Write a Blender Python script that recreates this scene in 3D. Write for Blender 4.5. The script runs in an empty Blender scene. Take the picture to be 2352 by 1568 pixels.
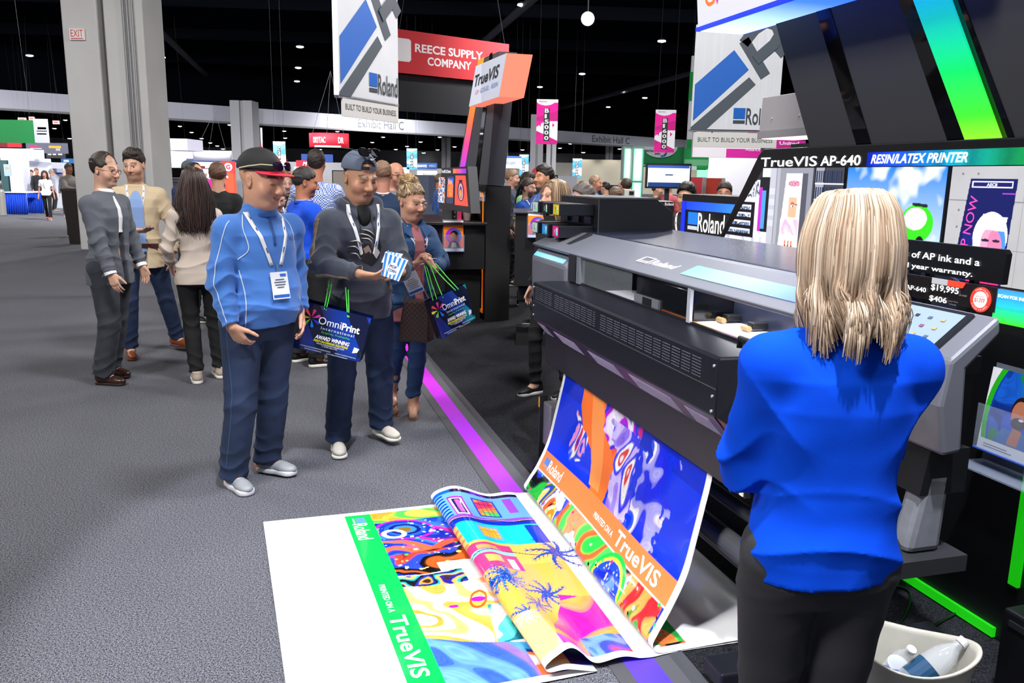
import bpy, bmesh, math, random
import numpy as np
from mathutils import Vector, Matrix
random.seed(7); RNG = np.random.default_rng(11)
SC = bpy.context.scene
COL = SC.collection
# ---------------------------------------------------------------- camera
CAM_H = 1.68; FPX = 1894.0
_p = math.radians(11.3); _r = math.radians(1.03)
FW = np.array([0, math.cos(_p), -math.sin(_p)])
_R0 = np.array([1., 0, 0]); _U0 = np.array([0, math.sin(_p), math.cos(_p)])
RT = math.cos(_r) * _R0 + math.sin(_r) * _U0
UP = -math.sin(_r) * _R0 + math.cos(_r) * _U0
CC = np.array([0, 0, CAM_H])
cam_data = bpy.data.cameras.new('camera'); cam = bpy.data.objects.new('camera', cam_data); COL.objects.link(cam)
cam_data.sensor_fit = 'HORIZONTAL'; cam_data.sensor_width = 36.0; cam_data.lens = 36.0 * FPX / 2352.0
cam_data.clip_start = 0.05; cam_data.clip_end = 400
_B = -FW
cam.matrix_world = Matrix(((RT[0], UP[0], _B[0], CC[0]), (RT[1], UP[1], _B[1], CC[1]), (RT[2], UP[2], _B[2], CC[2]), (0, 0, 0, 1)))
SC.camera = cam
cam_data.dof.use_dof = False
# ---------------------------------------------------------------- world, colour management
W = bpy.data.worlds.new('hall_air'); SC.world = W; W.use_nodes = True
W.node_tree.nodes['Background'].inputs[0].default_value = (0.66, 0.69, 0.80, 1)
W.node_tree.nodes['Background'].inputs[1].default_value = 0.42
SC.view_settings.view_transform = 'Standard'
SC.view_settings.look = 'None'
SC.view_settings.gamma = 1.0
SC.view_settings.use_curve_mapping = False
SC.view_settings.exposure = 0.25
SC.cycles.max_bounces = 5; SC.cycles.diffuse_bounces = 2; SC.cycles.glossy_bounces = 3
SC.cycles.transmission_bounces = 5; SC.cycles.transparent_max_bounces = 8
SC.cycles.caustics_reflective = False; SC.cycles.caustics_refractive = False
SC.cycles.sample_clamp_indirect = 4.0
SC.cycles.use_denoising = True
def lamp(name, kind, loc, aim, power, col=(1, 1, 1), size=1.0, spot=60, blend=.5):
 L = bpy.data.lights.new(name, kind); L.energy = power; L.color = col
 if kind == 'AREA': L.shape = 'SQUARE'; L.size = size
 elif kind == 'SPOT': L.spot_size = math.radians(spot); L.spot_blend = blend; L.shadow_soft_size = size
 else: L.shadow_soft_size = size
 o = bpy.data.objects.new(name, L); COL.objects.link(o); o.location = loc
 if aim is not None:
  o.rotation_euler = (Vector(aim) - Vector(loc)).to_track_quat('-Z', 'Y').to_euler()
 return o
# the hall's rigged flood above the aisle behind the camera, the booth's overhead spot, added fill lights, the hall's high-bay lamps
lamp('aisle_flood', 'AREA', (-4.5, -1.5, 7.0), (-1.0, 5.0, 0.8), 560, (1, .97, .93), 1.6)
lamp('booth_spot', 'SPOT', (0.6, 0.6, 6.4), (0.15, 3.15, 0), 1900, (.90, .93, 1), .10, 34, .14)
lamp('booth_fill', 'SPOT', (-1.6, 0.2, 5.6), (.35, 3.3, .35), 620, (.95, .97, 1), .12, 24, .3)  # added fill from front left, brightens the hanging print
lamp('booth_fill', 'SPOT', (2.6, -0.5, 5.5), (1.3, 3.4, 1.0), 170, (.9, .93, 1), .25, 50, .6)  # added front fill for the dark tower
_l = lamp('bay_lamp', 'AREA', (.82, 2.86, 1.30), (.80, 2.86, 1.0), 2, (.95, .96, 1), .08); _l.data.shape = 'RECTANGLE'; _l.data.size_y = .9; _l.rotation_euler = (0, 0, math.radians(16))
lamp('rear_fill', 'AREA', (4.0, 13.0, 7.5), (-0.5, 8.0, 1.0), 650, (1, .97, .94), 2.0)  # added fill from the rear, for the banners
lamp('hall_fill', 'AREA', (1.5, 3.5, 8.2), (1.5, 13, 2.5), 700, (1, .98, .96), 1.5)  # added fill for the hanging banners and the tower
for _i, (_a, _b, _p) in enumerate((((-28, 24, 7.6), (-26, 60, 2.5), 3600), ((5, 24, 7.6), (8, 70, 2.5), 3600), ((-10, 24, 7.8), (-8, 60, 2.0), 2600))):
 lamp('hall_fill', 'AREA', _a, _b, _p, (1, .98, .96), 1.5)  # added fills facing away from the camera, brighten header beam and booth fronts
for _x, _y in ((-11, 9), (-22, 22), (-9, 24), (4, 24), (16, 22), (-32, 40), (-16, 42), (-2, 44), (12, 42), (26, 40),
               (-46, 62), (-28, 66), (-10, 66), (8, 66), (26, 64), (0, 84), (-24, 86), (22, 84), (44, 70), (-60, 100), (-20, 120), (20, 120), (-45, 150), (0, 160), (40, 150), (-70, 200), (-20, 210), (30, 210), (60, 110)):
 lamp('high_bay_lamp', 'SPOT', (_x, _y, 8.15), (_x, _y, 0), 1500 if _y < 30 else 5200 if _y < 95 else 16000, (1, .98, .95), .22, 168, .5)
# ---------------------------------------------------------------- pixel helpers (a pixel of the photo + a known plane -> a place in the hall)
def ray(u, v): return FPX * FW + RT * (u - 1176) - UP * (v - 784)
def G(u, v, z=0.0):
 d = ray(u, v); return CC + d * (z - CAM_H) / d[2]
def D(u, v, Y):
 d = ray(u, v); return CC + d * Y / d[1]
DS = np.array([.2770, -.9609, 0]); DN = np.array([.9609, .2770, 0]); A0 = np.array([.11, 4.43, 0])
BROT = math.atan2(-.9609, .2770)
def BW(s, t, z=0.0): return A0 + s * DS + t * DN + np.array([0, 0, z])
def ST(P): q = np.asarray(P) - A0; return np.array([q @ DS, q @ DN, P[2]])
def PT(u, v, t):
 r_ = ray(u, v); k = (t - (CC - A0) @ DN) / (r_ @ DN); return ST(CC + k * r_)
def PS(u, v, s):
 r_ = ray(u, v); k = (s - (CC - A0) @ DS) / (r_ @ DS); return ST(CC + k * r_)
# ---------------------------------------------------------------- materials
def lin(h):
 if isinstance(h, str):
  h = h.lstrip('#'); c = [int(h[i:i + 2], 16) / 255 for i in (0, 2, 4)]
  return tuple(x / 12.92 if x <= .04045 else ((x + .055) / 1.055) ** 2.4 for x in c)
 return tuple(h)
MATS = {}
def mat(hexc=None, rough=.55, metal=0., emit=0., bump=None, vcol=False, noise=None, alpha=1., trans=0., coat=0., name=None, emcol=None, sheen=0., spec=.5):
 key = (hexc, rough, metal, emit, bump, vcol, noise, alpha, trans, coat, emcol, sheen, spec)
 if key in MATS: return MATS[key]
 m = bpy.data.materials.new(name or 'paint'); m.use_nodes = True
 nt = m.node_tree; b = nt.nodes['Principled BSDF']; I = b.inputs
 c = lin(hexc) if hexc else (.8, .8, .8)
 I['Base Color'].default_value = (*c, 1); I['Roughness'].default_value = rough; I['Metallic'].default_value = metal
 I['Specular IOR Level'].default_value = spec
 src = None
 if vcol:
  a = nt.nodes.new('ShaderNodeAttribute'); a.attribute_name = 'Col'; src = a.outputs['Color']
 tc = None
 def coord():
  nonlocal tc
  if tc is None: tc = nt.nodes.new('ShaderNodeTexCoord')
  return tc.outputs['Object']
 if noise:   # (scale, amount[, stretch])
  n_ = nt.nodes.new('ShaderNodeTexNoise'); n_.inputs['Scale'].default_value = noise[0]; n_.inputs['Detail'].default_value = 3
  mp = nt.nodes.new('ShaderNodeMapping'); nt.links.new(coord(), mp.inputs[0])
  if len(noise) > 2: mp.inputs['Scale'].default_value = noise[2]
  nt.links.new(mp.outputs[0], n_.inputs['Vector'])
  mr = nt.nodes.new('ShaderNodeMapRange'); mr.inputs[1].default_value = .3; mr.inputs[2].default_value = .7
  mr.inputs[3].default_value = 1 - noise[1]; mr.inputs[4].default_value = 1 + noise[1]
  nt.links.new(n_.outputs['Fac'], mr.inputs[0])
  mx = nt.nodes.new('ShaderNodeVectorMath'); mx.operation = 'SCALE'
  if src: nt.links.new(src, mx.inputs[0])
  else: mx.inputs[0].default_value = c
  nt.links.new(mr.outputs[0], mx.inputs['Scale']); src = mx.outputs[0]
 if src: nt.links.new(src, I['Base Color'])
 if bump:    # (scale, strength, distance[, stretch])
  n_ = nt.nodes.new('ShaderNodeTexNoise'); n_.inputs['Scale'].default_value = bump[0]; n_.inputs['Detail'].default_value = 4
  mp = nt.nodes.new('ShaderNodeMapping'); nt.links.new(coord(), mp.inputs[0])
  if len(bump) > 3: mp.inputs['Scale'].default_value = bump[3]
  nt.links.new(mp.outputs[0], n_.inputs['Vector'])
  bp = nt.nodes.new('ShaderNodeBump'); bp.inputs['Strength'].default_value = bump[1]; bp.inputs['Distance'].default_value = bump[2]
  nt.links.new(n_.outputs['Fac'], bp.inputs['Height']); nt.links.new(bp.outputs[0], I['Normal'])
 if emit:
  I['Emission Strength'].default_value = emit
  I['Emission Color'].default_value = (*(lin(emcol) if emcol else c), 1)
  if src and not emcol: nt.links.new(src, I['Emission Color'])
 if alpha < 1: I['Alpha'].default_value = alpha
 if trans: I['Transmission Weight'].default_value = trans
 if coat: I['Coat Weight'].default_value = coat
 if sheen: I['Sheen Weight'].default_value = sheen
 MATS[key] = m; return m
# ---------------------------------------------------------------- object helpers
def tag(o, label=None, cat=None, group=None, kind=None):
 if label: o['label'] = label
 if cat: o['category'] = cat
 if group: o['group'] = group
 if kind: o['kind'] = kind
 return o
def mesh_obj(name, V, F, m=None, parent=None, smooth=False, col=None, loc=None):
 me = bpy.data.meshes.new(name)
 V = np.asarray(V, float)
 if isinstance(F, np.ndarray):
  nf, k = F.shape
  me.vertices.add(len(V)); me.vertices.foreach_set('co', V.ravel())
  me.loops.add(nf * k); me.loops.foreach_set('vertex_index', F.ravel().astype(np.int32))
  me.polygons.add(nf); me.polygons.foreach_set('loop_start', np.arange(0, nf * k, k, dtype=np.int32))
  me.update(calc_edges=True)
 else:
  me.from_pydata(V.tolist(), [], F); me.update()
 if smooth: me.polygons.foreach_set('use_smooth', [True] * len(me.polygons))
 if col is not None:
  ca = me.color_attributes.new('Col', 'FLOAT_COLOR', 'POINT')
  c4 = np.ones((len(V), 4), np.float32); c4[:, :3] = col; ca.data.foreach_set('color', c4.ravel())
 if m: me.materials.append(m)
 o = bpy.data.objects.new(name, me); COL.objects.link(o)
 if parent: o.parent = parent
 if loc is not None: o.location = loc
 return o
def empty(name, label, cat, loc, rz=0., group=None, kind=None):
 o = bpy.data.objects.new(name, None); COL.objects.link(o); o.location = tuple(loc); o.rotation_euler = (0, 0, rz)
 o.empty_display_size = .05
 return tag(o, label, cat, group, kind)
def bevel(o, w=.004, seg=2):
 b = o.modifiers.new('bevel', 'BEVEL'); b.width = w; b.segments = seg; b.limit_method = 'ANGLE'; b.angle_limit = math.radians(40)
 return o
class MB:
 """collects shapes; .build links them as one mesh object"""
 def __init__(s, org=(0, 0, 0)): s.V = []; s.F = []; s.o = np.array(org, float)
 def add(s, V, F):
  n = len(s.V); s.V += [tuple(np.asarray(v, float) - s.o) for v in V]; s.F += [[i + n for i in f] for f in F]; return s
 def box(s, a, b):
  x0, y0, z0 = np.minimum(a, b); x1, y1, z1 = np.maximum(a, b)
  return s.add([(x0, y0, z0), (x1, y0, z0), (x1, y1, z0), (x0, y1, z0), (x0, y0, z1), (x1, y0, z1), (x1, y1, z1), (x0, y1, z1)],
                     [(0, 3, 2, 1), (4, 5, 6, 7), (0, 1, 5, 4), (1, 2, 6, 5), (2, 3, 7, 6), (3, 0, 4, 7)])
 def hexa(s, P):  # 4 base + 4 top points
  return s.add(P, [(0, 3, 2, 1), (4, 5, 6, 7), (0, 1, 5, 4), (1, 2, 6, 5), (2, 3, 7, 6), (3, 0, 4, 7)])
 def slab(s, poly, off):  # polygon (3d pts) extruded by vector off
  n = len(poly); off = np.asarray(off, float)
  P = [np.asarray(p, float) for p in poly] + [np.asarray(p, float) + off for p in poly]
  return s.add(P, [list(range(n))[::-1], list(range(n, 2 * n))] + [[i, (i + 1) % n, n + (i + 1) % n, n + i] for i in range(n)])
 def prof(s, pts, x0, x1, ax=0):  # profile (y,z) extruded in x
  mk = (lambda x, p: (x, p[0], p[1])) if ax == 0 else (lambda x, p: (p[0], x, p[1]))
  n = len(pts)
  return s.add([mk(x0, p) for p in pts] + [mk(x1, p) for p in pts],
                     [list(range(n)), list(range(n, 2 * n))[::-1]] + [[i, n + i, n + (i + 1) % n, (i + 1) % n] for i in range(n)])
 def tube(s, path, r, n=8, closed=False, flat=None):
  path = [np.asarray(p, float) for p in path]; m = len(path); rr = r if hasattr(r, '__len__') else [r] * m
  V = []; up = None
  for i, p in enumerate(path):
   t = path[min(i + 1, m - 1)] - path[max(i - 1, 0)]; t = t / (np.linalg.norm(t) + 1e-12)
   if up is None: up = np.array([0, 0, 1.]) if abs(t[2]) < .9 else np.array([1., 0, 0])
   a = np.cross(t, up); a /= np.linalg.norm(a) + 1e-12; b = np.cross(a, t); up = b
   for j in range(n):
    th = 2 * math.pi * j / n
    V.append(p + rr[i] * (math.cos(th) * a * (flat or 1) + math.sin(th) * b))
  F = [[i * n + j, i * n + (j + 1) % n, (i + 1) * n + (j + 1) % n, (i + 1) * n + j] for i in range(m - 1) for j in range(n)]
  F += [list(range(n))[::-1], list(range((m - 1) * n, m * n))]
  return s.add(V, F)
 def cyl(s, a, b, r, n=20, r2=None): return s.tube([a, b], [r, r if r2 is None else r2], n)
 def lathe(s, prof, c, n=32, sx=1, sy=1):
  V = [(c[0] + r * sx * math.cos(2 * math.pi * j / n), c[1] + r * sy * math.sin(2 * math.pi * j / n), c[2] + z) for r, z in prof for j in range(n)]
  m = len(prof)
  F = [[i * n + j, i * n + (j + 1) % n, (i + 1) * n + (j + 1) % n, (i + 1) * n + j] for i in range(m - 1) for j in range(n)]
  F += [list(range(n))[::-1], list(range((m - 1) * n, m * n))]
  return s.add(V, F)
 def build(s, name, m, parent=None, smooth=False, bev=0, col=None, loc=None):
  o = mesh_obj(name, s.V, s.F, m, parent, smooth, col, loc)
  if bev: bevel(o, bev)
  return o
def text(name, body, O, X, Y, m, parent=None, w=None, h=None, ext=.0008, shear=0., bold=0., space=1., fit=True):
 """text in the plane of unit-ish vectors X (reading direction) and Y (up); O is its lower left corner; fitted to width w and height h"""
 cu = bpy.data.curves.new(name, 'FONT'); cu.body = body; cu.extrude = 0; cu.shear = shear; cu.offset = bold; cu.space_character = space
 cu.resolution_u = 3
 t = bpy.data.objects.new(name, cu)
 me = bpy.data.meshes.new_from_object(t); bpy.data.objects.remove(t); bpy.data.curves.remove(cu)
 n = len(me.vertices); co = np.zeros(n * 3); me.vertices.foreach_get('co', co); co = co.reshape(-1, 3)
 if n == 0: return None
 lo = co.min(0); hi = co.max(0); sz = np.maximum(hi - lo, 1e-6)
 if w and h: sx, sy = w / sz[0], h / sz[1]
 elif h: sx = sy = h / sz[1]
 else: sx = sy = w / sz[0]
 X = np.asarray(X, float); X = X / np.linalg.norm(X); Y = np.asarray(Y, float); Y = Y / np.linalg.norm(Y)
 N = np.cross(X, Y); N /= np.linalg.norm(N)
 a = (co[:, 0] - lo[0]) * sx; b = (co[:, 1] - lo[1]) * sy
 F = [list(p.vertices) for p in me.polygons]
 bpy.data.meshes.remove(me)
 if callable(O): V = O(a, b); nv = len(V)
 else: V = np.asarray(O, float) + a[:, None] * X + b[:, None] * Y + N * ext
 return mesh_obj(name, V, F, m, parent)
def flat(name, pts, m, parent=None, off=.001, th=.001, org=(0, 0, 0)):
 """a thin applied panel from planar points (counter-clockwise as seen), raised off its base along its normal"""
 P = [np.asarray(p, float) for p in pts]; N = np.cross(P[1] - P[0], P[2] - P[0]); N /= np.linalg.norm(N)
 return MB(org).slab([p + N * off for p in P], N * th).build(name, m, parent)
def gradient_strip(name, P0, P1, U, cols, m, parent=None, n=24, th=.001, org=(0, 0, 0)):
 """thin strip from P0 to P1, width vector U, vertex coloured along its length"""
 P0, P1, U = (np.asarray(a, float) for a in (P0, P1, U)); N = np.cross(P1 - P0, U); N = N / np.linalg.norm(N) * th
 V = []; C = []; F = []
 cl = [np.array(lin(c)) for c in cols]
 for i in range(n + 1):
  f = i / n; x = f * (len(cl) - 1); k = min(int(x), len(cl) - 2); c = cl[k] * (1 - x + k) + cl[k + 1] * (x - k)
  p = P0 + (P1 - P0) * f
  V += [p + N, p + U + N, p, p + U]; C += [c] * 4
 for i in range(n):
  a = 4 * i; b = a + 4
  F += [[a, b, b + 1, a + 1], [a, a + 2, b + 2, b], [a + 1, b + 1, b + 3, a + 3]]
 return mesh_obj(name, np.array(V) - np.asarray(org), F, m, parent, col=np.array(C))
# ================================================================ signed-distance modelling (bodies, clothes, hair)
def _sm(a, b, k):
 h = np.maximum(k - np.abs(a - b), 0) / k; return np.minimum(a, b) - h * h * k * .25
class S:
 def __init__(s): s.p = []; s.wr = None; s.planes = []
 def cap(s, a, b, ra, rb=None, k=.02, op=0, fl=False, sq=None):
  a = np.asarray(a, float); b = np.asarray(b, float); rb = ra if rb is None else rb; R = max(ra, rb)
  s.p.append(('c', (a, b, ra, rb, fl), np.minimum(a, b) - R, np.maximum(a, b) + R, k, op)); return s
 def ell(s, c, r, k=.02, op=0, M=None):
  c = np.asarray(c, float); r = np.asarray(r, float); R = r.max() if M is not None else r
  s.p.append(('e', (c, r, M), c - R, c + R, k, op)); return s
 def stack(s, rows, k=.03, pw=2.4, op=0):
  A = np.array(rows, float); lo = np.array([(A[:, 1] - A[:, 3]).min(), (A[:, 2] - A[:, 4]).min(), A[0, 0]])
  hi = np.array([(A[:, 1] + A[:, 3]).max(), (A[:, 2] + A[:, 4]).max(), A[-1, 0]])
  s.p.append(('s', (A, pw), lo, hi, k, op)); return s
 def box(s, c, h, r=.01, k=.01, op=0, M=None):
  c = np.asarray(c, float); h = np.asarray(h, float); R = np.linalg.norm(h) if M is not None else h
  s.p.append(('b', (c, h, r, M), c - R, c + R, k, op)); return s
 def half(s, n, c, k=.006):   # keep where n.p < c
  s.planes.append((np.asarray(n, float), c, k)); return s
 def bounds(s):
  L = [q for q in s.p if q[5] == 0]
  return np.min([q[2] for q in L], 0), np.max([q[3] for q in L], 0)
 def ev(s, P, hb=0.):
  """P (K,M,3): blocks of points; hb the half size of a block"""
  P = np.asarray(P, float); single = P.ndim == 2
  if single: P = P[:, None, :]
  d = np.full(P.shape[:2], 1.0); ctr = P.mean(1) if hb else P[:, 0]
  for ty, a, lo, hi, k, op in s.p:
   pad = k + hb + .004
   m = np.all((ctr > lo - pad) & (ctr < hi + pad), axis=1)
   if not m.any(): continue
   q = P[m]
   if ty == 'c':
    A, B, ra, rb, fl = a; ab = B - A; L2 = ab @ ab + 1e-12; tt = ((q - A) @ ab) / L2; t = np.clip(tt, 0, 1)
    e = np.linalg.norm(q - A - t[..., None] * ab, axis=-1) - (ra + (rb - ra) * t)
    if fl: e = np.maximum(e, (tt - 1) * math.sqrt(L2))
   elif ty == 'e':
    c, r, M = a; w = q - c
    if M is not None: w = w @ M
    k0 = np.linalg.norm(w / r, axis=-1); k1 = np.linalg.norm(w / (r * r), axis=-1) + 1e-9; e = k0 * (k0 - 1) / k1
   elif ty == 's':
    A, pw = a; z = np.clip(q[..., 2], A[0, 0], A[-1, 0])
    cx, cy, rx, ry = (np.interp(z, A[:, 0], A[:, i]) for i in (1, 2, 3, 4))
    u = np.abs(q[..., 0] - cx) / rx; v = np.abs(q[..., 1] - cy) / ry
    e = ((u ** pw + v ** pw + 1e-12) ** (1 / pw) - 1) * np.minimum(rx, ry)
    e = np.maximum(e, np.maximum(A[0, 0] - q[..., 2], q[..., 2] - A[-1, 0]))
   else:
    c, h, r, M = a; w = q - c
    if M is not None: w = w @ M
    w = np.abs(w) - (h - r); e = np.linalg.norm(np.maximum(w, 0), axis=-1) + np.minimum(w.max(-1), 0) - r
   if op == 0: d[m] = _sm(d[m], e, k)
   else: d[m] = -_sm(-d[m], e, k)
  for nn, c, k in s.planes:
   d = -_sm(-d, -(P @ nn - c), k)
  if s.wr is not None:
   m = np.abs(d) < .05 + hb
   if m.any(): d[m] = d[m] - s.wr(P[m])
  return d[:, 0] if single else d
 def hit(s, A, B, n=18, it=12):
  """first surface point going from A (outside) to B; arrays (N,3)"""
  A = np.atleast_2d(np.asarray(A, float)); B = np.atleast_2d(np.asarray(B, float))
  lo = np.zeros(len(A)); hi = np.ones(len(A)); found = np.zeros(len(A), bool)
  for i in range(n + 1):
   t = i / n; d = s.ev(A + (B - A) * t); new = (d < 0) & ~found
   hi[new] = t; found |= new
   up = ~found; lo[up] = t
  for _ in range(it):
   m = (lo + hi) / 2; d = s.ev(A + (B - A) * m[:, None]); ins = d < 0
   hi = np.where(ins, m, hi); lo = np.where(ins, lo, m)
  return A + (B - A) * hi[:, None]
def polygonize(sd, h):
 lo, hi = sd.bounds(); lo = lo - 3 * h; hi = hi + 3 * h
 NB = 8; H = h * NB; n = np.ceil((hi - lo) / H).astype(int) + 1
 ii = np.stack(np.meshgrid(*[np.arange(x) for x in n], indexing='ij'), -1).reshape(-1, 3)
 ctr = lo + (ii + .5) * H
 dc = sd.ev(ctr[:, None, :], hb=H / 2 + 1e-6)[:, 0]
 act = np.abs(dc) < H * .87 * 1.35 + .012
 Vd = np.empty(tuple(n * NB), np.float32)
 V6 = Vd.reshape(n[0], NB, n[1], NB, n[2], NB)
 sg = np.where(dc < 0, -1., 1.).reshape(n)
 V6[:] = sg[:, None, :, None, :, None]
 loc = np.stack(np.meshgrid(*[np.arange(NB)] * 3, indexing='ij'), -1).reshape(-1, 3) * h
 ia = ii[act]
 for c0 in range(0, len(ia), 1500):
  b = ia[c0:c0 + 1500]; P = lo + (b * H)[:, None, :] + loc[None]
  d = sd.ev(P, hb=H / 2 + 1e-6).reshape(-1, NB, NB, NB)
  V6[b[:, 0], :, b[:, 1], :, b[:, 2], :] = d
 s = Vd < 0
 cnt = np.zeros(tuple(np.array(s.shape) - 1), np.uint8)
 OFF = [(a, b, c) for a in (0, 1) for b in (0, 1) for c in (0, 1)]
 X, Y, Z = cnt.shape
 for a, b, c in OFF: cnt += s[a:a + X, b:b + Y, c:c + Z]
 cells = np.argwhere((cnt > 0) & (cnt < 8))
 acc = np.zeros((len(cells), 3)); num = np.zeros(len(cells))
 for o0 in OFF:
  for ax in range(3):
   if o0[ax]: continue
   o1 = list(o0); o1[ax] = 1
   v0 = Vd[cells[:, 0] + o0[0], cells[:, 1] + o0[1], cells[:, 2] + o0[2]].astype(float)
   v1 = Vd[cells[:, 0] + o1[0], cells[:, 1] + o1[1], cells[:, 2] + o1[2]].astype(float)
   m = (v0 < 0) != (v1 < 0); t = np.where(m, v0 / np.where(m, v0 - v1, 1), 0)
   p = np.tile(np.array(o0, float), (len(cells), 1)); p[:, ax] += t
   acc[m] += p[m]; num[m] += 1
 pts = lo + (cells + acc / num[:, None]) * h
 ids = np.full(cnt.shape, -1, np.int32); ids[cells[:, 0], cells[:, 1], cells[:, 2]] = np.arange(len(cells))
 F = []
 for ax in range(3):
  a0 = [slice(1, -1)] * 3; a1 = [slice(1, -1)] * 3
  a0[ax] = slice(0, -1); a1[ax] = slice(1, None)
  A = s[tuple(a0)]; B = s[tuple(a1)]
  base = np.array([1, 1, 1]); base[ax] = 0
  e = np.argwhere(A != B); fl = A[e[:, 0], e[:, 1], e[:, 2]]; e = e + base
  u, w = [(1, 2), (2, 0), (0, 1)][ax]
  q = []
  for du, dw in ((-1, -1), (0, -1), (0, 0), (-1, 0)):
   f = e.copy(); f[:, u] += du; f[:, w] += dw; q.append(ids[f[:, 0], f[:, 1], f[:, 2]])
  q = np.stack(q, 1); q = q[(q >= 0).all(1)] if False else q
  q[~fl] = q[~fl][:, ::-1]; F.append(q)
 F = np.concatenate(F); F = F[(F >= 0).all(1)]
 return pts, F
def sobj(name, sd, h, m, parent=None, colf=None):
 V, F = polygonize(sd, h)
 return mesh_obj(name, V, F, m, parent, smooth=True, col=None if colf is None else colf(V))
def wav(p, k, ph=0.):   # cheap 3d wave noise
 x, y, z = p[..., 0], p[..., 1], p[..., 2]
 return (np.sin(k * (x * 1.0 + z * .6) + 1.3 * np.sin(k * .7 * y + ph) + ph) + np.sin(k * (y * 1.1 - z * .8) + 1.1 * np.sin(k * .6 * x + 2 * ph)) + np.sin(k * (z * 1.2 + x * .3 - y * .4) + ph * 3)) / 3
def cr(x): return 1.2 - 2.4 * np.abs(np.sin(x * .5)) ** .7
def nrm(v): v = np.asarray(v, float); return v / (np.linalg.norm(v) + 1e-12)
def rotz(a): c, s_ = math.cos(a), math.sin(a); return np.array([[c, -s_, 0], [s_, c, 0], [0, 0, 1.]])
def rotx(a): c, s_ = math.cos(a), math.sin(a); return np.array([[1., 0, 0], [0, c, -s_], [0, s_, c]])
def roty(a): c, s_ = math.cos(a), math.sin(a); return np.array([[c, 0, s_], [0, 1., 0], [-s_, 0, c]])
def ik(Sh, Wr, l1, l2, pole):
 Sh, Wr = np.asarray(Sh, float), np.asarray(Wr, float); v = Wr - Sh; L = np.linalg.norm(v)
 if L > l1 + l2 - 1e-3: Wr = Sh + v / L * (l1 + l2 - 1e-3); v = Wr - Sh; L = np.linalg.norm(v)
 u = v / L; a = (l1 * l1 - l2 * l2 + L * L) / (2 * L); hgt = math.sqrt(max(l1 * l1 - a * a, 0))
 p = np.asarray(pole, float); p = p - (p @ u) * u
 return Sh + u * a + nrm(p) * hgt, Wr
# ================================================================ people
def head_sdf(sd, hc, R, hs=1., face=1., fine=True, lid=0., smile=0., chub=0., nose=1., earless=False):
 T = lambda p: np.asarray(hc) + R @ (np.array(p, float) * hs)
 E = lambda c, r, k=.02, op=0, M=None: sd.ell(T(c), np.array(r) * hs, k * hs, op, R if M is None else R @ M)
 Cc = lambda a, b, ra, rb=None, k=.02, op=0: sd.cap(T(a), T(b), ra * hs, None if rb is None else rb * hs, k * hs, op)
 E((0, .018, .030), (.0765, .096, .088)); E((0, -.018, -.026), (.066 + chub * .010, .071, .076), .03)
 E((0, -.020, -.070), (.055 + chub * .016, .057, .045), .03); E((0, -.066, -.098), (.029 + chub * .01, .020, .019), .028)
 if chub: E((0, -.02, -.105), (.058, .05, .035), .03)
 if not fine:
  E((0, -.098, -.024), (.012, .018, .022), .015)
  for sx in (-1, 1): E((sx * .079, .008, -.010), (.010, .018, .029), .006)
  return
 for sx in (-1, 1):
  E((sx * .040, -.056, -.036), (.027 + chub * .006, .026, .026), .03)
  E((sx * .032, -.099, -.002), (.018, .015, .0115), .014, 1)
  E((sx * .0315, -.0715, -.001), (.0150, .0135, .0128), .005)
  if lid < .9: E((sx * .0320, -.0865, -.0035 - lid * .004), (.0125, .0042, .0050 * (1 - lid) + .0012), .002, 1)
  Cc((sx * .016, -.086, .019), (sx * .047, -.076, .021), .0078, .006, .016)
  if not earless:
   E((sx * .0800, .010, -.010), (.0085, .0185, .031), .006, 0, rotx(-.15) @ rotz(sx * .35))
   E((sx * .0885, .004, -.008), (.0060, .0095, .017), .004, 1)
  E((sx * .0125 * nose, -.0985, -.0385), (.0085, .0100, .0075), .008)
  Cc((sx * .0260, -.0800, -.0700 + smile * .008), (sx * .008, -.0900, -.0640), .0040, .0052, .007)
 Cc((0, -.084, .010), (0, -.1095 - .003 * (nose - 1), -.033), .0085 * nose, .0125 * nose, .012)
 Cc((-.018, -.0845, -.0745 + smile * .003), (.018, -.0845, -.0745 + smile * .003), .0058, None, .008)
 for sx in (-1, 1): Cc((0, -.0985, -.0685), (sx * .026, -.0890, -.0695 + smile * .008), .0016, .0012, .0035, 1)
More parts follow.
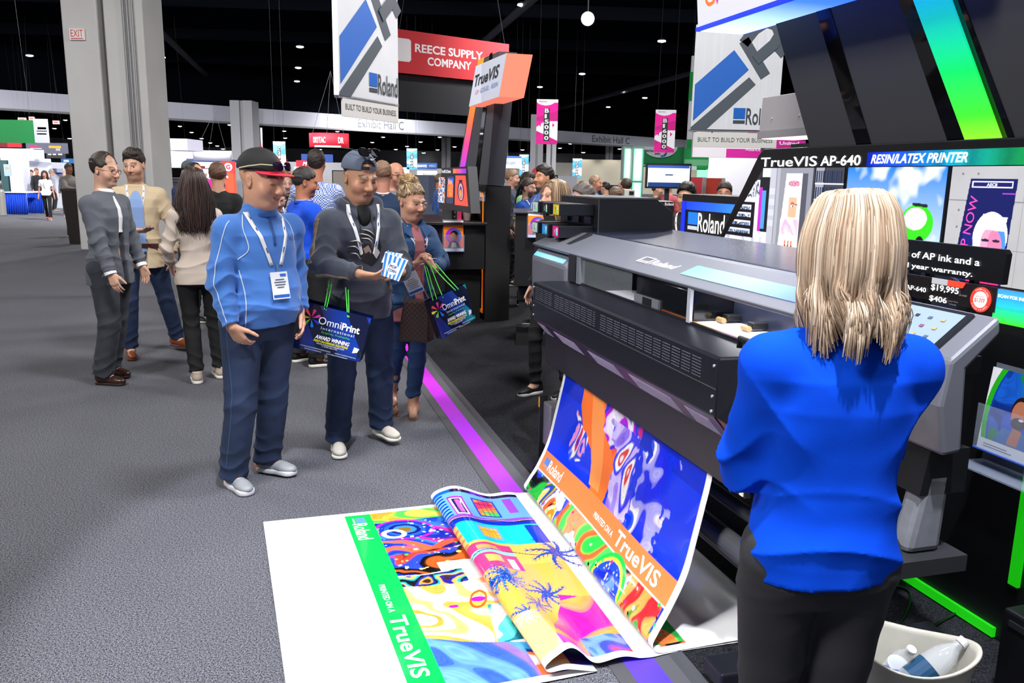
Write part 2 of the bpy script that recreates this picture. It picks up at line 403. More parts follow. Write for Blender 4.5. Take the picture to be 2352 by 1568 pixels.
def head_paint(hc, R, hs, skin, lip='a8584e', brow='2a1c16', beard=None, blush=.0, scalp=None, lid=0., iris=None, browz=.023, smile=0., eyes=True):
 sk = np.array(lin(skin)); lp = np.array(lin(lip)); br = np.array(lin(brow))
 def f(V, C=None):
  q = ((V - np.asarray(hc)) @ R) / hs; x, y, z = q[:, 0], q[:, 1], q[:, 2]; ax = np.abs(x)
  C = np.tile(sk, (len(V), 1)) if C is None else C
  n = 1 + .035 * wav(V, 60) + .03 * wav(V, 140); C = C * n[:, None]
  near = (np.abs(z) < .2) & (ax < .12) & (np.abs(y) < .2)
  def mixc(w, c): nonlocal C; w = np.clip(w, 0, 1)[:, None] * near[:, None]; C = C * (1 - w) + np.asarray(c) * w
  g = lambda dx, dy, s_: np.exp(-(dx * dx + dy * dy) / (s_ * s_))
  front = (y < -.03)
  mixc(front * .25 * (g(ax - .045, z + .03, .022) + g(x, z + .035, .014)), sk * np.array([1.15, .62, .60]))
  if beard:
   w = front * np.clip((-.035 - z) / .03, 0, 1) * (1 - g(x, z + .069, .014)) * (y < .0) * beard[1]
   w = np.maximum(w, front * beard[1] * g(x * .45, z + .055, .009)); mixc(w, lin(beard[0]))
  zl = z + .069 - smile * .010 * np.clip(ax / .025, 0, 1) ** 2
  mixc(front * (y < -.07) * (ax < .027) * np.clip(1.4 - np.abs(zl) / (.0105 - .22 * ax), 0, 1) * .8, lp)
  mixc(front * (y < -.07) * (ax < .028) * np.clip(1.3 - np.abs(zl) / .0018, 0, 1) * .75, lp * .25)
  zb = browz + .0035 * np.sin(np.clip((ax - .012) / .04, 0, 1) * 3.0) + .002 - .05 * np.clip(ax - .03, 0, 1)
  mixc((y < -.05) * (ax > .012) * (ax < .052) * np.clip(1.5 - np.abs(z - zb) / .0045, 0, 1) * .85, br)
  if eyes:
   ex = (ax - .032) / .0130; ez = (z + .0035 + lid * .004) / (.0056 * (1 - lid) + .0008); e = ex * ex + ez * ez
   mixc((y < -.06) * (e < 1.0), lin('d8d0c8') if lid < .6 else br * .8)
   if lid < .6: mixc((y < -.06) * (e < 1.) * (((ax - .032) ** 2 + (z + .004) ** 2) < .0000340), lin(iris or '1c120c'))
   mixc((y < -.06) * (ax < .046) * (ax > .017) * np.clip(1.4 - np.abs(z - (.0022 - lid * .0085) + (ex * ex) * .002) / .0014, 0, 1) * .9, lin('1a100c'))
  mixc(front * (y < -.09) * g(ax - .007, z + .0435, .0035) * .8, sk * .15)
  if scalp:
   w = np.clip((.61 * y + .79 * z - scalp[1]) / .012, 0, 1) * scalp[2]; mixc(w, lin(scalp[0]))
  return C
 return f
def hand_sdf(sd, wr, dr, pn, side, hs=1., curl=(.25, .3, .2), spread=.08, thumb=(.6, .3), fr=.0085, pinch=None):
 """side +1: thumb lies toward cross(dr,pn)*side"""
 dr = nrm(dr); pn = nrm(np.asarray(pn, float) - (np.asarray(pn) @ dr) * dr); sv = np.cross(dr, pn) * side; wr = np.asarray(wr, float)
 P = lambda a, b, c: wr + hs * (a * dr + b * sv + c * pn)
 for i, b in enumerate((.028, .010, -.010, -.027)):
  sd.cap(P(.005, b * .6, 0), P(.088 - abs(b - .008) * .25, b, .002), .0155 * hs, .0125 * hs, .012 * hs)
 cs = curl if hasattr(curl[0], '__len__') else [curl] * 4
 for i, (b, L) in enumerate(((.029, .074), (.010, .083), (-.010, .077), (-.028, .060))):
  p = P(.088 - abs(b - .008) * .25, b, .002); a = 0; base = nrm(dr + sv * spread * (b / .028))
  for j, (f, r0) in enumerate(((.45, 1.0), (.31, .92), (.24, .82))):
   a += cs[i][j]; dv = math.cos(a) * base + math.sin(a) * pn; p2 = p + dv * L * f * hs
   sd.cap(p, p2, fr * r0 * hs * (.92 if i == 3 else 1), fr * (r0 - .08) * hs * (.92 if i == 3 else 1), .004 * hs); p = p2
 p = P(.022, .026, .006); dv = nrm(dr * math.cos(thumb[0]) + sv * math.sin(thumb[0]) + pn * thumb[1]); p2 = p + dv * .045 * hs
 sd.cap(p, p2, .0150 * hs, .0110 * hs, .012 * hs); dv = nrm(dv + dr * .45 + pn * thumb[1] * .4); p3 = p2 + dv * .032 * hs
 sd.cap(p2, p3, .0105 * hs, .0095 * hs, .006 * hs); dv = nrm(dv + dr * .2); sd.cap(p3, p3 + dv * .024 * hs, .0095 * hs, .0080 * hs, .004 * hs)
class Person:
 def __init__(s, label, loc, face, ht=1.78, w=1., belly=0., fem=False, group=None, q=.0055, lean=0., al=.97, headyaw=0., headpitch=0., headroll=0., hs=1., sh=1., z=0.):
  s.root = empty('person', label, 'person', (loc[0], loc[1], z), face, group)
  s.k = ht / 1.80; s.al = al; s.q = q; s.w = w; s.belly = belly; s.fem = fem; s.sh = sh; s.lean = lean
  k = s.k; s.ht = ht
  L = lambda z_: -lean * max(z_ - .95, 0)      # forward lean of the spine
  s.L = L; s.hs = hs * (ht / 1.80) ** .5
  s.J = {}
  s.J['neck'] = np.array([0, .012 + L(1.5), 1.50]) * k
  sw = (.172 if not fem else .150) * sh
  for n_, sx in (('L', 1), ('R', -1)):
   s.J['sh' + n_] = np.array([sx * sw, .01 + L(1.42), 1.415]) * k
   s.J['hip' + n_] = np.array([sx * .092 * (w ** .5), 0, .93]) * k
   s.foot(n_, sx * .11, 0, 0)
   s.hand(n_, (sx * (.25 * sh + .03 * (w - 1)), -.02 + L(1.2), .90), pole=(sx * .3, 1, 0))
  s.R = rotz(headyaw) @ roty(headroll) @ rotx(headpitch)
  s.hc = np.array([0, -.012 + L(1.62), 1.80 - .118 * s.hs / k]) * np.array([k, k, k])
  s.hc = s.hc + s.R @ np.array([0, 0, 0])
 def foot(s, n_, x, y, yaw, z=0.):
  k = s.k; a = np.array([x, y + .0, .085 + z]) * k; hip = s.J['hip' + n_]
  kn, a = ik(hip, a, .43 * k, .425 * k, (math.sin(yaw) * .5, -1, 0))
  s.J['kn' + n_] = kn; s.J['an' + n_] = a; s.J['fy' + n_] = yaw
 def hand(s, n_, W_, pole=(0, 1, 0)):
  k = s.k; el, wr = ik(s.J['sh' + n_], np.array(W_, float) * k, .290 * k * s.al, .262 * k * s.al, pole)
  s.J['el' + n_] = el; s.J['wr' + n_] = wr
 def body(s, skin, handsR=None, handsL=None, paint=None, head=None, fine=True, q=None, bare=0., legs=True, name='body'):
  k = s.k; J = s.J; sd = S(); w = s.w
  head_sdf(sd, s.hc, s.R, s.hs, fine=fine, **(head or {}))
  nb = J['neck']; sd.cap(s.hc + s.R @ np.array([0, .020, -.062]) * s.hs, nb + np.array([0, .01, -.02]), .050 * s.hs * (1 if s.fem else 1.12), (.056 if s.fem else .066) * k, .03)
  sd.stack([(z * k, 0, (cy + s.L(z)) * k, rx * k * w ** .7, ry * k) for z, cy, rx, ry in
                  ((.90, 0, .14, .085), (1.1, 0, .115, .075), (1.3, 0, .135, .085), (1.40, .005, .12, .075), (1.46, .01, .07, .05))], .04)
  for n_ in 'LR':
   sd.cap(J['neck'], J['sh' + n_], .04 * k, .042 * k, .03)
   sd.cap(J['sh' + n_], J['el' + n_], .042 * k, .035 * k, .02); sd.cap(J['el' + n_], J['wr' + n_], (.036 if not s.fem else .031) * k, (.0245 if not s.fem else .021) * k, .015)
   if legs:
    sd.cap(J['hip' + n_], J['kn' + n_], .07 * k, .045 * k, .03); sd.cap(J['kn' + n_], J['an' + n_], .046 * k, .033 * k, .02)
    sd.cap(J['an' + n_], J['an' + n_] + rotz(J['fy' + n_]) @ np.array([0, -.08, -.045]) * k, .033 * k, .03 * k, .03)
  for n_, hd, sd_ in (('L', handsL, 1), ('R', handsR, -1)):
   if hd is None:
    dr = nrm(J['wr' + n_] - J['el' + n_]); sx = 1 if n_ == 'L' else -1
    hd = dict(dr=dr, pn=(-sx, 0, 0), side=-sx)
    if not fine: sd.cap(J['wr' + n_], J['wr' + n_] + dr * .13 * k, .03 * k, .02 * k, .01); continue
   if hd == 0: continue
   h_ = dict(hd); hand_sdf(sd, J['wr' + n_], h_.pop('dr'), h_.pop('pn'), h_.pop('side'), hs=k * (.9 if s.fem else 1.), **h_)
  pf = head_paint(s.hc, s.R, s.hs, skin, **(paint or {}))
  s.skin = sd
  return sobj(name, sd, q or s.q, mat(None, .42, vcol=True, bump=(160, .15, .002), name='skin', spec=.4), s.root, pf)
 def top_sdf(s, hem=.88, loose=1., ft=None, sleeve=1., r=(.062, .056, .043), collar=1.515, cw=.066, chest=1., extra=None, k_=.035, flare=0.):
  k = s.k; J = s.J; w = s.w * loose; b = s.belly; f = s.fem if ft is None else ft; sd = S()
  rows = [(hem, 0, .0, .168 + flare, .122 + flare), (.95, 0, 0, .172 + flare * .6, .125 + flare * .6), (1.02, 0, -.0, .168, .122), (1.12, 0, 0, .152 if not f else .132, .113),
    (1.22, 0, 0, .158 if not f else .138, .117), (1.32, 0, -.003, .170 if not f else .150, .124), (1.39, 0, .0, .160 if not f else .140, .114),
    (1.445, 0, .006, .112, .090), (1.485, 0, .012, .082, .072), (collar, 0, .012, cw, cw)]
  rows = [r_ for r_ in rows if r_[0] >= hem]
  R_ = []
  for z, cx, cy, rx, ry in rows:
   bl = b * math.exp(-((z - 1.06) / .15) ** 2); wz = w if z < 1.42 else 1 + (w - 1) * .3
   R_.append((z * k, 0, (cy + s.L(z) - bl * .55) * k, (rx * wz + bl * .35) * k, (ry * wz * (chest if z > 1.15 and z < 1.42 else 1) + bl * .6) * k))
  sd.stack(R_, k_)
  for n_ in 'LR':
   sd.cap(J['neck'] + np.array([0, 0, -.035 * k]), J['sh' + n_] + np.array([0, 0, -.004]), .050 * k, r[0] * k * .95, .05)
   if sleeve > 0:
    if sleeve < .6:
     e = J['sh' + n_] + (J['el' + n_] - J['sh' + n_]) * sleeve * 1.6; sd.cap(J['sh' + n_], e, r[0] * k, r[1] * k * 1.08, .035, fl=True)
    else:
     sd.cap(J['sh' + n_], J['el' + n_], r[0] * k, r[1] * k, .035)
     e = J['el' + n_] + (J['wr' + n_] - J['el' + n_]) * sleeve; sd.cap(J['el' + n_], e, r[1] * k, r[2] * k, .02, fl=True)
  s.top = sd
  if extra: extra(sd)
  return sd
 def folds(s, amp=.006, arms=True, waist=True, ph=0., kk=70, fine=.0015):
  J = s.J; k = s.k
  def wr(P):
   d = amp * .5 * wav(P, 17 / k, ph) + amp * .35 * cr(26 * (P[..., 2] * .5 + P[..., 0] * .8) + 3 * wav(P, 8, ph)) * (wav(P, 7, ph + 1) > 0) * np.abs(wav(P, 7, ph + 1)) + fine * wav(P, 60, ph)
   if arms:
    for n_ in 'LR':
     e = J['el' + n_]; ax = nrm(J['wr' + n_] - J['sh' + n_]); g = np.exp(-(np.linalg.norm(P - e, axis=-1) / (.12 * k)) ** 2)
     wv = cr(kk * ((P - e) @ ax) + 2.0 * np.sin(25 * P[..., 0] + ph) + 1.5 * np.sin(23 * P[..., 1])); d = d + amp * 1.1 * g * wv
     c = J['wr' + n_]; g = np.exp(-(np.linalg.norm(P - c, axis=-1) / (.12 * k)) ** 2); d = d + amp * .8 * g * cr(95 * ((P - c) @ nrm(c - e)) + 1.6 * np.sin(30 * P[..., 0] + 9 * P[..., 1]))
     c = J['sh' + n_] + np.array([0, 0, -.09]); g = np.exp(-(np.linalg.norm(P - c, axis=-1) / (.10 * k)) ** 2)
     d = d + amp * .8 * g * cr(52 * (P[..., 2] * .7 + P[..., 0] * (1 if n_ == 'R' else -1) * .9) + 1.2 * np.sin(20 * P[..., 1]))
   if waist:
    g = np.exp(-((P[..., 2] - 1.02 * k) / (.10 * k)) ** 2)
    d = d + amp * .7 * g * cr(50 * P[..., 2] + 1.8 * np.sin(9 * P[..., 0] + ph) + 1.5 * np.sin(8 * P[..., 1] + 2 * ph))
   return d
  return wr
 def pants_sdf(s, waist=1.02, r=(.098, .072, .062), hem=.10, crotch=.80):
  k = s.k; J = s.J; sd = S(); w = s.w ** .8
  sd.stack([((crotch + .03) * k, 0, .005, .13 * k * w, .09 * k * w), ((crotch + .09) * k, 0, .005, .165 * k * w, .118 * k * w), (.97 * k, 0, 0, .164 * k * w, .114 * k * w), (waist * k, 0, 0, .154 * k * w, .105 * k * w)], .03)
  for n_ in 'LR':
   sd.cap(J['hip' + n_], J['kn' + n_], r[0] * k * w, r[1] * k, .022)
   e = J['an' + n_] + np.array([0, .008, (hem - .085)]) * k; sd.cap(J['kn' + n_], e, r[1] * k, r[2] * k, .015, fl=True)
  def wr(P):
   d = .004 * wav(P, 16, 1.7) + .001 * wav(P, 55, .4)
   for n_ in 'LR':
    c = J['kn' + n_]; g = np.exp(-(np.linalg.norm(P - c, axis=-1) / .10) ** 2); d = d + .006 * g * cr(62 * P[..., 2] + 1.8 * np.sin(24 * P[..., 0]) + 1.5 * np.sin(20 * P[..., 1]))
    c = J['an' + n_] + np.array([0, 0, .06]); g = np.exp(-(np.linalg.norm(P - c, axis=-1) / .11) ** 2); d = d + .007 * g * cr(75 * P[..., 2] + 1.6 * np.sin(33 * P[..., 0] + 1) + 1.3 * np.sin(28 * P[..., 1]))
    c = J['hip' + n_] + np.array([0, -.05, -.03]); g = np.exp(-(np.linalg.norm(P - c, axis=-1) / .12) ** 2); d = d + .005 * g * cr(50 * (P[..., 2] + .5 * P[..., 0] * (1 if n_ == 'L' else -1)) + 1.2 * np.sin(14 * P[..., 0]))
   return d
  sd.wr = wr; s.pt = sd
  return sd
 def shoes(s, upper, sole='e8e4dc', ln=1., style='sneaker', which='LR', accent=None):
  k = s.k * .98
  for n_ in which:
   a = s.J['an' + n_]; R = rotz(s.J['fy' + n_]); o = np.array([a[0], a[1], a[2] - .083 * s.k])
   T = lambda p: o + R @ (np.array(p, float) * k)
   hgt = .030 if style == 'sneaker' else .020
   sd = S(); lw = .046 if style != 'dress' else .041
   sd.cap(T((0, .040, .052)), T((0, -.09 * ln, .036)), .040 * k, .036 * k, .03); sd.ell(T((0, -.125 * ln, .034)), np.array((lw * .92, .062, .030)) * k, .03, 0, R)
   sd.cap(T((0, .030, .060)), T((0, .032, .098)), .040 * k, .043 * k, .02); sd.half((0, 0, -1), -(o[2] + .014 * k), .004); sd.half((0, 0, 1), o[2] + .112 * k, .006)
   sh = sobj('shoe', sd, .005 if s.q < .008 else s.q, mat(upper, .5 if style != 'dress' else .25, bump=(300, .3, .001)), s.root)
   so = S(); so.stack([(o[2], 0, 0, 1, 1), (o[2] + hgt * k, 0, 0, 1, 1)]); so.p = []
   so.cap(T((0, .035, hgt / 2)), T((0, -.02, hgt / 2)), .044 * k, .041 * k, .03); so.cap(T((0, -.02, hgt / 2)), T((0, -.135 * ln, hgt / 2)), .041 * k, (lw + .003) * k, .03)
   so.half((0, 0, -1), -(o[2] + .001), .003); so.half((0, 0, 1), o[2] + hgt * k, .004)
   sobj('sole', so, .005 if s.q < .008 else s.q, mat(sole, .6), sh)
   if accent:
    hc_ = S(); hc_.cap(T((0, .050, .045)), T((0, .045, .025)), .0385 * k, .040 * k, .02); hc_.half(R @ np.array([0, -1., 0]), (R @ np.array([0, -1., 0])) @ T((0, .052, 0)), .003)
    sobj('heel_counter', hc_, .005, mat(accent, .5), sh)
   if style in ('sneaker', 'dress') and s.q < .008:
    lb = MB()
    for i in range(4):
     y = -.030 - .018 * i; z = .088 - .0085 * i
     lb.tube([T((-.020, y, z - .007)), T((0, y - .004, z + .001)), T((.020, y, z - .007))], .0026, 5)
    lb.build('laces', mat('303030' if style == 'dress' or accent else 'd8d4cc', .7), sh)
 def hair_short(s, color, off=.0, th=1.0, recede=0., name='hair', top=0., q=None, rough=.5, side=0.):
  hs = s.hs; R = s.R; T = lambda p: s.hc + R @ (np.array(p, float) * hs); sd = S()
  sd.ell(T((0, .018, .033)), np.array((.0765 + .0085 * th + side, .096 + .010 * th, .088 + .011 * th + top)) * hs, .02, 0, R)
  if top: sd.ell(T((0, -.03, .10)), np.array((.055, .05, .022 + top)) * hs, .03, 0, R)
  n_ = R @ np.array([0, .61, .79]); c = -(n_ @ s.hc) - (.004 + off) * hs; sd.half(-n_, c, .012 * hs)
  if recede: sd.ell(T((0, -.06, .085)), np.array((.06, .075 * recede, .06)) * hs, .02, 1, R)
  for sx in (-1, 1): sd.ell(T((sx * .084, .004, -.008)), np.array((.02, .018, .030)) * hs, .006, 1, R)
  sd.wr = lambda P: .0030 * wav(((P - s.hc) @ R) * np.array([1.8, .45, 1.]), 150, 1.) + .0026 * wav(P, 62, 2.)
  s.hair = sd
  return sobj(name, sd, q or max(.0035, s.q * .7), mat(color, rough, noise=(120, .35, (1., .25, .6)), bump=(260, .8, .004, (1, .2, .5))), s.root)
 def strands(s, paths, cols, r=.004, name='hair', n=5, taper=.3, parent=None, m=None):
  """paths: arrays (N,M,3) local; each becomes a lock; one mesh"""
  P = np.asarray(paths); N, M, _ = P.shape; T = np.gradient(P, axis=1); T /= np.linalg.norm(T, axis=-1, keepdims=True) + 1e-9
  ref = P - s.hc; ref[..., 2] *= .3; A = np.cross(T, ref); A /= np.linalg.norm(A, axis=-1, keepdims=True) + 1e-9; Bv = np.cross(A, T)
  pr = np.interp(np.linspace(0, 1, M), [0, .12, .6, 1], [.55, 1., .9, taper]); r = np.broadcast_to(np.asarray(r, float), (N,))
  V = np.zeros((N, M, n, 3))
  for j in range(n):
   th = 2 * math.pi * j / n; V[:, :, j] = P + (pr[None, :, None] * r[:, None, None]) * (math.cos(th) * A * 1.5 + math.sin(th) * Bv * .75)
  idx = np.arange(N * M * n).reshape(N, M, n); F = []
  for j in range(n): F.append(np.stack([idx[:, :-1, j], idx[:, :-1, (j + 1) % n], idx[:, 1:, (j + 1) % n], idx[:, 1:, j]], -1).reshape(-1, 4))
  C = np.repeat(np.asarray(cols), M * n, axis=0)
  return mesh_obj(name, V.reshape(-1, 3), np.concatenate(F), m or mat(None, .42, vcol=True, bump=(400, .3, .002), name='hair_lock'), parent or s.root, smooth=True, col=C)
 def ribbon(s, sd, pts, w, m, name, parent=None, off=.003, aim=None, n=40, out=.35):
  """a flat ribbon lying on surface sd through pts (local); each point is dropped on the surface from outside"""
  P = catmull(pts, n); ctr = np.array([0, 0, 0.]); Q = []
  ax = P.copy(); ax[:, 0] *= .15; ax[:, 1] = s.L(1.3) * s.k
  dirv = P - ax; dirv[:, 2] = 0; dirv /= np.linalg.norm(dirv, axis=1, keepdims=True) + 1e-9
  if aim is not None: dirv = np.tile(nrm(aim), (len(P), 1))
  t = np.gradient(P, axis=0); t /= np.linalg.norm(t, axis=1, keepdims=True); sv = np.cross(dirv, t); sv /= np.linalg.norm(sv, axis=1, keepdims=True)
  V = []
  for e in (-1, 0, 1):
   q = P + sv * e * w / 2; h = sd.hit(q + dirv * out, q - dirv * .25); V.append(h + dirv * off)
  V = np.stack(V, 1); ok = (np.abs(sd.ev((V - dirv[:, None] * off).reshape(-1, 3)).reshape(len(P), 3)) < .006).all(1); V = V[ok].reshape(-1, 3); k = int(ok.sum())
  F = [[3 * i + j, 3 * i + j + 1, 3 * i + j + 4, 3 * i + j + 3] for i in range(k - 1) for j in (0, 1)]
  o = mesh_obj(name, V, F, m, parent or s.root, smooth=True)
  so = o.modifiers.new('thick', 'SOLIDIFY'); so.thickness = .0015; so.offset = 0
  return o
def catmull(pts, n=40):
 P = np.asarray(pts, float); m = len(P)
 if m == 2: return P[0] + (P[1] - P[0]) * np.linspace(0, 1, n)[:, None]
 Q = np.vstack([2 * P[0] - P[1], P, 2 * P[-1] - P[-2]]); out = []
 for x in np.linspace(0, m - 1 - 1e-9, n):
  i = int(x); t = x - i; a, b, c, d = Q[i:i + 4]
  out.append(.5 * ((2 * b) + (-a + c) * t + (2 * a - 5 * b + 4 * c - d) * t * t + (-a + 3 * b - 3 * c + d) * t ** 3))
 return np.array(out)
# ================================================================ the hall
def struct(name, mb, m, **k): return tag(mb.build(name, m, **k), kind='structure')
def bthing(name, label, cat, s, t, z=0., group=None):
 e = empty(name, label, cat, BW(s, t, z), BROT, group); e['_o'] = (s, t, z); return e
def bm(root): return MB(tuple(root['_o']))
def carpet(name, c1, c2, sc=360):
 m = bpy.data.materials.new(name); m.use_nodes = True; nt = m.node_tree; b = nt.nodes['Principled BSDF']
 tc = nt.nodes.new('ShaderNodeTexCoord'); n1 = nt.nodes.new('ShaderNodeTexNoise'); n1.inputs['Scale'].default_value = sc; n1.inputs['Detail'].default_value = 2
 n2 = nt.nodes.new('ShaderNodeTexNoise'); n2.inputs['Scale'].default_value = sc / 2.7; n2.inputs['Detail'].default_value = 6; n2.inputs['Roughness'].default_value = .75
 nt.links.new(tc.outputs['Object'], n1.inputs[0]); nt.links.new(tc.outputs['Object'], n2.inputs[0])
 ad = nt.nodes.new('ShaderNodeMath'); ad.operation = 'ADD'; nt.links.new(n1.outputs[0], ad.inputs[0]); nt.links.new(n2.outputs[0], ad.inputs[1])
 rp = nt.nodes.new('ShaderNodeValToRGB'); mr = nt.nodes.new('ShaderNodeMapRange'); mr.inputs[1].default_value = .90; mr.inputs[2].default_value = 1.13
 nt.links.new(ad.outputs[0], mr.inputs[0]); nt.links.new(mr.outputs[0], rp.inputs[0])
 rp.color_ramp.elements[0].color = (*lin(c1), 1); rp.color_ramp.elements[1].color = (*lin(c2), 1)
 n3 = nt.nodes.new('ShaderNodeTexNoise'); n3.inputs['Scale'].default_value = 1.1; nt.links.new(tc.outputs['Object'], n3.inputs[0])
 m3 = nt.nodes.new('ShaderNodeMapRange'); m3.inputs[3].default_value = .86; m3.inputs[4].default_value = 1.12; nt.links.new(n3.outputs[0], m3.inputs[0])
 vm = nt.nodes.new('ShaderNodeVectorMath'); vm.operation = 'SCALE'; nt.links.new(rp.outputs[0], vm.inputs[0]); nt.links.new(m3.outputs[0], vm.inputs['Scale'])
 nt.links.new(vm.outputs[0], b.inputs['Base Color']); b.inputs['Roughness'].default_value = .95; b.inputs['Specular IOR Level'].default_value = .1
 bp = nt.nodes.new('ShaderNodeBump'); bp.inputs['Strength'].default_value = .1; bp.inputs['Distance'].default_value = .001
 nt.links.new(ad.outputs[0], bp.inputs['Height']); nt.links.new(bp.outputs[0], b.inputs['Normal'])
 return m
CARPET_GREY = carpet('grey_carpet', '0c0d10', '84858f'); CARPET_BLACK = carpet('black_carpet', '08080a', '35363c')
tE = [ST(G(u, 1000))[1] for u in (1037, 1058, 1099, 1121, 1141)]
def strip_poly(t0, t1, s0=-60, s1=8): return [BW(s0, t0), BW(s1, t0), BW(s1, t1), BW(s0, t1)]
Z = np.array([0, 0, 1.])
struct('floor', MB().slab([(-120, -12, -.2), (120, -12, -.2), (120, 264, -.2), (-120, 264, -.2)], (0, 0, .2)), CARPET_GREY)
struct('floor_booth', MB().slab([p + Z * .0002 for p in strip_poly((tE[4]), 8.0, -12.5, 6)], (0, 0, .0045)), CARPET_BLACK)
struct('trim_1', MB().slab([p + Z * .0002 for p in strip_poly(tE[0], tE[1], -12.5, 6)], (0, 0, .004)), mat('4a4a4e', .6))
struct('trim_2', MB().slab([p + Z * .0002 for p in strip_poly(tE[2], tE[3], -12.5, 6)], (0, 0, .004)), mat('55565c', .5))
tag(gradient_strip('trim_3', BW(-12.5, tE[1], .0002), BW(2.4, tE[1], .0002), (tE[2] - tE[1]) * DN, ['e040c8', 'e03ad0', 'dc34d8', 'd828dc', 'cc28e0', 'a83cf0', '1a3cf0'], mat(None, .45, vcol=True), th=.0045, n=60), kind='structure')
mb = MB(); a, b_ = tE[3], tE[4]
mb.prof([(a, .0002), (a, .004), (a + (b_ - a) * .35, .009), (b_ - .004, .011), (b_, .0002)], -12.5, 6.0)
o = mb.build('trim_4', mat('6a6c74', .35, .6)); o.location = tuple(A0); o.rotation_euler = (0, 0, BROT); o['kind'] = 'structure'
struct('ceiling', MB().box((-120, -12, 9.0), (120, 264, 9.3)), mat('030407', .9, spec=0.))
for i, y in enumerate((14, 20, 27, 35, 44, 54, 66, 80, 100)):
 struct('trim_%d' % (5 + i), MB().hexa([(-90, y - 4, 8.45), (70, y + 8, 8.45), (70, y + 8.35, 8.45), (-90, y - 3.65, 8.45), (-90, y - 4, 9.0), (70, y + 8, 9.0), (70, y + 8.35, 9.0), (-90, y - 3.65, 9.0)]), mat('040508', .9, spec=0.))
for i, (x0, x1) in enumerate(((-34, -9), (-16, 6), (-2, 22), (-60, -24))):
 struct('trim_%d' % (14 + i), MB().tube([(x0, 110, 8.3), (x1, 8, 8.3)], .16, 10), mat('16171e', .8, spec=.1))
struct('wall_far', MB().box((-120, 262, 0), (120, 262.5, 9.0)), mat('c9c9cb', .8, noise=(.12, .12)))
struct('wall_left', MB().box((-112, 20, 0), (-111.5, 262, 9.0)), mat('a9a9ad', .8))
struct('wall_right', MB().box((62, 20, 0), (62.5, 262, 9.0)), mat('a9a9ad', .8))
# the long white header beam across the hall, with its lettering
def along(P, Q, h0, h1, th=.5):
 P = np.array([*P, 0.]); Q = np.array([*Q, 0.]); nn = nrm(np.cross(Q - P, Z)) * th
 return [P + Z * h0, Q + Z * h0, Q - nn + Z * h0, P - nn + Z * h0, P + Z * h1, Q + Z * h1, Q - nn + Z * h1, P - nn + Z * h1]
bmP, bmQ = (-48, 33.3), (52, 128); WHITE = mat('aaacba', .8)
struct('wall_header', MB().hexa(along(bmP, bmQ, 5.1, 6.15)), WHITE)
struct('trim_18', MB().hexa(along((bmP[0], bmP[1] - .15), (bmQ[0], bmQ[1] - .15), 4.98, 5.1)), mat('6c6d72', .6))
def on_beam(u, z):
 P = np.array([bmP[0], bmP[1]]); v = np.array([bmQ[0] - bmP[0], bmQ[1] - bmP[1]]); r_ = ray(u, 320); k = (P[0] * v[1] - P[1] * v[0]) / (r_[0] * v[1] - r_[1] * v[0])
 q = CC + r_ * k; return np.array([q[0], q[1], z])
bd = nrm(np.array([bmQ[0] - bmP[0], bmQ[1] - bmP[1], 0.]))
INK = mat('3c3e48', .7)
for u0, u1 in ((1360, 1446), (823, 927)):
 a = on_beam(u0, 5.28); b_ = on_beam(u1, 5.28)
 o = text('sign_lettering', 'Exhibit Hall C', a + np.cross(bd, Z) * .02, bd, Z, INK, w=np.linalg.norm(b_ - a), h=.66)
 tag(o, 'dark words Exhibit Hall C on the white header, ' + ('near the pink hanging banners' if u0 > 1000 else 'half hidden behind the slogan board'), 'lettering')
struct('wall_upper', MB().hexa(along((bmP[0] - 1.2, bmP[1] + 1.4), (bmQ[0], bmQ[1] + 1.4), 6.15, 9.0, .2)), mat('05060a', .9, spec=0.))
PIL = mat('c4c3c2', .8, noise=(1.2, .05), bump=(30, .15, .01))
pc = G(190, 575)
def pil(u0, u1, Y, dep, z1=9.0, m=PIL, mb=None):
 a = D(u0, 560, Y)[0]; b_ = D(u1, 560, Y)[0]
 mb = mb or MB(); mb.box((a, Y, 0), (b_, Y + dep, z1)); return mb
e = empty('concrete_pillar', 'huge grey double pillar with the red EXIT sign, rising to the ceiling', 'pillar', (pc[0], 17.4, 0)); e['kind'] = 'structure'
og = np.array([pc[0], 17.4, 0])
mb = MB(og); a = D(184, 560, 17.4)[0]; b_ = D(262, 560, 17.4)[0]; c_ = D(362, 560, 17.4)[0]; w_ = D(276, 560, 17.4)[0]
mb.box((a, 17.4, 0), (b_, 18.4, 9.0)).box((w_, 17.4, 0), (c_, 18.4, 9.0)).box((b_ - .05, 17.75, 0), (w_ + .05, 18.3, 9.0)); mb.build('pillar_shaft', PIL, e, bev=.03)
mb = MB(og)
for i, dx in enumerate((.42, .50, .60)): mb.cyl((w_ + dx, 17.36, 0), (w_ + dx, 17.36, 9), .022, 8)
mb.box((w_ + .36, 17.33, 5.05), (w_ + .66, 17.42, 5.12)).build('conduit', mat('8e8e92', .4, .3), e)
pe = D(161, 90, 17.38); pf = D(196, 90, 17.38); zt = D(178, 66, 17.38)[2]; zb = D(178, 92, 17.38)[2]
es = tag(MB().box((pe[0], 17.36, zb), (pf[0], 17.39, zt)).build('exit_sign', mat('e8e0dc', .6)), 'small white plate with red EXIT fixed high on the grey pillar', 'sign')
text('sign_lettering', 'EXIT', (pe[0] + .03, 17.36, zb + .06), (1, 0, 0), Z, mat('c8202a', .6), es, w=pf[0] - pe[0] - .06, h=(zt - zb) * .62)
MB().box((pe[0] + .03, 17.357, zb + .02), (pf[0] - .03, 17.36, zb + .035)).build('underline', mat('c8202a', .6), es)
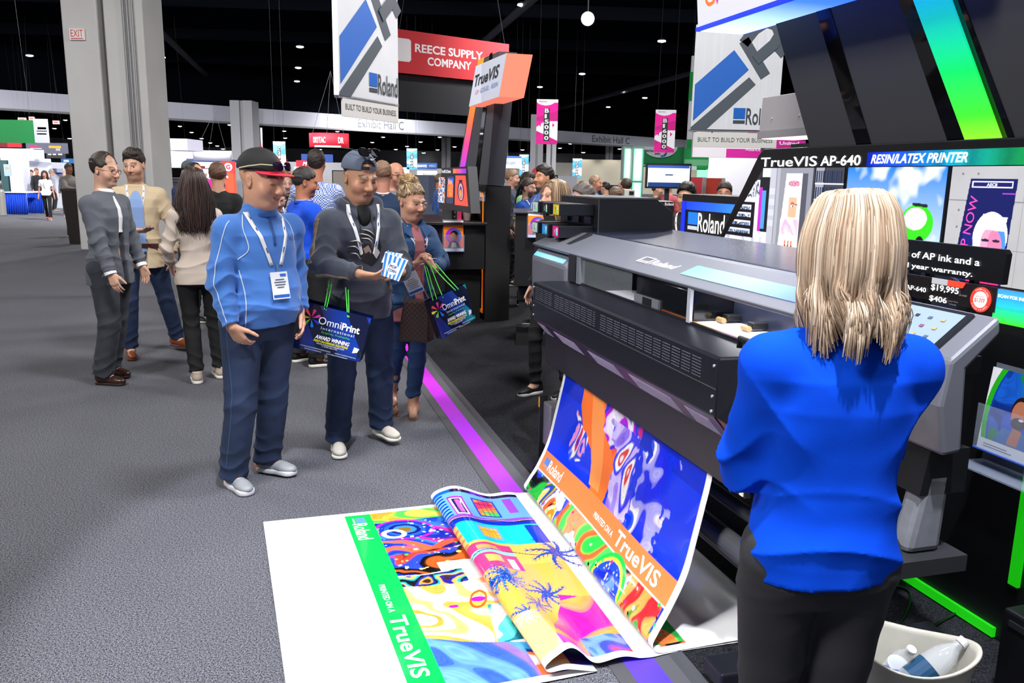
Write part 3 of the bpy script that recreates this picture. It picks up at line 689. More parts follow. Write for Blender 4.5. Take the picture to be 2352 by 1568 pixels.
for i, (u0, u1, vt, Y) in enumerate(((535, 585, 230, 56), (1146, 1166, 295, 96), (1217, 1246, 278, 60), (1254, 1276, 296, 74), (1014, 1034, 336, 98), (1390, 1406, 358, 98), (588, 602, 300, 84), (1478, 1494, 362, 104))):
 mb = MB(); zt = min(9.0, max(D(u0, vt, Y)[2], 6.0)); a = D(u0, 400, Y)[0]; b_ = D(u1, 400, Y)[0]; wd = b_ - a
 mb.box((a, Y, 0), (a + wd * .42, Y + wd, zt)).box((a + wd * .58, Y, 0), (b_, Y + wd, zt)).box((a + wd * .4, Y + .2, 0), (a + wd * .6, Y + wd * .8, zt))
 o = mb.build('pillar', mat('8f9096', .8)); tag(o, kind='structure')
# ---------------------------------------------------------------- ceiling lamps
BULB = mat('ffffff', .5, emit=14, emcol='f4f6ff'); HOUS = mat('202228', .6)
lights = [(689, 108), (685, 156), (682, 187), (676, 235), (50, 136), (401, 166), (452, 219), (372, 132), (1200, 12), (1337, 170), (1240, 200), (1481, 225), (1397, 246), (1422, 289),
          (413, 290), (440, 304), (463, 318), (483, 328), (499, 335), (512, 342), (527, 287), (653, 301), (655, 317), (68, 128), (125, 295), (150, 276), (160, 318), (915, 299), (880, 315), (1010, 315), (966, 326), (935, 336), (909, 343), (1044, 337),
          (1005, 344), (973, 351), (1065, 262), (1286, 340), (1374, 333), (1423, 342), (1339, 350), (1271, 356), (1384, 359), (1340, 350), (1299, 373), (1356, 370), (1250, 376), (1285, 382), (1520, 95), (855, 327), (1110, 300), (1090, 332), (735, 343), (728, 349), (775, 302),
          (1000, 363), (780, 355), (1190, 360), (1620, 60), (745, 270), (1310, 330), (1200, 344), (1500, 345), (1470, 300)]
for i, (u, v) in enumerate(lights):
 hor = 405 + .018 * (u - 1176); z = 8.3 if v < 240 else 8.3
 if hor - v < 50: continue
 p = G(u, v, z); dist = p[1]
 wd = max(.34, dist * (.0050 if v < 240 else .0036));
 o = empty('ceiling_light', 'small white high-bay light glowing against the black hall ceiling', 'light', p, 0, 'hall ceiling lights')
 MB().lathe([(wd * .15, .42 * wd), (wd * .3, .36 * wd), (wd * .62, .04)], (0, 0, 0), 10).build('lamp_housing', HOUS, o)
 MB().lathe([(wd * .58, .02), (wd * .60, -.02 * wd), (wd * .3, -.12 * wd)], (0, 0, 0), 10).build('diffuser', BULB, o)
sp = D(1350, 43, 15.0)
o = empty('spotlight', 'single bright round spotlight hanging from the black ceiling truss', 'spotlight', sp)
dirc = nrm(CC - sp)
MB().cyl(-dirc * .26, dirc * 0, .12, 20).build('lamp_can', HOUS, o)
MB().cyl(dirc * .0, dirc * .01, .105, 20).build('lens', mat('ffffff', .3, emit=130, emcol='fff8ec'), o)
MB().cyl(-dirc * .13, (0, 0, 8.95 - sp[2]), .015, 6).build('hanger', HOUS, o)
# truss the spotlight hangs in
mb = MB(); Q0 = np.array(D(1100, 30, 16.)); Q1 = np.array(D(1700, 90, 15.5)); Q1[2] = Q0[2]; Q0 = Q0 + (0, 0, .3); Q1 = Q1 + (0, 0, .3)
for dz in (0, .35): mb.tube([Q0 + Z * dz, Q1 + Z * dz], .03, 6)
for i in range(16):
 a = Q0 + (Q1 - Q0) * i / 16; b_ = Q0 + (Q1 - Q0) * (i + 1) / 16; mb.tube([a + Z * (.35 * (i % 2)), b_ + Z * (.35 * ((i + 1) % 2))], .018, 5)
tag(mb.build('lighting_truss', mat('1c1d22', .5, .4)), 'dark metal truss running under the ceiling above the spotlight', 'truss')
# ================================================================ the wide printer (booth frame: s along the printer, t toward its back, z up)
GREY = mat('6e707a', .42, .15, bump=(500, .08, .001)); BLK = mat('101114', .45, bump=(700, .15, .0006)); BLKS = mat('17181d', .28, .3); SILV = mat('c9ccd6', .35, .45); DKG = mat('3a3c42', .5, .2)
WHT = mat('f4f4f6', .55); PNTW = mat('ffffff', .4, emit=.0)
P = bthing('wide_format_printer', 'long grey and black floor-standing wide-format printer feeding out the colourful print', 'printer', 1.0, .5)
M_ = lambda: bm(P)
S0, S1 = -.36, 2.45
o = M_().prof([(.11, 1.29), (.10, 1.305), (.285, 1.380), (.31, 1.388), (.31, 1.33), (.14, 1.29)], S0, 2.24).build('front_hood', GREY, P, bev=.006)
M_().prof([(.31, 1.33), (.31, 1.389), (.80, 1.405), (.90, 1.36), (.90, 1.02), (.31, 1.02)], -.45, 1.97).build('top_cover', mat('3c4258', .22, .5), P, bev=.008)
for s_ in (.02, -.14):
 M_().hexa([(s_, .16, 1.325), (s_ + .09, .16, 1.325), (s_ + .09, .29, 1.384), (s_, .29, 1.384), (s_ + .02, .17, 1.335), (s_ + .07, .17, 1.335), (s_ + .07, .29, 1.392), (s_ + .02, .29, 1.392)]).build('hood_clip', mat('222326', .5), P)
M_().prof([(.115, 1.262), (.09, 1.235), (.095, 1.02), (.13, .86), (.85, .86), (.85, 1.29), (.14, 1.29)], S0 + .02, .25).build('end_cover', GREY, P, bev=.02)
gradient_strip('light_line', (S0 + .05, .098, 1.240), (.20, .098, 1.240), (0, .020, .020), ['6cc4ff', '8ad4ff', '7ab8f8'], mat(None, .3, emit=.6, vcol=True), P, org=tuple(P['_o']), th=.004)
# print bay
M_().box((.27, .42, 1.0), (2.2, .44, 1.33)).build('bay_back', mat('4a4e5c', .5), P)
M_().box((.27, .12, 1.02), (2.2, .44, 1.160)).build('platen', BLK, P)
M_().box((.30, .36, 1.205), (2.2, .42, 1.27)).build('rail', SILV, P, bev=.004)
M_().box((.30, .33, 1.197), (2.2, .36, 1.205)).build('rail_edge', mat('dfe2f0', .35, .3), P)
M_().box((1.2, .34, 1.166), (2.2, .40, 1.195)).build('feed_beam', mat('b4b8c8', .4, .25), P, bev=.004)
M_().box((1.25, .125, 1.161), (2.2, .36, 1.165)).build('media', mat('f4f4fa', .5), P)
M_().box((.66, .125, 1.161), (.98, .30, 1.164)).build('media', mat('f2f4ff', .5), P)
gradient_strip('printed_edge', (1.22, .127, 1.166), (2.15, .127, 1.166), (0, .022, 0), ['ff6a3c', 'ff9a4a', 'ffb070', 'e86a90', '3a50f0', '2a60ff'], mat(None, .4, vcol=True), P, org=tuple(P['_o']))
for s_ in (1.56, 1.73, 1.91, 2.08):
 r0 = M_().box((s_ - .020, .25, 1.172), (s_ + .020, .33, 1.196)).build('pinch_arm', BLK, P, bev=.004)
 M_().cyl((s_ - .020, .235, 1.176), (s_ + .022, .235, 1.176), .0105, 14).build('pinch_roller', mat('b89868', .6), r0, smooth=False)
mb = M_()
for i in range(15): mb.cyl((1.24 + .064 * i, .34, 1.182), (1.24 + .064 * i, .334, 1.182), .008, 10)
mb.build('feed_bolts', mat('70747e', .3, .8), P)
M_().prof([(.135, 1.165), (.135, 1.285), (.34, 1.285), (.34, 1.165)], 1.02, 1.52).build('carriage', mat('0d0e12', .12, coat=.6), P, bev=.01)
M_().box((1.03, .125, 1.168), (1.26, .135, 1.205)).build('carriage_plate', mat('8a8e98', .3, .4), P)
M_().box((1.12, .121, 1.170), (1.20, .127, 1.202)).build('carriage_latch', BLK, P)
GLASS = mat('b8c0c8', .04, alpha=.12, spec=.9)
M_().box((.43, .115, 1.168), (1.02, .118, 1.295)).build('glass_door', GLASS, P)
M_().box((1.53, .108, 1.168), (1.555, .12, 1.295)).build('door_post', SILV, P)
M_().box((.27, .10, 1.165), (.36, .30, 1.30)).build('door_post', mat('2c2d34', .4, .3), P)
M_().box((.385, .10, 1.165), (.425, .13, 1.295)).build('door_post', mat('80848e', .35, .4), P)
M_().tube([(1.98, .06, 1.165), (1.98, .06, 1.195), (2.2, .06, 1.195), (2.2, .06, 1.165)], .010, 8).build('cover_handle', BLK, P, smooth=True)
M_().box((.29, .112, 1.160), (2.2, .124, 1.172)).build('front_rail', mat('1a1b20', .25, .3), P)
FC = M_().add([(-.0, 0, 1.13), (1.96, 0, 1.13), (2.12, .125, 1.165), (.27, .125, 1.165), (-.0, 0, .93), (1.96, 0, .93), (1.94, .085, .835), (.01, .085, .835), (2.10, .20, .80), (.0, .20, .80)],
         [(0, 1, 2, 3)[::1], (0, 4, 5, 1), (4, 7, 6, 5), (7, 9, 8, 6), (1, 5, 6, 8, 2), (0, 3, 9, 7, 4), (3, 2, 8, 9)]).build('front_cover', mat('14151c', .33, bump=(700, .1, .0005)), P, bev=.008)
M_().box((-.0, -.003, 1.025), (1.96, .0, 1.028)).build('cover_seam', mat('3c3d44', .4), FC)
VENT = mat('70727e', .4, .4)
for a, b_ in ((.04, .32), (.36, .92), (.97, 1.86)):
 mb = M_(); n_ = int((b_ - a) / .0125)
 for i in range(n_):
  if i % 6 == 5: continue
  for j in range(7): mb.box((a + i * .0125, -.0022, 1.042 + j * .0102), (a + i * .0125 + .0085, 0, 1.0445 + j * .0102))
 mb.build('vent_panel', VENT, FC)
U_ = np.array([0, .085, -.095]) / np.hypot(.085, .095)
for a, b_ in ((.03, .16), (.30, .62), (.78, 1.10), (1.24, 1.62), (1.72, 1.90)):
 mb = M_(); n_ = int((b_ - a) / .0115)
 for i in range(n_):
  for j in range(9):
   p0 = np.array([a + i * .0115, 0, .93]) + U_ * (.030 + j * .0095); e1 = np.array([.008, 0, 0]); nn = np.array([0, -.095, -.085]) / .1275 * .0018
   mb.slab([p0 + nn * .1, p0 + e1 + nn * .1, p0 + e1 + U_ * .0034 + nn * .1, p0 + U_ * .0034 + nn * .1], nn)
 mb.build('vent_panel', mat('d4cce8', .4, .1), FC)
mb = M_()
for z_ in (1.10, 1.00, .95):
 for s_ in (.015, 1.94): mb.cyl((s_, .0, z_), (s_, -.004, z_), .005, 10)
mb.build('cover_screws', SILV, FC)
M_().hexa([(-.10, .115, .66), (1.99, .115, .66), (1.99, .135, .66), (-.10, .135, .66), (-.06, .09, .85), (1.97, .09, .85), (1.97, .11, .85), (-.06, .11, .85)]).build('apron', mat('1b1c20', .55), P)
M_().box((1.965, .112, .665), (1.985, .108, .70)).build('apron_label', mat('e8e0c8', .6), P)
M_().box((.0, .24, .79), (2.06, .85, 1.02)).build('lower_body', BLK, P)
# right end: control unit with touch panel
prf = [(.423, 1.208), (.573, 1.327), (.583, 1.278), (.482, 1.183), (.500, .942), (.435, .934), (.405, 1.08)]
M_().prof(prf, 2.06, S1).build('end_unit', GREY, P, bev=.012)
M_().box((2.06, .47, .80), (2.36, .60, 1.19)).build('lower_body', BLK, P)
M_().box((1.97, .46, 1.15), (2.38, .60, 1.20)).build('lower_body', mat('16171c', .4), P)
cu0 = np.array([0, .423, 1.208]); cu1 = np.array([0, .573, 1.327]); cv = (cu1 - cu0) / np.linalg.norm(cu1 - cu0); cn = np.array([0, -cv[2], cv[1]])
def ctl(s_, f, h=0.): return np.array([s_, 0, 0]) + cu0 + cv * f + cn * h
scr = flat('touch_bezel', [ctl(2.11, .02), ctl(2.38, .02), ctl(2.38, .172), ctl(2.11, .172)], mat('22242a', .2), P, off=.001, th=.010, org=tuple(P['_o']))
flat('touch_screen', [ctl(2.13, .032, .012), ctl(2.365, .032, .012), ctl(2.365, .158, .012), ctl(2.13, .158, .012)], mat('8494a6', .15, emit=.12), scr, org=tuple(P['_o']))
rr = random.Random(3)
for i in range(4):
 for j in range(3):
  q = ctl(2.16 + i * .05, .045 + j * .036, .0145)
  flat('icon', [q, q + (.014, 0, 0), q + (.014, 0, 0) + cv * .010, q + cv * .010], mat(['2a3040', '4a5a70', '7a4a60', 'b09060'][rr.randrange(4)], .4), scr, org=tuple(P['_o']))
M_().hexa([(2.20, .42, .80), (2.40, .42, .80), (2.40, .58, .80), (2.20, .58, .80), (2.20, .44, .935), (2.40, .44, .935), (2.40, .58, .935), (2.20, .58, .935)]).build('under_tray', BLK, P)
M_().hexa([(2.32, .40, .62), (2.40, .40, .62), (2.40, .52, .62), (2.32, .52, .62), (2.33, .44, .87), (2.40, .44, .87), (2.40, .53, .87), (2.33, .53, .87)]).build('waste_bottle', mat('74777f', .6, noise=(30, .1)), P, bev=.02)
M_().box((2.26, .34, .57), (2.44, .58, .62)).build('bottle_tray', mat('2c2d31', .5), P)
# stand and take-up
for s_, z_ in ((-.06, 0), (2.02, 0)):
 lg = M_().box((s_ - .05, .42, .06), (s_ + .05, .62, .80)).build('leg', mat('16171b', .4), P, bev=.01)
 M_().box((s_ - .06, .02, .03), (s_ + .06, .95, .09)).build('foot', mat('20222a', .35, .3), lg, bev=.008)
 for t_ in (.08, .88):
  M_().cyl((s_ - .02, t_, .026), (s_ + .02, t_, .026), .024, 16).build('caster', mat('15161a', .5), lg)
for z_, t_, r_, nm in ((.36, .25, .045, 'take_up_tube'), (.25, .34, .030, 'guide_bar'), (.46, .33, .028, 'guide_bar')):
 M_().cyl((-.02, t_, z_), (2.1, t_, z_), r_, 20).build(nm, mat('c4c6ce', .28, .85), P, smooth=False)
M_().box((-.20, .14, .14), (-.08, .32, .40)).build('take_up_motor', mat('8f9096', .35, .6), P, bev=.01)
M_().box((-.215, .12, .03), (-.20, .17, .43)).build('motor_bracket', mat('1c1d22', .4), P)
M_().box((-.217, .117, .36), (-.205, .125, .42)).build('warning_label', mat('f0b020', .5), P)
M_().cyl((-.14, .25, .42), (-.02, .25, .42), .05, 16).build('reel_hub', BLKS, P)
# raised lettering on the hood
hv = nrm(np.array([0, .185, .075]));
def hoodp(u, v):
 a = PT(u, v, .33); r_ = ray(u, v); n_ = nrm((0, -.075, .185)); p0 = np.array([0, .10, 1.305])
 c0 = ST(CC); rd = np.array([r_ @ DS, r_ @ DN, r_[2]]); k = ((p0 - c0) @ n_) / (rd @ n_); return c0 + rd * k
og = np.array(P['_o'])
a = hoodp(1480, 592); b_ = hoodp(1557, 612); LG = mat('f6ecec', .25, .3)
ln = b_[0] - a[0]
hp = lambda s_, f, h=0.: np.array([s_, .10, 1.305]) + hv * f + nrm((0, -.075, .185)) * h - og
lo = text('hood_lettering', 'Roland', hp(a[0] + ln * .34, .072), (1, 0, 0), hv, LG, P, w=ln * .70, h=.040, shear=.25, bold=.02)
so = lo.modifiers.new('th', 'SOLIDIFY'); so.thickness = .006
mb = MB()
x0 = a[0]; x1 = a[0] + ln * .30
fr = [(x0, .07), (x1, .07), (x1 + .012, .115), (x0 + .012, .115)]
for (p, q) in ((0, 1), (1, 2), (2, 3), (3, 0)): mb.tube([hp(*fr[p], .002), hp(*fr[q], .002)], .003, 6)
mb.tube([hp(x0 + .004, .080, .002), hp(x1 + .004, .080, .002)], .003, 6)
mb.build('hood_emblem', LG, P)
a = hoodp(1572, 625)[0]; f0, f1 = .055, .135
gradient_strip('hood_light_band', hp(a, f0, .0015) + og, hp(2.18, f0, .0015) + og, hv * (f1 - f0), ['7cd4b4', '8cc8dc', '88aee8', '6c8cf0', '4a68f0'], mat(None, .25, vcol=True), P, org=tuple(og), th=.001)
# ---------------------------------------------------------------- ink unit on the printer's far end
I_ = bthing('ink_supply_unit', 'black ink cabinet with coloured ink trays behind the far end of the printer', 'ink unit', -.3, .6, 0.); M2 = lambda: bm(I_)
M2().prof([(.36, .6), (.36, 1.575), (.70, 1.575), (.81, 1.50), (.81, .6)], -.62, 0.0).build('cabinet', mat('131418', .5, bump=(500, .2, .0008)), I_, bev=.005)
M2().box((-.625, .355, 1.569), (.004, .70, 1.578)).build('top_edge', mat('4a4b50', .4), I_)
M2().box((-.002, .36, .6), (.002, .364, 1.57)).build('corner_seam', mat('54555c', .4), I_)
for j, (z0, labs) in enumerate(((1.475, ('cfeadf', '101216', 'f6d200')), (1.355, ('cfeadf', '1e96f0', 'f0109a')))):
 for i, (s_, c) in enumerate(zip((-.50, -.31, -.12), labs)):
  tr = M2().box((s_ - .06, .16, z0), (s_ + .06, .36, z0 + .065)).build('ink_tray', mat('1c1e26', .35), I_, bev=.004)
  lb = M2().box((s_ - .045, .157, z0 + .004), (s_ + .045, .16, z0 + .060)).build('ink_label', mat(c, .5), tr)
  M2().box((s_ + .018, .1555, z0 + .012), (s_ + .038, .157, z0 + .052)).build('label_tab', mat('e8f4f0', .5), lb)
  M2().box((s_ + .020, .1545, z0 + .014), (s_ + .036, .1555, z0 + .030)).build('status_dot', mat('20d8a0', .4, emit=.4), lb)
  text('label_letter', ('Or', 'K', 'Y', 'Gr', 'C', 'M')[j * 3 + i], np.array([s_ - .012, .1565, z0 + .018]) - np.array(I_['_o']), (1, 0, 0), Z, mat('203028' if i == 0 or c == 'f6d200' else 'ffffff', .5), lb, h=.028, w=.016)
mb = M2()
for s_, c in ((-.50, 0), (-.31, 1), (-.12, 2)): mb.box((s_ - .05, .345, 1.43), (s_ + .05, .362, 1.47))
mb.build('slot_row', mat('0a0b0d', .3), I_)
# ---------------------------------------------------------------- kiosk behind the printer: wall, picture board, leaning tower, light sign
WALLB = mat('0e0f12', .6, bump=(260, .15, .001))
Kw = bthing('booth_wall', 'black booth wall with a blue corner line and white lettering behind the printer', 'booth wall', .4, 1.75); M3 = lambda: bm(Kw)
M3().box((-1.53, 1.65, 0), (2.9, 1.95, 1.575)).build('panel', WALLB, Kw, bev=.004)
q = lambda u, v, t: PT(u, v, t)
a = q(1567, 461, 1.645); b_ = q(1700, 468, 1.645); z1 = a[2]; z0 = q(1567, 480, 1.645)[2]
gradient_strip('corner_line', (a[0], 1.646, z0), (b_[0] + .15, 1.646, z0), (0, 0, z1 - z0), ['1a3cf0', '2a70f0', '4aa8f0'], mat(None, .4, emit=.5, vcol=True), Kw, org=tuple(Kw['_o']), th=-.003)
M3().box((a[0], 1.643, .0), (a[0] + (z1 - z0) * .9, 1.648, z1)).build('corner_line', mat('1433e8', .4, emit=.5), Kw)
def roland(org, X, O, w, h, parent, txt='ffffff', shear=0., strip='c8c8d0', Y=Z, c1='1a7ae8', nm='lettering', emit=.0):
 """blue block with a pale strip under it, then the word; O lower left, in local coords"""
 O = np.asarray(O, float) - np.asarray(org); X = nrm(X); Y = nrm(Y); N = np.cross(X, Y)
 bw = w * .27
 def qd(a0, a1, b0, b1): return [O + X * a0 + Y * b0, O + X * a1 + Y * b0, O + X * a1 + Y * b1, O + X * a0 + Y * b1]
 e = flat('emblem_block', qd(0, bw, h * .38, h * .98), mat(c1, .4, emit=emit), parent, off=.0, th=.002)
 flat('emblem_strip', qd(0, bw, h * .12, h * .30), mat(strip, .4, emit=emit), parent, off=.0, th=.002)
 text(nm, 'Roland', O + X * (bw + w * .02) + N * .002 + Y * h * .06, X, Y, mat(txt, .4, emit=emit), parent, w=w * .71, h=h * .92, bold=.012)
a = q(1580, 525, 1.645); b_ = q(1664, 535, 1.645); zt = q(1600, 487, 1.645)[2]
roland(Kw['_o'], (1, 0, 0), (a[0], 1.643, a[2] - .02), b_[0] - a[0], zt - a[2] + .02, Kw, emit=.6)
Bd = bthing('picture_board', 'wide black backlit picture board with white and gradient lettering behind the printer', 'display board', .6, 1.5); M4 = lambda: bm(Bd)
t_ = 1.45
TL = q(1742, 347, t_); CT = q(1722, 362, t_); BL = q(1664, 548, t_); BL2 = q(1668, 562, t_)
zt, zb = 1.865, 1.262
poly = [(-.60, zb), (2.7, zb), (2.7, zt), (-.16, zt), (-.205, zt - .03), (-.62, zb + .03)]
MB(Bd['_o']).slab([(s_, t_, z_) for s_, z_ in poly], (0, .12, 0)).build('board_frame', mat('0b0c0f', .35), Bd, bev=.006)
M4().box((-.45, 1.50, .95), (2.7, 1.64, 1.30)).build('board_support', BLK, Bd)
t2 = t_ - .003
def qs(u, v): return q(u, v, t2)
def board_text(nm, s, u0, v0, u1, v1, h_px, m, **k):
 """text whose baseline runs between two pixels on the board"""
 a = qs(u0, v0); b_ = qs(u1, v1); hz = qs(u0, v0 - h_px)[2] - a[2]
 return text(nm, s, a - np.array(Bd['_o']), (1, 0, 0), Z, m, Bd, w=b_[0] - a[0], h=hz, **k)
LW = mat('ffffff', .4, emit=1.1)
board_text('lettering', 'TrueVIS', 1747, 383, 1876, 381, 21, LW, bold=.01)
board_text('lettering', 'AP-640', 1884, 381, 1976, 378, 23, LW, bold=.02)
a = qs(1988, 382); b_ = qs(2352, 372); z1 = qs(1990, 350)[2]; z0 = a[2] + .0
gradient_strip('banner_strip', (a[0], t2, z0), (b_[0] + .5, t2, z0), (0, 0, z1 - z0), ['1436f0', '1a5cf0', '14a8e8', '14c8b0', '20d860', '3ce02a', '50e020'], mat(None, .4, emit=.7, vcol=True), Bd, org=tuple(Bd['_o']), th=-.003)
o = board_text('lettering', 'RESIN/LATEX PRINTER', 2000, 376, 2222, 370, 21, LW, bold=.025, shear=.25)
# ================================================================ painted surfaces (vertex colours worked out from shapes and noise)
class Cv:
 def __init__(s, w, h, nx, bg='ffffff'):
  s.w, s.h = w, h; s.nx = nx; s.ny = max(2, int(nx * h / w)); s.X, s.Y = np.meshgrid(np.linspace(0, w, s.nx), np.linspace(0, h, s.ny)); s.C = np.tile(np.array(lin(bg)), (s.ny, s.nx, 1))
 def win(s, x0, y0, x1, y1):
  i0 = max(0, int((x0) / s.w * (s.nx - 1)) - 1); i1 = min(s.nx, int(x1 / s.w * (s.nx - 1)) + 3); j0 = max(0, int(y0 / s.h * (s.ny - 1)) - 1); j1 = min(s.ny, int(y1 / s.h * (s.ny - 1)) + 3)
  return slice(j0, max(j1, j0)), slice(i0, max(i1, i0))
 def putw(s, sl, m, c, a):
  m = m.astype(float)[..., None] * a; s.C[sl] = s.C[sl] * (1 - m) + np.array(lin(c)) * m; return s
 def put(s, m, c, a=1.):
  m = np.clip(m.astype(float), 0, 1)[..., None] * a; s.C = s.C * (1 - m) + (np.array(lin(c)) if isinstance(c, str) else c) * m; return s
 def poly(s, pts, c, a=1., warp=None):
  X, Y = (s.X, s.Y) if warp is None else warp; ins = np.zeros(X.shape, bool); n = len(pts)
  for i in range(n):
   (x0, y0), (x1, y1) = pts[i], pts[(i + 1) % n]
   if y0 == y1: continue
   ins ^= ((y0 > Y) != (y1 > Y)) & (X < (x1 - x0) * (Y - y0) / (y1 - y0) + x0)
  return s.put(ins, c, a)
 def rect(s, x0, y0, x1, y1, c, a=1.): return s.put((s.X >= x0) & (s.X <= x1) & (s.Y >= y0) & (s.Y <= y1), c, a)
 def ell(s, cx, cy, rx, ry, c, rot=0., a=1., ring=None, soft=0.):
  R_ = max(rx, ry); sl = s.win(cx - R_, cy - R_, cx + R_, cy + R_)
  ca, sa = math.cos(rot), math.sin(rot); x = s.X[sl] - cx; y = s.Y[sl] - cy; e = np.sqrt(((x * ca + y * sa) / rx) ** 2 + ((-x * sa + y * ca) / ry) ** 2)
  m = e < 1 if ring is None else (e < 1) & (e > ring)
  if soft: m = np.clip((1 - e) / soft, 0, 1)
  return s.putw(sl, m, c, a)
 def line(s, pts, w, c, a=1., w1=None):
  P = catmull(pts, max(8, len(pts) * 7)) if len(pts) > 2 else np.array(pts, float); lo = P.min(0) - w; hi = P.max(0) + w
  sl = s.win(lo[0], lo[1], hi[0], hi[1]); X, Y = s.X[sl], s.Y[sl]; d = np.full(X.shape, 1e9)
  for i in range(len(P) - 1):
   A, B = P[i], P[i + 1]; ab = B - A; t = np.clip(((X - A[0]) * ab[0] + (Y - A[1]) * ab[1]) / (ab @ ab + 1e-12), 0, 1)
   f = (i + t) / (len(P) - 1); ww = w / 2 if w1 is None else (w + (w1 - w) * f) / 2
   d = np.minimum(d, np.hypot(X - A[0] - t * ab[0], Y - A[1] - t * ab[1]) - ww)
  return s.putw(sl, d < 0, c, a)
 def nz(s, k, ph=0., sx=1., sy=1.):
  q = np.stack([s.X * sx, s.Y * sy, np.zeros_like(s.X) + ph], -1); return wav(q, k, ph) * .6 + wav(q[..., [1, 0, 2]], k * 2.1, ph + 2) * .4
 def swirl(s, region, cols, k=14, warp=.08, ph=0., a=1., bands=7):
  """marbled paint: warped noise cut into flat colours"""
  wx = s.nz(k * .5, ph) * warp; wy = s.nz(k * .45, ph + 3) * warp; q = np.stack([s.X + wx, s.Y + wy, np.zeros_like(s.X) + ph * 7], -1)
  v = (wav(q, k, ph) * .7 + wav(q[..., [1, 2, 0]], k * 1.9, ph + 1) * .5 + wav(q, k * 4, ph) * .12 + 1) / 2
  idx = (np.floor(v * bands).astype(int)) % len(cols); pal = np.array([lin(c) for c in cols]); fr = v * bands - np.floor(v * bands); nx_ = pal[(idx + 1) % len(cols)]; col = pal[idx]; col = col + (nx_ - col) * (np.clip((fr - .55) / .45, 0, 1) ** 2 * .55)[..., None]; col = col * (1 + .16 * s.nz(70, ph, 1, .35) + .10 * np.sin(v * bands * 25))[..., None]
  m = np.clip(region.astype(float), 0, 1)[..., None] * a; s.C = s.C * (1 - m) + col * m; return s
 def speck(s, region, cols, n, r0, r1, seed=0):
  r_ = np.random.default_rng(seed); ys, xs = np.nonzero(region)
  for i in range(n):
   j = r_.integers(len(ys)); r = r_.uniform(r0, r1); s.ell(s.X[ys[j], xs[j]], s.Y[ys[j], xs[j]], r, r * r_.uniform(.5, 1), cols[i % len(cols)], r_.uniform(0, 3))
 def mesh(s, name, f, m, parent=None):
  """f(X,Y arrays)->(N,3)"""
  V = f(s.X.ravel(), s.Y.ravel()); idx = np.arange(s.nx * s.ny).reshape(s.ny, s.nx)
  F = np.stack([idx[:-1, :-1], idx[:-1, 1:], idx[1:, 1:], idx[1:, :-1]], -1).reshape(-1, 4)
  return mesh_obj(name, V, F, m, parent, smooth=True, col=s.C.reshape(-1, 3))
def plane_f(O, U, V_, org=(0, 0, 0)):
 O, U, V_, og = (np.asarray(a, float) for a in (O, U, V_, org))
 return lambda x, y: O - og + x[:, None] * nrm(U) + y[:, None] * nrm(V_)
LITPIC = mat(None, .35, vcol=True, emit=.75, name='backlit_print')
# ---- three pictures on the board; canvas units metres, origin lower left
def board_pic(nm, u0, u1, vt, vb0, vb1, cv_fn, s_lo=None, s_hi=None):
 a = PT(u0, vt, 1.44)[0] if s_lo is None else s_lo; b_ = PT(u1, vt, 1.44)[0] if s_hi is None else s_hi
 return a, b_
zt_ = 1.755; zb_ = 1.285
sA, sB, sC, sD, sE = -.06, .595, .622, 1.27, 1.295
sA0 = -.56; HH = zt_ - zb_
c = Cv(sB - sA0, HH, 330, 'b8bac4'); W1 = c.w
c.rect(0, 0, .50, HH, 'dfe2ea'); c.rect(0, .33, .42, HH, '2a2c34'); c.swirl((c.X < .42) & (c.Y > .30) & (c.Y < .40), ['c8ccd8', '3a3c46', '8a8ea0', 'e8ecf4'], 60, .02)
c.rect(.0, .0, .44, .12, 'e4e6ee'); c.swirl((c.X < .46) & (c.Y < .07), ['d8dae4', 'eef0f6', 'b8bcc8'], 20, .05, 2.)
c.rect(.02, .06, .36, .27, '121318');
for y in (.08, .13, .18, .225): c.rect(.06, y, .32, y + .028, 'e0e4f0'); c.swirl((c.X > .07) & (c.X < .31) & (c.Y > y) & (c.Y < y + .016), ['3a6ab0', 'd8dce8', '1c2230', '7a8ab0'], 90, .01, y)
c.rect(.40, .10, .50, .42, '1a1b22'); c.rect(.40, .10, .43, .36, 'c030c0'); c.rect(.43, .12, .47, .34, '4a9ae0')
for y in (.14, .20, .26, .32): c.rect(.50, y, .56, y + .035, 'c8ccd8')
c.rect(.56, 0, .92, HH, '8c8e98'); c.rect(.57, 0, .60, HH, 'a8aab4')
c.poly([(.62, 0), (.82, 0), (.81, HH - .03), (.66, HH - .03)], 'f6e8ec'); c.rect(.81, 0, .86, HH - .03, '50525e')
c.ell(.74, .385, .055, .018, 'f4a8c0'); c.ell(.735, .25, .052, .062, 'f0d8cc'); c.poly([(.70, .20), (.775, .20), (.775, .31), (.70, .31)], 'e8b090')
c.ell(.735, .275, .018, .008, 'e06050'); c.ell(.738, .262, .016, .007, 'fff0e8'); c.ell(.74, .262, .006, .006, '302018'); c.line([(.735, .275), (.785, .268)], .006, '806860')
c.swirl((c.X > .63) & (c.X < .80) & (c.Y < .19) & (c.Y > .10), ['f8c8d8', 'fbe0e6', 'f8b4d0'], 20, .05, 1.); c.ell(.72, .06, .055, .055, 'fbf0ee')
for i, x in enumerate((.685, .715, .745)): c.rect(x, 0, x + .014, .045, '5a4038'); c.rect(x + .002, .045, x + .012, .07, 'e86040')
c.rect(.90, 0, W1, HH, '3c3e48'); c.rect(.92, 0, .995, HH, '9a9ca8'); c.rect(.915, 0, .925, HH, '16171c'); c.rect(.995, 0, 1.005, HH, '202228')
for y in (.02, .12, .21, .30, .385): c.rect(.92, y, W1, y + .007, 'd8dae2')
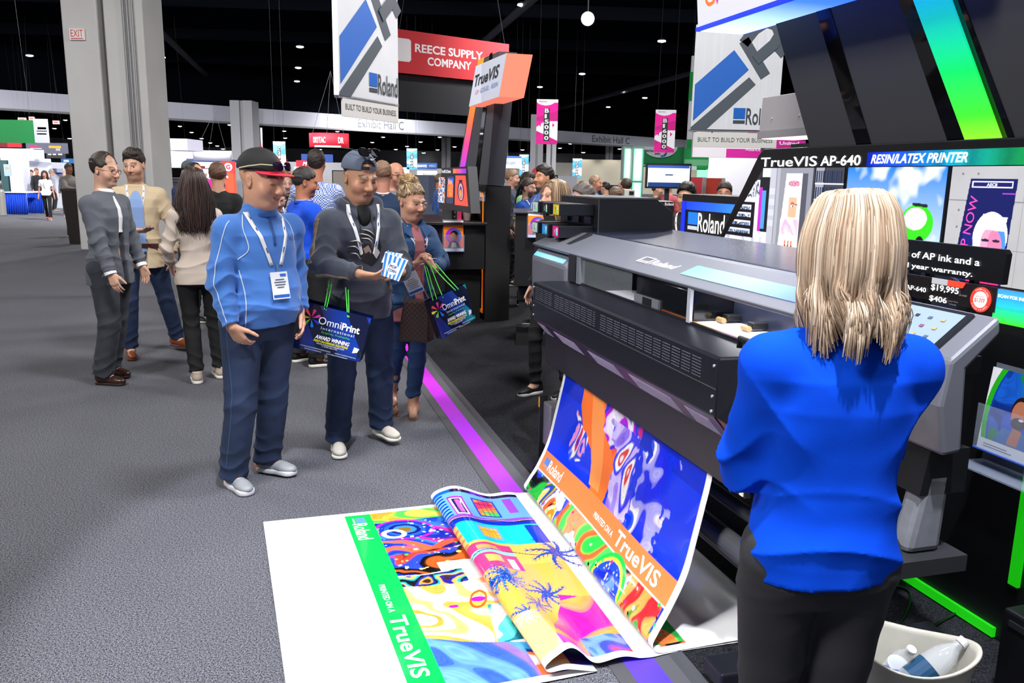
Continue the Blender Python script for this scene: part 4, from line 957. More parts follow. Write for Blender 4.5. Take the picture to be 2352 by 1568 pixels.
for y, k_ in ((.31, 0), (.395, 1)):
 for i in range(12): c.rect(.93 + i * .018, y, .93 + i * .018 + .012, y + .06, '1c2a44' if i % 2 else '28344e')
for i in range(8): c.rect(1.01 + i * .018, .22, 1.022 + i * .018, .26, ['6a4030', 'e8e0d0'][i % 2])
c.rect(1.0, .128, W1, .17, 'f0b8b0'); c.rect(1.01, .13, W1, .15, 'f4d8d0')
for i in range(6): c.rect(.93 + i * .016, .03, .94 + i * .016, .075, '203040')
o = c.mesh('store_picture', lambda x, y: np.stack([sA0 + x + 0 - Bd['_o'][0], np.full(len(x), 1.4465) - Bd['_o'][1], zb_ + y], -1), LITPIC, Bd)
# cut the slanted left side of the first picture
me = o.data; bmx = bmesh.new(); bmx.from_mesh(me)
def slant(z): return -.585 + (z - zb_) * (.42 / HH) + .02
kill = [v for v in bmx.verts if v.co.x + Bd['_o'][0] < slant(v.co.z)]
bmesh.ops.delete(bmx, geom=kill, context='VERTS'); bmx.to_mesh(me); bmx.free()
text('picture_lettering', 'XÓCHITL', np.array([sA0 + .685, 1.4462, zb_ + .372]) - np.array(Bd['_o']), (1, 0, 0), Z, mat('5a2030', .5, emit=.3), o, w=.10, h=.030)
c = Cv(sD - sC, HH, 220, '5aa8f0'); W2 = c.w
g = c.Y / HH; c.C = np.array(lin('d8ecfa')) * (1 - g[..., None] ** .8) + np.array(lin('1c78e4')) * g[..., None] ** .8
cl = c.nz(16, 1.) * .5 + c.nz(38, 2.) * .3; c.put(np.clip((cl - .15 + .5 * np.exp(-((c.X - .42) / .12) ** 2 - ((c.Y - .38) / .10) ** 2)) * 3, 0, 1), 'ffffff'); c.put(np.clip((cl * .6 + .12 - g * .5) * 3, 0, 1), 'f0f6fc')
c.rect(0, 0, W2, .10, 'b8aca0'); c.rect(0, .095, W2, .105, 'e8e4e0'); c.ell(.50, .22, .10, .085, '38d020'); c.ell(.49, .24, .07, .05, 'e8f4e8'); c.ell(.53, .12, .03, .045, '141416'); c.line([(.47, .305), (.55, .300)], .014, '20242a')
o = c.mesh('sky_picture', lambda x, y: np.stack([sC + x - Bd['_o'][0], np.full(len(x), 1.4465) - Bd['_o'][1], zb_ + y], -1), LITPIC, Bd)
c = Cv(1.1, HH, 460, 'a6a6a8'); c.put(np.clip(c.nz(9, 1.) * .5 + .5, 0, 1), 'bcbcbe', .6); c.put(np.clip(c.nz(60, 2.) * .5, 0, 1), '94949a', .35)
for y in (.33, .14): c.rect(0, y, 1.1, y + .003, '7c7c80')
for x in (.37, .72): c.rect(x, 0, x + .003, HH, '8a8a8e')
for x in (.06, .14, .42, .52, .62):
 for y in (.44, .29, .22, .08): c.ell(x, y, .005, .005, '6c6c70')
c.poly([(.055, -.05), (.315, -.05), (.335, .42), (.105, .42)], '141a58'); c.put((c.X > .1) & (c.X < .32) & (c.Y < .2) & (c.X < .34), '1a2a8a', .5)
c.rect(.115, .385, .315, .41, 'e8e8ff'); c.rect(.12, .389, .31, .406, '1a1c60'); c.rect(.27, .36, .33, .364, 'a040d0')
c.ell(.235, .19, .085, .10, 'dfe6f4'); c.ell(.20, .14, .045, .09, 'eef2fb'); c.ell(.275, .15, .04, .09, '4c8ae8'); c.ell(.245, .155, .052, .075, 'd89ab8', .2); c.ell(.265, .15, .035, .07, 'e0508c', .2, a=.5)
c.poly([(.17, .22), (.30, .215), (.31, .27), (.19, .28)], 'f4f6fc'); c.ell(.215, .175, .020, .006, '2c2040'); c.ell(.268, .175, .018, .006, '2c2040'); c.ell(.245, .108, .022, .011, 'c01830'); c.ell(.245, .14, .012, .010, 'e8b0c0', a=.5)
c.poly([(.13, -.05), (.31, -.05), (.30, .05), (.265, .085), (.215, .085), (.15, .04)], 'e02a88')
c.line([(.52, .06), (.75, .04), (.95, -.02)], .006, '28282c'); c.line([(.52, .06), (.52, -.03)], .006, '28282c'); c.line([(.75, .04), (1.05, .12)], .006, '28282c'); c.poly([(.6, -.05), (1.1, -.05), (1.1, .03)], '55555a')
o = c.mesh('banner_picture', lambda x, y: np.stack([sE + x - Bd['_o'][0], np.full(len(x), 1.4465) - Bd['_o'][1], zb_ + y], -1), LITPIC, Bd)
text('picture_lettering', 'ASCII', np.array([sE + .19, 1.4462, zb_ + .391]) - np.array(Bd['_o']), (1, 0, 0), Z, LW, o, w=.05, h=.012, bold=.02)
text('picture_lettering', 'SHOP NOW', np.array([sE + .118, 1.4462, zb_ + .02]) - np.array(Bd['_o']), (.12, 0, 1), (-1, 0, .12), mat('f04ab0', .4, emit=.8), o, w=.33, h=.042, bold=.0)
# small message board and price strip in front of it
T5 = .68
Sg = bthing('message_sign', 'small black sign promising ink and a warranty in white words', 'sign', 1.8, T5); og = np.array(Sg['_o'])
p = lambda u, v: PT(u, v, T5 - .003)
a = p(2310, 574); zb = p(2305, 655)[2]
MB(og).slab([(1.82, T5, zb), (a[0], T5, zb), (a[0] + .003, T5, a[2] - .012), (a[0] - .008, T5, a[2]), (1.82, T5, a[2])], (0, .02, 0)).build('sign_panel', mat('0c0c0f', .35), Sg)
MB(og).box((2.02, T5 + .02, 1.2), (2.04, T5 + .04, zb + .02)).box((2.2, T5 + .02, 1.2), (2.22, T5 + .04, zb + .02)).build('sign_leg', BLK, Sg)
for s_, (u0, v0), (u1, v1), hp_ in (('sets of AP ink and a', (2052, 585), (2251, 603), 17), ('third year warranty.', (2046, 611), (2234, 631), 16)):
 A_ = p(u0, v0); B_ = p(u1, v1); text('lettering', s_, A_ - og, (1, 0, 0), Z, LW, Sg, w=B_[0] - A_[0], h=p(u1, v1 - hp_)[2] - B_[2], bold=.012)
T6 = .63
Pr = bthing('price_strip', 'long black price strip with white prices and a round red promo badge', 'sign', 1.8, T6); og = np.array(Pr['_o'])
p = lambda u, v: PT(u, v, T6 - .003)
a = p(2281, 718); b_ = p(2286, 661)
MB(og).box((1.98, T6, a[2]), (a[0], T6 + .008, b_[2])).build('sign_panel', mat('1a1516', .35), Pr)
def pt_text(par, s, u0, v0, u1, v1, hp_, m, **k):
 A_ = p(u0, v0); B_ = p(u1, v1); return text('lettering', s, A_ - og, (1, 0, 0), Z, m, par, w=B_[0] - A_[0], h=p(u1, v1 - hp_)[2] - B_[2], **k)
pt_text(Pr, 'TrueVIS AP-640', 2030, 654, 2127, 667, 11, LW, bold=.01); pt_text(Pr, '$19,995', 2138, 667, 2201, 679, 17, LW, bold=.015); pt_text(Pr, '$406', 2134, 691, 2174, 698, 15, LW, bold=.015)
pt_text(Pr, 'US MSRP', 2203, 679, 2221, 682, 4, mat('9a9a9a', .5)); pt_text(Pr, 'Lease Price', 2180, 692, 2200, 696, 3.5, mat('9a9a9a', .5)); pt_text(Pr, '36 Months', 2180, 699, 2196, 702, 3.5, mat('9a9a9a', .5))
A_ = p(2140, 650); B_ = p(2176, 655); C_ = p(2218, 660)
flat('tab', [np.array([A_[0], T6 - .002, A_[2]]) - og, np.array([B_[0], T6 - .002, A_[2]]) - og, np.array([B_[0], T6 - .002, A_[2] + .018]) - og, np.array([A_[0], T6 - .002, A_[2] + .018]) - og], mat('c8c8cc', .5), Pr)
flat('tab', [np.array([B_[0], T6 - .002, A_[2]]) - og, np.array([C_[0] - .01, T6 - .002, A_[2]]) - og, np.array([C_[0], T6 - .002, A_[2] + .018]) - og, np.array([B_[0], T6 - .002, A_[2] + .018]) - og], mat('f0402a', .5, emit=.4), Pr)
A_ = p(2252, 688); rb = abs(p(2276, 690)[0] - A_[0]); cc = np.array([A_[0], T6 - .001, A_[2]])
bd_ = MB(og).cyl(cc, cc - (0, .003, 0), rb, 32).build('promo_badge', mat('e83a2a', .5, emit=.4), Pr)
MB(og).cyl(cc - (0, .003, 0), cc - (0, .0045, 0), rb * .66, 32).build('badge_face', mat('f8e8e4', .5, emit=.3), bd_)
text('lettering', '$1,777', cc - og + (-rb * .5, -.005, -rb * .25), (1, 0, .0), Z, mat('e83a2a', .5), bd_, w=rb, h=rb * .36, bold=.01); text('lettering', 'SAVE UP TO', cc - og + (-rb * .45, -.005, rb * .18), (1, 0, .0), Z, mat('e83a2a', .5), bd_, w=rb * .9, h=rb * .14)
for k_, ph in (('SHOW PROMO', 1), ('SHOW PROMO', -1)):
 for i, ch in enumerate(k_):
  if ch == ' ': continue
  th = ph * (math.radians(125) - i * math.radians(70) / 5 * .78) if ph > 0 else -math.radians(150) + i * math.radians(12.5)
  dd = np.array([math.cos(th), 0, math.sin(th)]); up = dd * ph; xx = np.cross(up, np.array([0, 1., 0])) * -1
  xx = np.array([up[2], 0, -up[0]])
  text('lettering', ch, cc - og + dd * rb * .82 - up * rb * .07 - xx * rb * .06 + (0, -.0035, 0), xx, up, mat('ffffff', .5), bd_, h=rb * .15)
Qc = bthing('info_card', 'blue to green card standing at the end of the price strip', 'card', 2.1, T6); og = np.array(Qc['_o'])
a = p(2284, 662); b_ = p(2274, 738);
gradient_strip('card_panel', (a[0] + .002, T6, b_[2] - .0), (a[0] + .002, T6, a[2] + .0), (.135, 0, 0), ['3ee010', '20d890', '2aa8f0', '3a90f0'], mat(None, .4, emit=.4, vcol=True), Qc, org=tuple(og), th=.003, n=16)
text('lettering', 'SCAN FOR INFO', np.array([a[0] + .018, T6 - .005, a[2] - .022]) - og, (1, 0, 0), Z, LW, Qc, w=.10, h=.009, bold=.02)
# ---------------------------------------------------------------- leaning tower over the booth and its light sign
Tw = bthing('booth_tower', 'huge leaning dark grey booth tower with glossy black bands and a cyan to green stripe', 'booth tower', 1.0, 1.7, 1.8); og = np.array(Tw['_o'])
b0 = np.array([0, 1.62, 1.80]); b1 = np.array([0, .42, 4.6]); tv = nrm(b1 - b0); tn = np.array([0, -tv[2], tv[1]]) * -1
if tn[1] > 0: tn = -tn
def tw(s_, f, h=0): return b0 + np.array([s_, 0, 0]) + (b1 - b0) * f + tn * h
def tplane(u, v):
 c0 = ST(CC); r_ = ray(u, v); rd = np.array([r_ @ DS, r_ @ DN, r_[2]]); k = ((b0 - c0) @ tn) / (rd @ tn); q_ = c0 + rd * k; return q_[0], (q_ - b0) @ (b1 - b0) / ((b1 - b0) @ (b1 - b0))
def edge(p0, p1):
 (sa, fa), (sb, fb) = tplane(*p0), tplane(*p1); g_ = lambda f: sa + (sb - sa) * (f - fa) / (fb - fa); return g_
TG = mat('48484c', .85, bump=(200, .2, .0008)); TB = mat('0a090a', .08, coat=1.)
e0 = edge((1860, 335), (1775, 30)); e1 = edge((1966, 325), (1868, 0)); e2 = edge((2000, 325), (1902, 0)); e3 = edge((2176, 318), (2066, 0)); e4 = edge((2222, 312), (2107, 0)); e5 = edge((2300, 308), (2190, 0)); e6 = edge((2328, 306), (2212, 0)); e7 = edge((2400, 300), (2260, 0))
def tband(nm, ea, eb, m, h, th=.05, f0=0., f1=1., col=None):
 if col: return gradient_strip(nm, tw(ea(f0), f0, h), tw(ea(f1), f1, h), (eb(.5) - ea(.5), 0, 0), col, m, Tw, org=tuple(og), th=-.01, n=40)
 P_ = [tw(ea(f0), f0, h), tw(eb(f0), f0, h), tw(eb(f1), f1, h), tw(ea(f1), f1, h)]
 return MB(og).slab(P_, -tn * th).build(nm, m, Tw)
tband('tower_slab', e0, lambda f: e7(f) + .5, TG, 0, .35)
tband('glossy_band', e1, e2, TB, .004, .004); tband('glossy_band', e3, e6, TB, .004, .004)
tband('colour_stripe', e4, e5, mat(None, .35, emit=.8, vcol=True), .010, col=['b0f030', '40e030', '10d860', '10c8a8', '10a8e0', '14a0f0', '1498f0', '1490f0', '1888f0'], f1=.5)
MB(og).box((-.2, 1.66, 1.58), (2.6, 1.94, 1.9)).build('tower_foot', mat('101114', .5), Tw)
Ls = bthing('light_sign', 'white illuminated sign box with a glowing blue underside at the tower top', 'sign', .4, 1.0, 2.5); og = np.array(Ls['_o'])
q0 = PT(1603, 69, 1.05); q1 = PT(1771, 20, 1.05); zz = (q0[2] + q1[2]) / 2
MB(og).hexa([(q0[0], 1.05, zz + .02), (1.6, 1.05, zz + .02), (1.6, 1.34, zz + .02), (q0[0], 1.34, zz + .02), (q0[0] - .05, 1.0, zz + .75), (1.6, 1.0, zz + .75), (1.6, 1.34, zz + .75), (q0[0] - .05, 1.34, zz + .75)]).build('sign_box', mat('e6e6ee', .5, emit=.35), Ls)
MB(og).box((q0[0] - .01, 1.04, zz), (1.6, 1.35, zz + .02)).build('blue_rim', mat('1430e0', .4, emit=1.0), Ls)
gradient_strip('glowing_underside', (q0[0] + .01, 1.06, zz - .001), (1.5, 1.06, zz - .001), (0, .27, 0), ['c8e0ff', '9cc0ff', '3a70ff', '1038e8', '1038e8'], mat(None, .4, emit=1.6, vcol=True), Ls, org=tuple(og), th=-.002)
a = PT(1620, 19, 1.045); b_ = PT(1645, 12, 1.045)
text('lettering', 'U', np.array([a[0], 1.045 - .003, a[2]]) - og, (1, 0, 0), (0, -.065, 1), mat('f07828', .4, emit=.5), Ls, h=.155)
a = PT(1634, 15, 1.045); text('lettering', 'V', np.array([a[0], 1.045 - .003, a[2]]) - og, (1, 0, 0), (0, -.065, 1), mat('c03aa0', .4, emit=.5), Ls, h=.155)
a = PT(1664, 8, 1.045); text('lettering', '· ECO-SOL', np.array([a[0], 1.045 - .003, a[2]]) - og, (1, 0, 0), (0, -.065, 1), mat('5a38d8', .4, emit=.5), Ls, h=.155)
# grey projector-like box hung beside the tower
TP = 2.25; g0 = PT(1752, 222, TP); g1 = PT(1828, 300, TP)
Pj = bthing('overhead_box', 'light grey metal box with a lit pink underside peeking out beside the tower', 'box', g0[0] + .2, TP + .1, g1[2]); og = np.array(Pj['_o'])
z0 = PT(1745, 318, TP)[2]; z1 = PT(1754, 224, TP)[2]; zmid = PT(1745, 302, TP)[2]; sE2 = g0[0] + .75
MB(og).hexa([(g0[0] - .015, TP, zmid), (sE2, TP, zmid), (sE2, TP + .3, zmid), (g0[0] - .015, TP + .3, zmid), (g0[0], TP, z1), (sE2, TP, z1), (sE2, TP + .3, z1), (g0[0], TP + .3, z1)]).build('casing', mat('b4b4b8', .4, .3), Pj, bev=.004)
MB(og).box((g0[0] - .02, TP - .01, z0), (sE2, TP + .31, zmid)).build('casing_rim', mat('a0a0a6', .4, .3), Pj)
MB(og).box((g0[0] + .01, TP + .01, z0 - .006), (sE2 - .05, TP + .29, z0)).build('lit_panel', mat('ffd8e4', .4, emit=1.2), Pj)
mb = MB(og)
for u, v in ((1773, 272), (1836, 265)): a = PT(u, v, TP); mb.cyl((a[0], TP, a[2]), (a[0], TP - .006, a[2]), .007, 10)
mb.build('screw', SILV, Pj)
MB(og).box((g0[0] + .5, TP + .1, z1), (g0[0] + .54, TP + .15, z1 + .6)).build('hanger', BLK, Pj)
# ---------------------------------------------------------------- the print: one long sheet hanging from the printer and folded on the floor
prof = np.array([(.165, .84, .11), (.150, .70, .135), (.135, .60, .15), (.105, .44, .15), (.065, .28, .15), (.005, .15, .15), (-.055, .075, .17), (-.085, .040, .19), (-.060, .016, .20), (.05, .015, .20), (.20, .018, .20), (.38, .022, .20), (.445, .030, .20), (.470, .022, .20), (.44, .010, .20), (.25, .009, .20), (.0, .009, .20),
                 (-.10, .010, .21), (-.20, .022, .215), (-.31, .026, .22), (-.42, .045, .225), (-.51, .075, .23), (-.575, .072, .23), (-.605, .045, .235), (-.585, .018, .24), (-.52, .011, .24), (-.44, .010, .24), (-.415, .0085, .24), (-.44, .0068, .24), (-.60, .0062, .25), (-.9, .006, .26), (-1.44, .006, .27)])
PC = catmull(prof, 700); seg = np.hypot(np.diff(PC[:, 0]), np.diff(PC[:, 1])); UL = np.concatenate([[0], np.cumsum(seg)]); UT = UL[-1]
PW = 1.60
TN = np.stack([np.gradient(PC[:, 1], UL), -np.gradient(PC[:, 0], UL)], 1); TN /= np.linalg.norm(TN, axis=1, keepdims=True)
SHC = bthing('printed_sheet', 'long glossy colourful printed sheet hanging from the printer and folded across the carpet', 'print', 1.0, -.3); og = np.array(SHC['_o'])
def sheet(u, a, h=0.):
 """u: length down the sheet from the printer, a: across from its far edge (0..PW)"""
 u = np.asarray(u, float); a = np.asarray(a, float); f = a / PW
 t = np.interp(u, UL, PC[:, 0]); z = np.interp(u, UL, PC[:, 1]); s0 = np.interp(u, UL, PC[:, 2]); nt = np.interp(u, UL, TN[:, 0]); nz_ = np.interp(u, UL, TN[:, 1])
 fl = np.clip((.12 - z) / .1, 0, 1) * np.clip((u - 1.0) / .3, 0, 1)
 t = t + np.where(u > 2.2, .10 * f * np.clip((u - 2.2) / .3, 0, 1), 0) * np.clip((-t) / .4, 0, 1)
 hang = np.clip((1.05 - u) / .6, 0, 1)
 t = t - .012 * np.sin(f * 7 + u * 3) * hang * np.clip(u / .3, 0, 1)
 under = np.clip(1 - np.abs(z - .012) / .05, 0, 1)
 lay = (u > 2.05) & (u < 2.75)
 w_ = np.where(lay, np.sin(np.clip((u - 2.05) / .70, 0, 1) * math.pi), 0)
 z = z + w_ * (.045 * np.exp(-((f - 1.0) / .16) ** 2) * (1 + np.sin(u * 22)) * .5 + .030 * np.exp(-(f / .10) ** 2) * (1 + np.sin(u * 19 + 1.0)) * .5)
 t = t + nt * h; z = z + nz_ * h + h * 0
 return np.stack([s0 + a - og[0], t - og[1], z - og[2]], -1)
def u_at(t_, lo, hi):   # the length at which the sheet passes t_ between two lengths
 m = (UL >= lo) & (UL <= hi); i = np.argmin(np.abs(PC[m, 0] - t_)); return UL[m][i]
uF = UL[np.argmin(np.abs(PC[:, 0] - .47))]; uR = UL[np.argmin(np.where(UL > uF, PC[:, 0], 9) + np.where(UL > uF + 1.35, 9, 0))]
m_ = (UL > uR + .1);
c = Cv(PW, UT, 460, 'fbfbfd'); X, Y = c.X, c.Y     # X across, Y = length from the top
EDG = .035
inn = (X > EDG) & (X < PW - EDG)
f = X / PW
# 1. hanging print: deep blue with an orange sweep and lilac splashes
U1 = .62; bandw = .105; T1 = 1.02
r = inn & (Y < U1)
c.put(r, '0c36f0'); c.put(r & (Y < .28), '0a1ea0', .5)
c.poly([(.30, .05), (.62, .12), (.78, .30), (.80, .62), (.62, .62), (.52, .45), (.40, .40), (.33, .28)], 'ff7a30', warp=(X + c.nz(9, 1) * .03, Y)); c.poly([(.42, .15), (.56, .18), (.72, .60), (.60, .60), (.48, .35)], 'ff9a50')
jg = .045 * c.nz(26, 3) + .03 * c.nz(60, 5) + .05 * c.nz(9, 1)
c.swirl(r & (np.hypot(X - .78, (Y - .22)) < .18 + jg), ['e0208a', 'ff5a3c', '3a1ae0', 'f0e8ff', 'b81ae0', '2038e8'], 16, .10, 2.)
c.swirl(r & (np.hypot((X - .38) * 1.2, (Y - .48)) < .10 + jg * 1.2), ['e02a70', '1038e8', 'f4a0e0', '2a4af0', 'ffffff'], 22, .10, 5.)
c.swirl(r & (np.abs(X - .88 - (Y - .4) * .3) < .11 + jg * 1.4) & (Y > .25), ['f4f0ff', '8a6af0', 'd0c0ff', '3a3af0', 'ffffff', 'e03a3a'], 18, .16, 3.)
c.swirl(r & (np.abs(X - 1.22) < .14 + jg * 2) & (Y > .22), ['1436f0', '2a50f0', 'ffffff', 'a8a8ff', '1a2af0', '0c30f0'], 15, .14, 7.)
# 2. orange band, then the many-coloured paint print
c.put(inn & (Y >= U1) & (Y < U1 + bandw), 'ff8a4c'); c.put(inn & (Y >= U1 + bandw) & (Y < U1 + bandw + .008), 'ffffff')
r = inn & (Y > U1 + bandw + .008) & (Y < T1)
c.swirl(r, ['2038d8', 'ffcf80', '18a030', 'f0387a', '101020', 'ff6a30', 'ffffff', '3a58f0', 'f8a020', '10702a'], 13, .16, 1., bands=12)
c.swirl(r & (np.abs(X - .78) < .30 + .06 * c.nz(11, 2)), ['ff8a50', 'ffb080', '30d850', 'ff6a3a', '50e060', 'ffa070', 'ff9058'], 9, .18, 8., bands=8)
c.poly([(.52, .98), (.60, .86), (.74, .82), (.86, .93), (.80, 1.02), (.55, 1.05)], 'e4f0fc', warp=(X + c.nz(40, 1) * .02, Y + c.nz(50, 2) * .025)); c.swirl(r & (np.hypot(X - .68, (Y - .95) * 1.4) < .12), ['dceafa', 'ffffff', '9ac8f0', 'c8e0f8'], 30, .03, 3.)
for k_, cc_ in ((.17, '20c850'), (.15, 'f0f040'), (.135, '2048e0'), (.09, '3a62f0'), (.07, '1a30c8')): c.ell(1.14, .90, k_ * .95, k_ * 1.1, cc_, .3)
c.swirl(r & (np.hypot(X - 1.14, (Y - .90)) < .11), ['2a48e8', '3a68f8', '1a2cc0', '6a90ff', '203ad8'], 14, .14, 4.); c.speck(r & (np.hypot(X - 1.14, (Y - .9)) < .13), ['ffffff', 'a0c0ff'], 50, .003, .009, 3)
c.ell(.40, .88, .055, .09, 'f8f0b0', .5); c.ell(.405, .885, .04, .075, 'ff8a20', .5); c.ell(.41, .89, .025, .05, 'f8e040', .5); c.swirl(r & (np.abs(X - .13) < .09), ['ffd890', '1c7a30', '2038d8', '101018', '28b040', 'f07030', '2a3ae8'], 12, .14, 2.)
c.swirl(r & (np.abs(X - 1.42) < .13), ['101418', '1c8a3a', 'ffa050', 'e02a30', '2aa848', 'ff8a40', '0c4a20'], 16, .12, 6.); c.speck(r, ['ffffff', '101018', 'f0e040', 'f02a80', '20e060'], 170, .003, .010, 5)
# 3. seaside-houses print between the white strip and the ridge, running on over it
m3a = u_at(-.15, uF, 3.0); m3b = uR + .15
r = inn & (Y > m3a) & (Y < m3b); b_ = (Y - m3a) / (m3b - m3a)       # 0 printer side .. 1 aisle side
c.put(r, 'ffb04a'); c.put(r & (f < .52), 'ffbc58'); c.put(r, 'ffc878', .0)
c.put(r & (f < .05), '141428'); c.swirl(r & (f < .06), ['101020', '7a2ae0', '181838', '2a1060'], 20, .06)
c.put(r & (f >= .045) & (f < .24), '6aa8f4');
st_ = np.sin(X * 190) > 0; c.put(r & (f > .03) & (f < .22) & (b_ > .68), '1430c8'); c.put(r & (f > .03) & (f < .22) & (b_ > .68) & st_, '64b8f8'); c.put(r & (f > .005) & (f < .045) & (b_ > .6), '1060e0')
c.put(r & (f > .075) & (f < .215) & (b_ > .52) & (b_ < .66), 'b020b0'); c.put(r & (f > .085) & (f < .205) & (b_ > .535) & (b_ < .645), 'f0e0ff'); c.put(r & (f > .092) & (f < .198) & (b_ > .55) & (b_ < .63), '182060'); c.put(r & (f > .10) & (f < .19) & (np.abs(b_ - .59) < .02), 'e860c0')
c.put(r & (f > .07) & (f < .20) & (b_ > .24) & (b_ < .44), '2040c0'); c.put(r & (f > .078) & (f < .192) & (b_ > .255) & (b_ < .425), 'ff9040')
c.swirl(r & (f > .078) & (f < .192) & (b_ > .255) & (b_ < .425), ['ffa030', 'ff6a3a', '40d860', 'ff8a3a', 'f03a60', 'ffb040'], 14, .1, 3.)
gx = (np.abs(((f - .078) / .0285) % 1 - .5) > .43) | (np.abs(((b_ - .255) / .0425) % 1 - .5) > .44); c.put(r & (f > .078) & (f < .192) & (b_ > .255) & (b_ < .425) & gx, '4a1a60')
c.put(r & (f > .06) & (f < .17) & (b_ > .08) & (b_ < .16), '9a4af0'); c.put(r & (f > .21) & (f < .232), '8a50e8'); c.put(r & (f >= .232) & (f < .27), '0c30c0')
c.line([(.37 + .012 * math.sin(k_ * 2.2), m3a + (m3b - m3a) * k_ / 6) for k_ in range(7)], .008, '101030'); c.line([(.362 + .012 * math.sin(k_ * 2.2), m3a + (m3b - m3a) * k_ / 6) for k_ in range(7)], .004, 'f0d030')
c.put(r & (f >= .26) & (f < .395) & (b_ < .72), '18c8cc'); c.put(r & (f > .27) & (f < .395) & (b_ < .12), '0c3cc0'); c.put(r & (f > .28) & (f < .37) & (b_ > .36) & (b_ < .56), '78a8f0'); c.put(r & (f > .292) & (f < .36) & (b_ > .38) & (b_ < .54), 'ffb838')
gx = (np.abs(((f - .292) / .0226) % 1 - .5) > .44) | (np.abs(((b_ - .38) / .032) % 1 - .5) > .42); c.put(r & (f > .292) & (f < .36) & (b_ > .38) & (b_ < .54) & gx, 'e06a30')
c.put(r & (f >= .27) & (f < .42) & (b_ >= .72), 'f8b060'); c.put(r & (f >= .27) & (f < .42) & (b_ >= .72) & (np.sin(X * 120) > .4), 'e07a3a')
pk = r & (f >= .41) & (f < .565) & (b_ > .36); c.put(pk, 'f03a7c'); c.put(pk & (f > .455) & (f < .475), '8adcf0'); c.put(pk & (f > .42) & (f < .45) & (b_ > .78), '203050'); c.put(pk & (f > .42) & (f < .45) & (b_ > .78) & (np.sin(Y * 260) > .7), '90b8e0')
c.put(pk & (f > .425) & (f < .45) & (b_ > .5) & (b_ < .68), 'c8a060'); c.put(pk & (f > .49) & (f < .53) & (b_ > .52) & (b_ < .66), 'f8b860'); c.put(pk & (f > .50) & (f < .56) & (b_ > .40) & (b_ < .47), 'b8d8f8'); c.line([(.75, m3a + .1), (.72, m3a + .25), (.77, m3b)], .006, '183050')
def palm(cx, cy, R_, n, col, dark, a0=0., seed=1, droop=.0):
 rg = random.Random(seed)
 for i in range(n):
  th = a0 + 2 * math.pi * i / n + rg.uniform(-.15, .15); L_ = R_ * rg.uniform(.8, 1.1); e_ = (cx + L_ * math.cos(th), cy + L_ * math.sin(th)); m1 = (cx + L_ * .5 * math.cos(th + .25), cy + L_ * .5 * math.sin(th + .25))
  c.line([(cx, cy), m1, e_], R_ * .17, dark, w1=.004); c.line([(cx, cy), m1, e_], R_ * .08, col, w1=.002)
  for q_ in range(1, 6):
   g_ = q_ / 6; px_, py_ = cx + L_ * g_ * math.cos(th + .25 * (1 - g_)), cy + L_ * g_ * math.sin(th + .25 * (1 - g_)); c.line([(px_, py_), (px_ + R_ * .17 * math.cos(th + .9), py_ + R_ * .17 * math.sin(th + .9))], .006, dark, w1=.002); c.line([(px_, py_), (px_ + R_ * .17 * math.cos(th - .9), py_ + R_ * .17 * math.sin(th - .9))], .006, dark, w1=.002)
yb = lambda b: m3a + b * (m3b - m3a)
palm(.74, yb(.02), .165, 8, '1a5ae0', '14308c', .3, 1); palm(1.10, yb(.30), .125, 9, '2a60e8', '1a3a90', .1, 2); palm(1.21, yb(.47), .085, 8, '2a60e8', '1a3a90', .5, 3); palm(1.30, yb(.66), .085, 10, '3a80e8', '1c4a98', .2, 4)
palm(.99, yb(.60), .13, 15, '3a90f0', '16389a', .3, 5); c.ell(1.03, yb(.83), .06, .05, '30d0d8', .5); palm(1.02, yb(.80), .09, 11, '2a70e0', '142e88', .3, 6)
mg = r & (f > .66) & (b_ < .34 - .12 * c.nz(10, 3) + (f - .75) * 1.1) ; c.put(mg & (f > .70 + .04 * c.nz(14, 1)), 'f81a9a'); c.swirl(mg & (f > .72 + .04 * c.nz(12, 2)), ['f81a9a', 'ff40b0', 'ff9a40', 'f81a9a', 'ff60a0', 'f010c0'], 6, .20, 2., bands=6)
c.put(r & (f > .90) & (b_ < .25), '2a6ae8'); c.swirl(r & (f > .90) & (b_ < .28), ['2a6ae8', '6a90f0', '3a4ae0', 'e04a50', '1a50d0'], 16, .1, 1.)
c.put(r & (f > .80) & (b_ > .55), 'ffdca0', .5)
# 4. the paint-face print next to the green band
gt = 1.0   # green band
uG1 = UT - .385; uG0 = uG1 - .125; uW = uR + .12
r = inn & (Y > uW) & (Y < uG0); b_ = (uG0 - Y) / .45; sp_ = f * PW
c.put(r, 'fdf4ec')
z1_ = f + .02 * c.nz(9, 1)
c.swirl(r & (z1_ < .12), ['ffb838', 'e020b0', 'ffc850', '50d850', 'ff9a30', 'b01ae0', '2048d8'], 9, .15, 2., bands=8)
c.swirl(r & (z1_ >= .10) & (z1_ < .36), ['1438c8', '2a58e8', '1a2ca0', 'e02a9a', '3a78f0', '1840d8', 'ff6a3a'], 10, .16, 5., bands=9)
for k_, cc_ in ((.13, 'c020d0'), (.115, '1838c0'), (.09, '2a60f0'), (.07, '10207a'), (.05, '3a8af8'), (.03, '8a6a20')): c.ell(.26, uG0 - .13, k_ * .85, k_ * 1.1, cc_, .3)
c.ell(.30, uG0 - .07, .05, .06, 'f8f8f8', .4, ring=.6); c.ell(.50, uG0 - .30, .07, .12, 'ff5a3a', -.4); c.ell(.52, uG0 - .32, .055, .10, '101c80', -.4); c.ell(.53, uG0 - .33, .03, .06, 'e8f0ff', -.4); c.ell(.52, uG0 - .36, .025, .05, '2a3a8a', -.4)
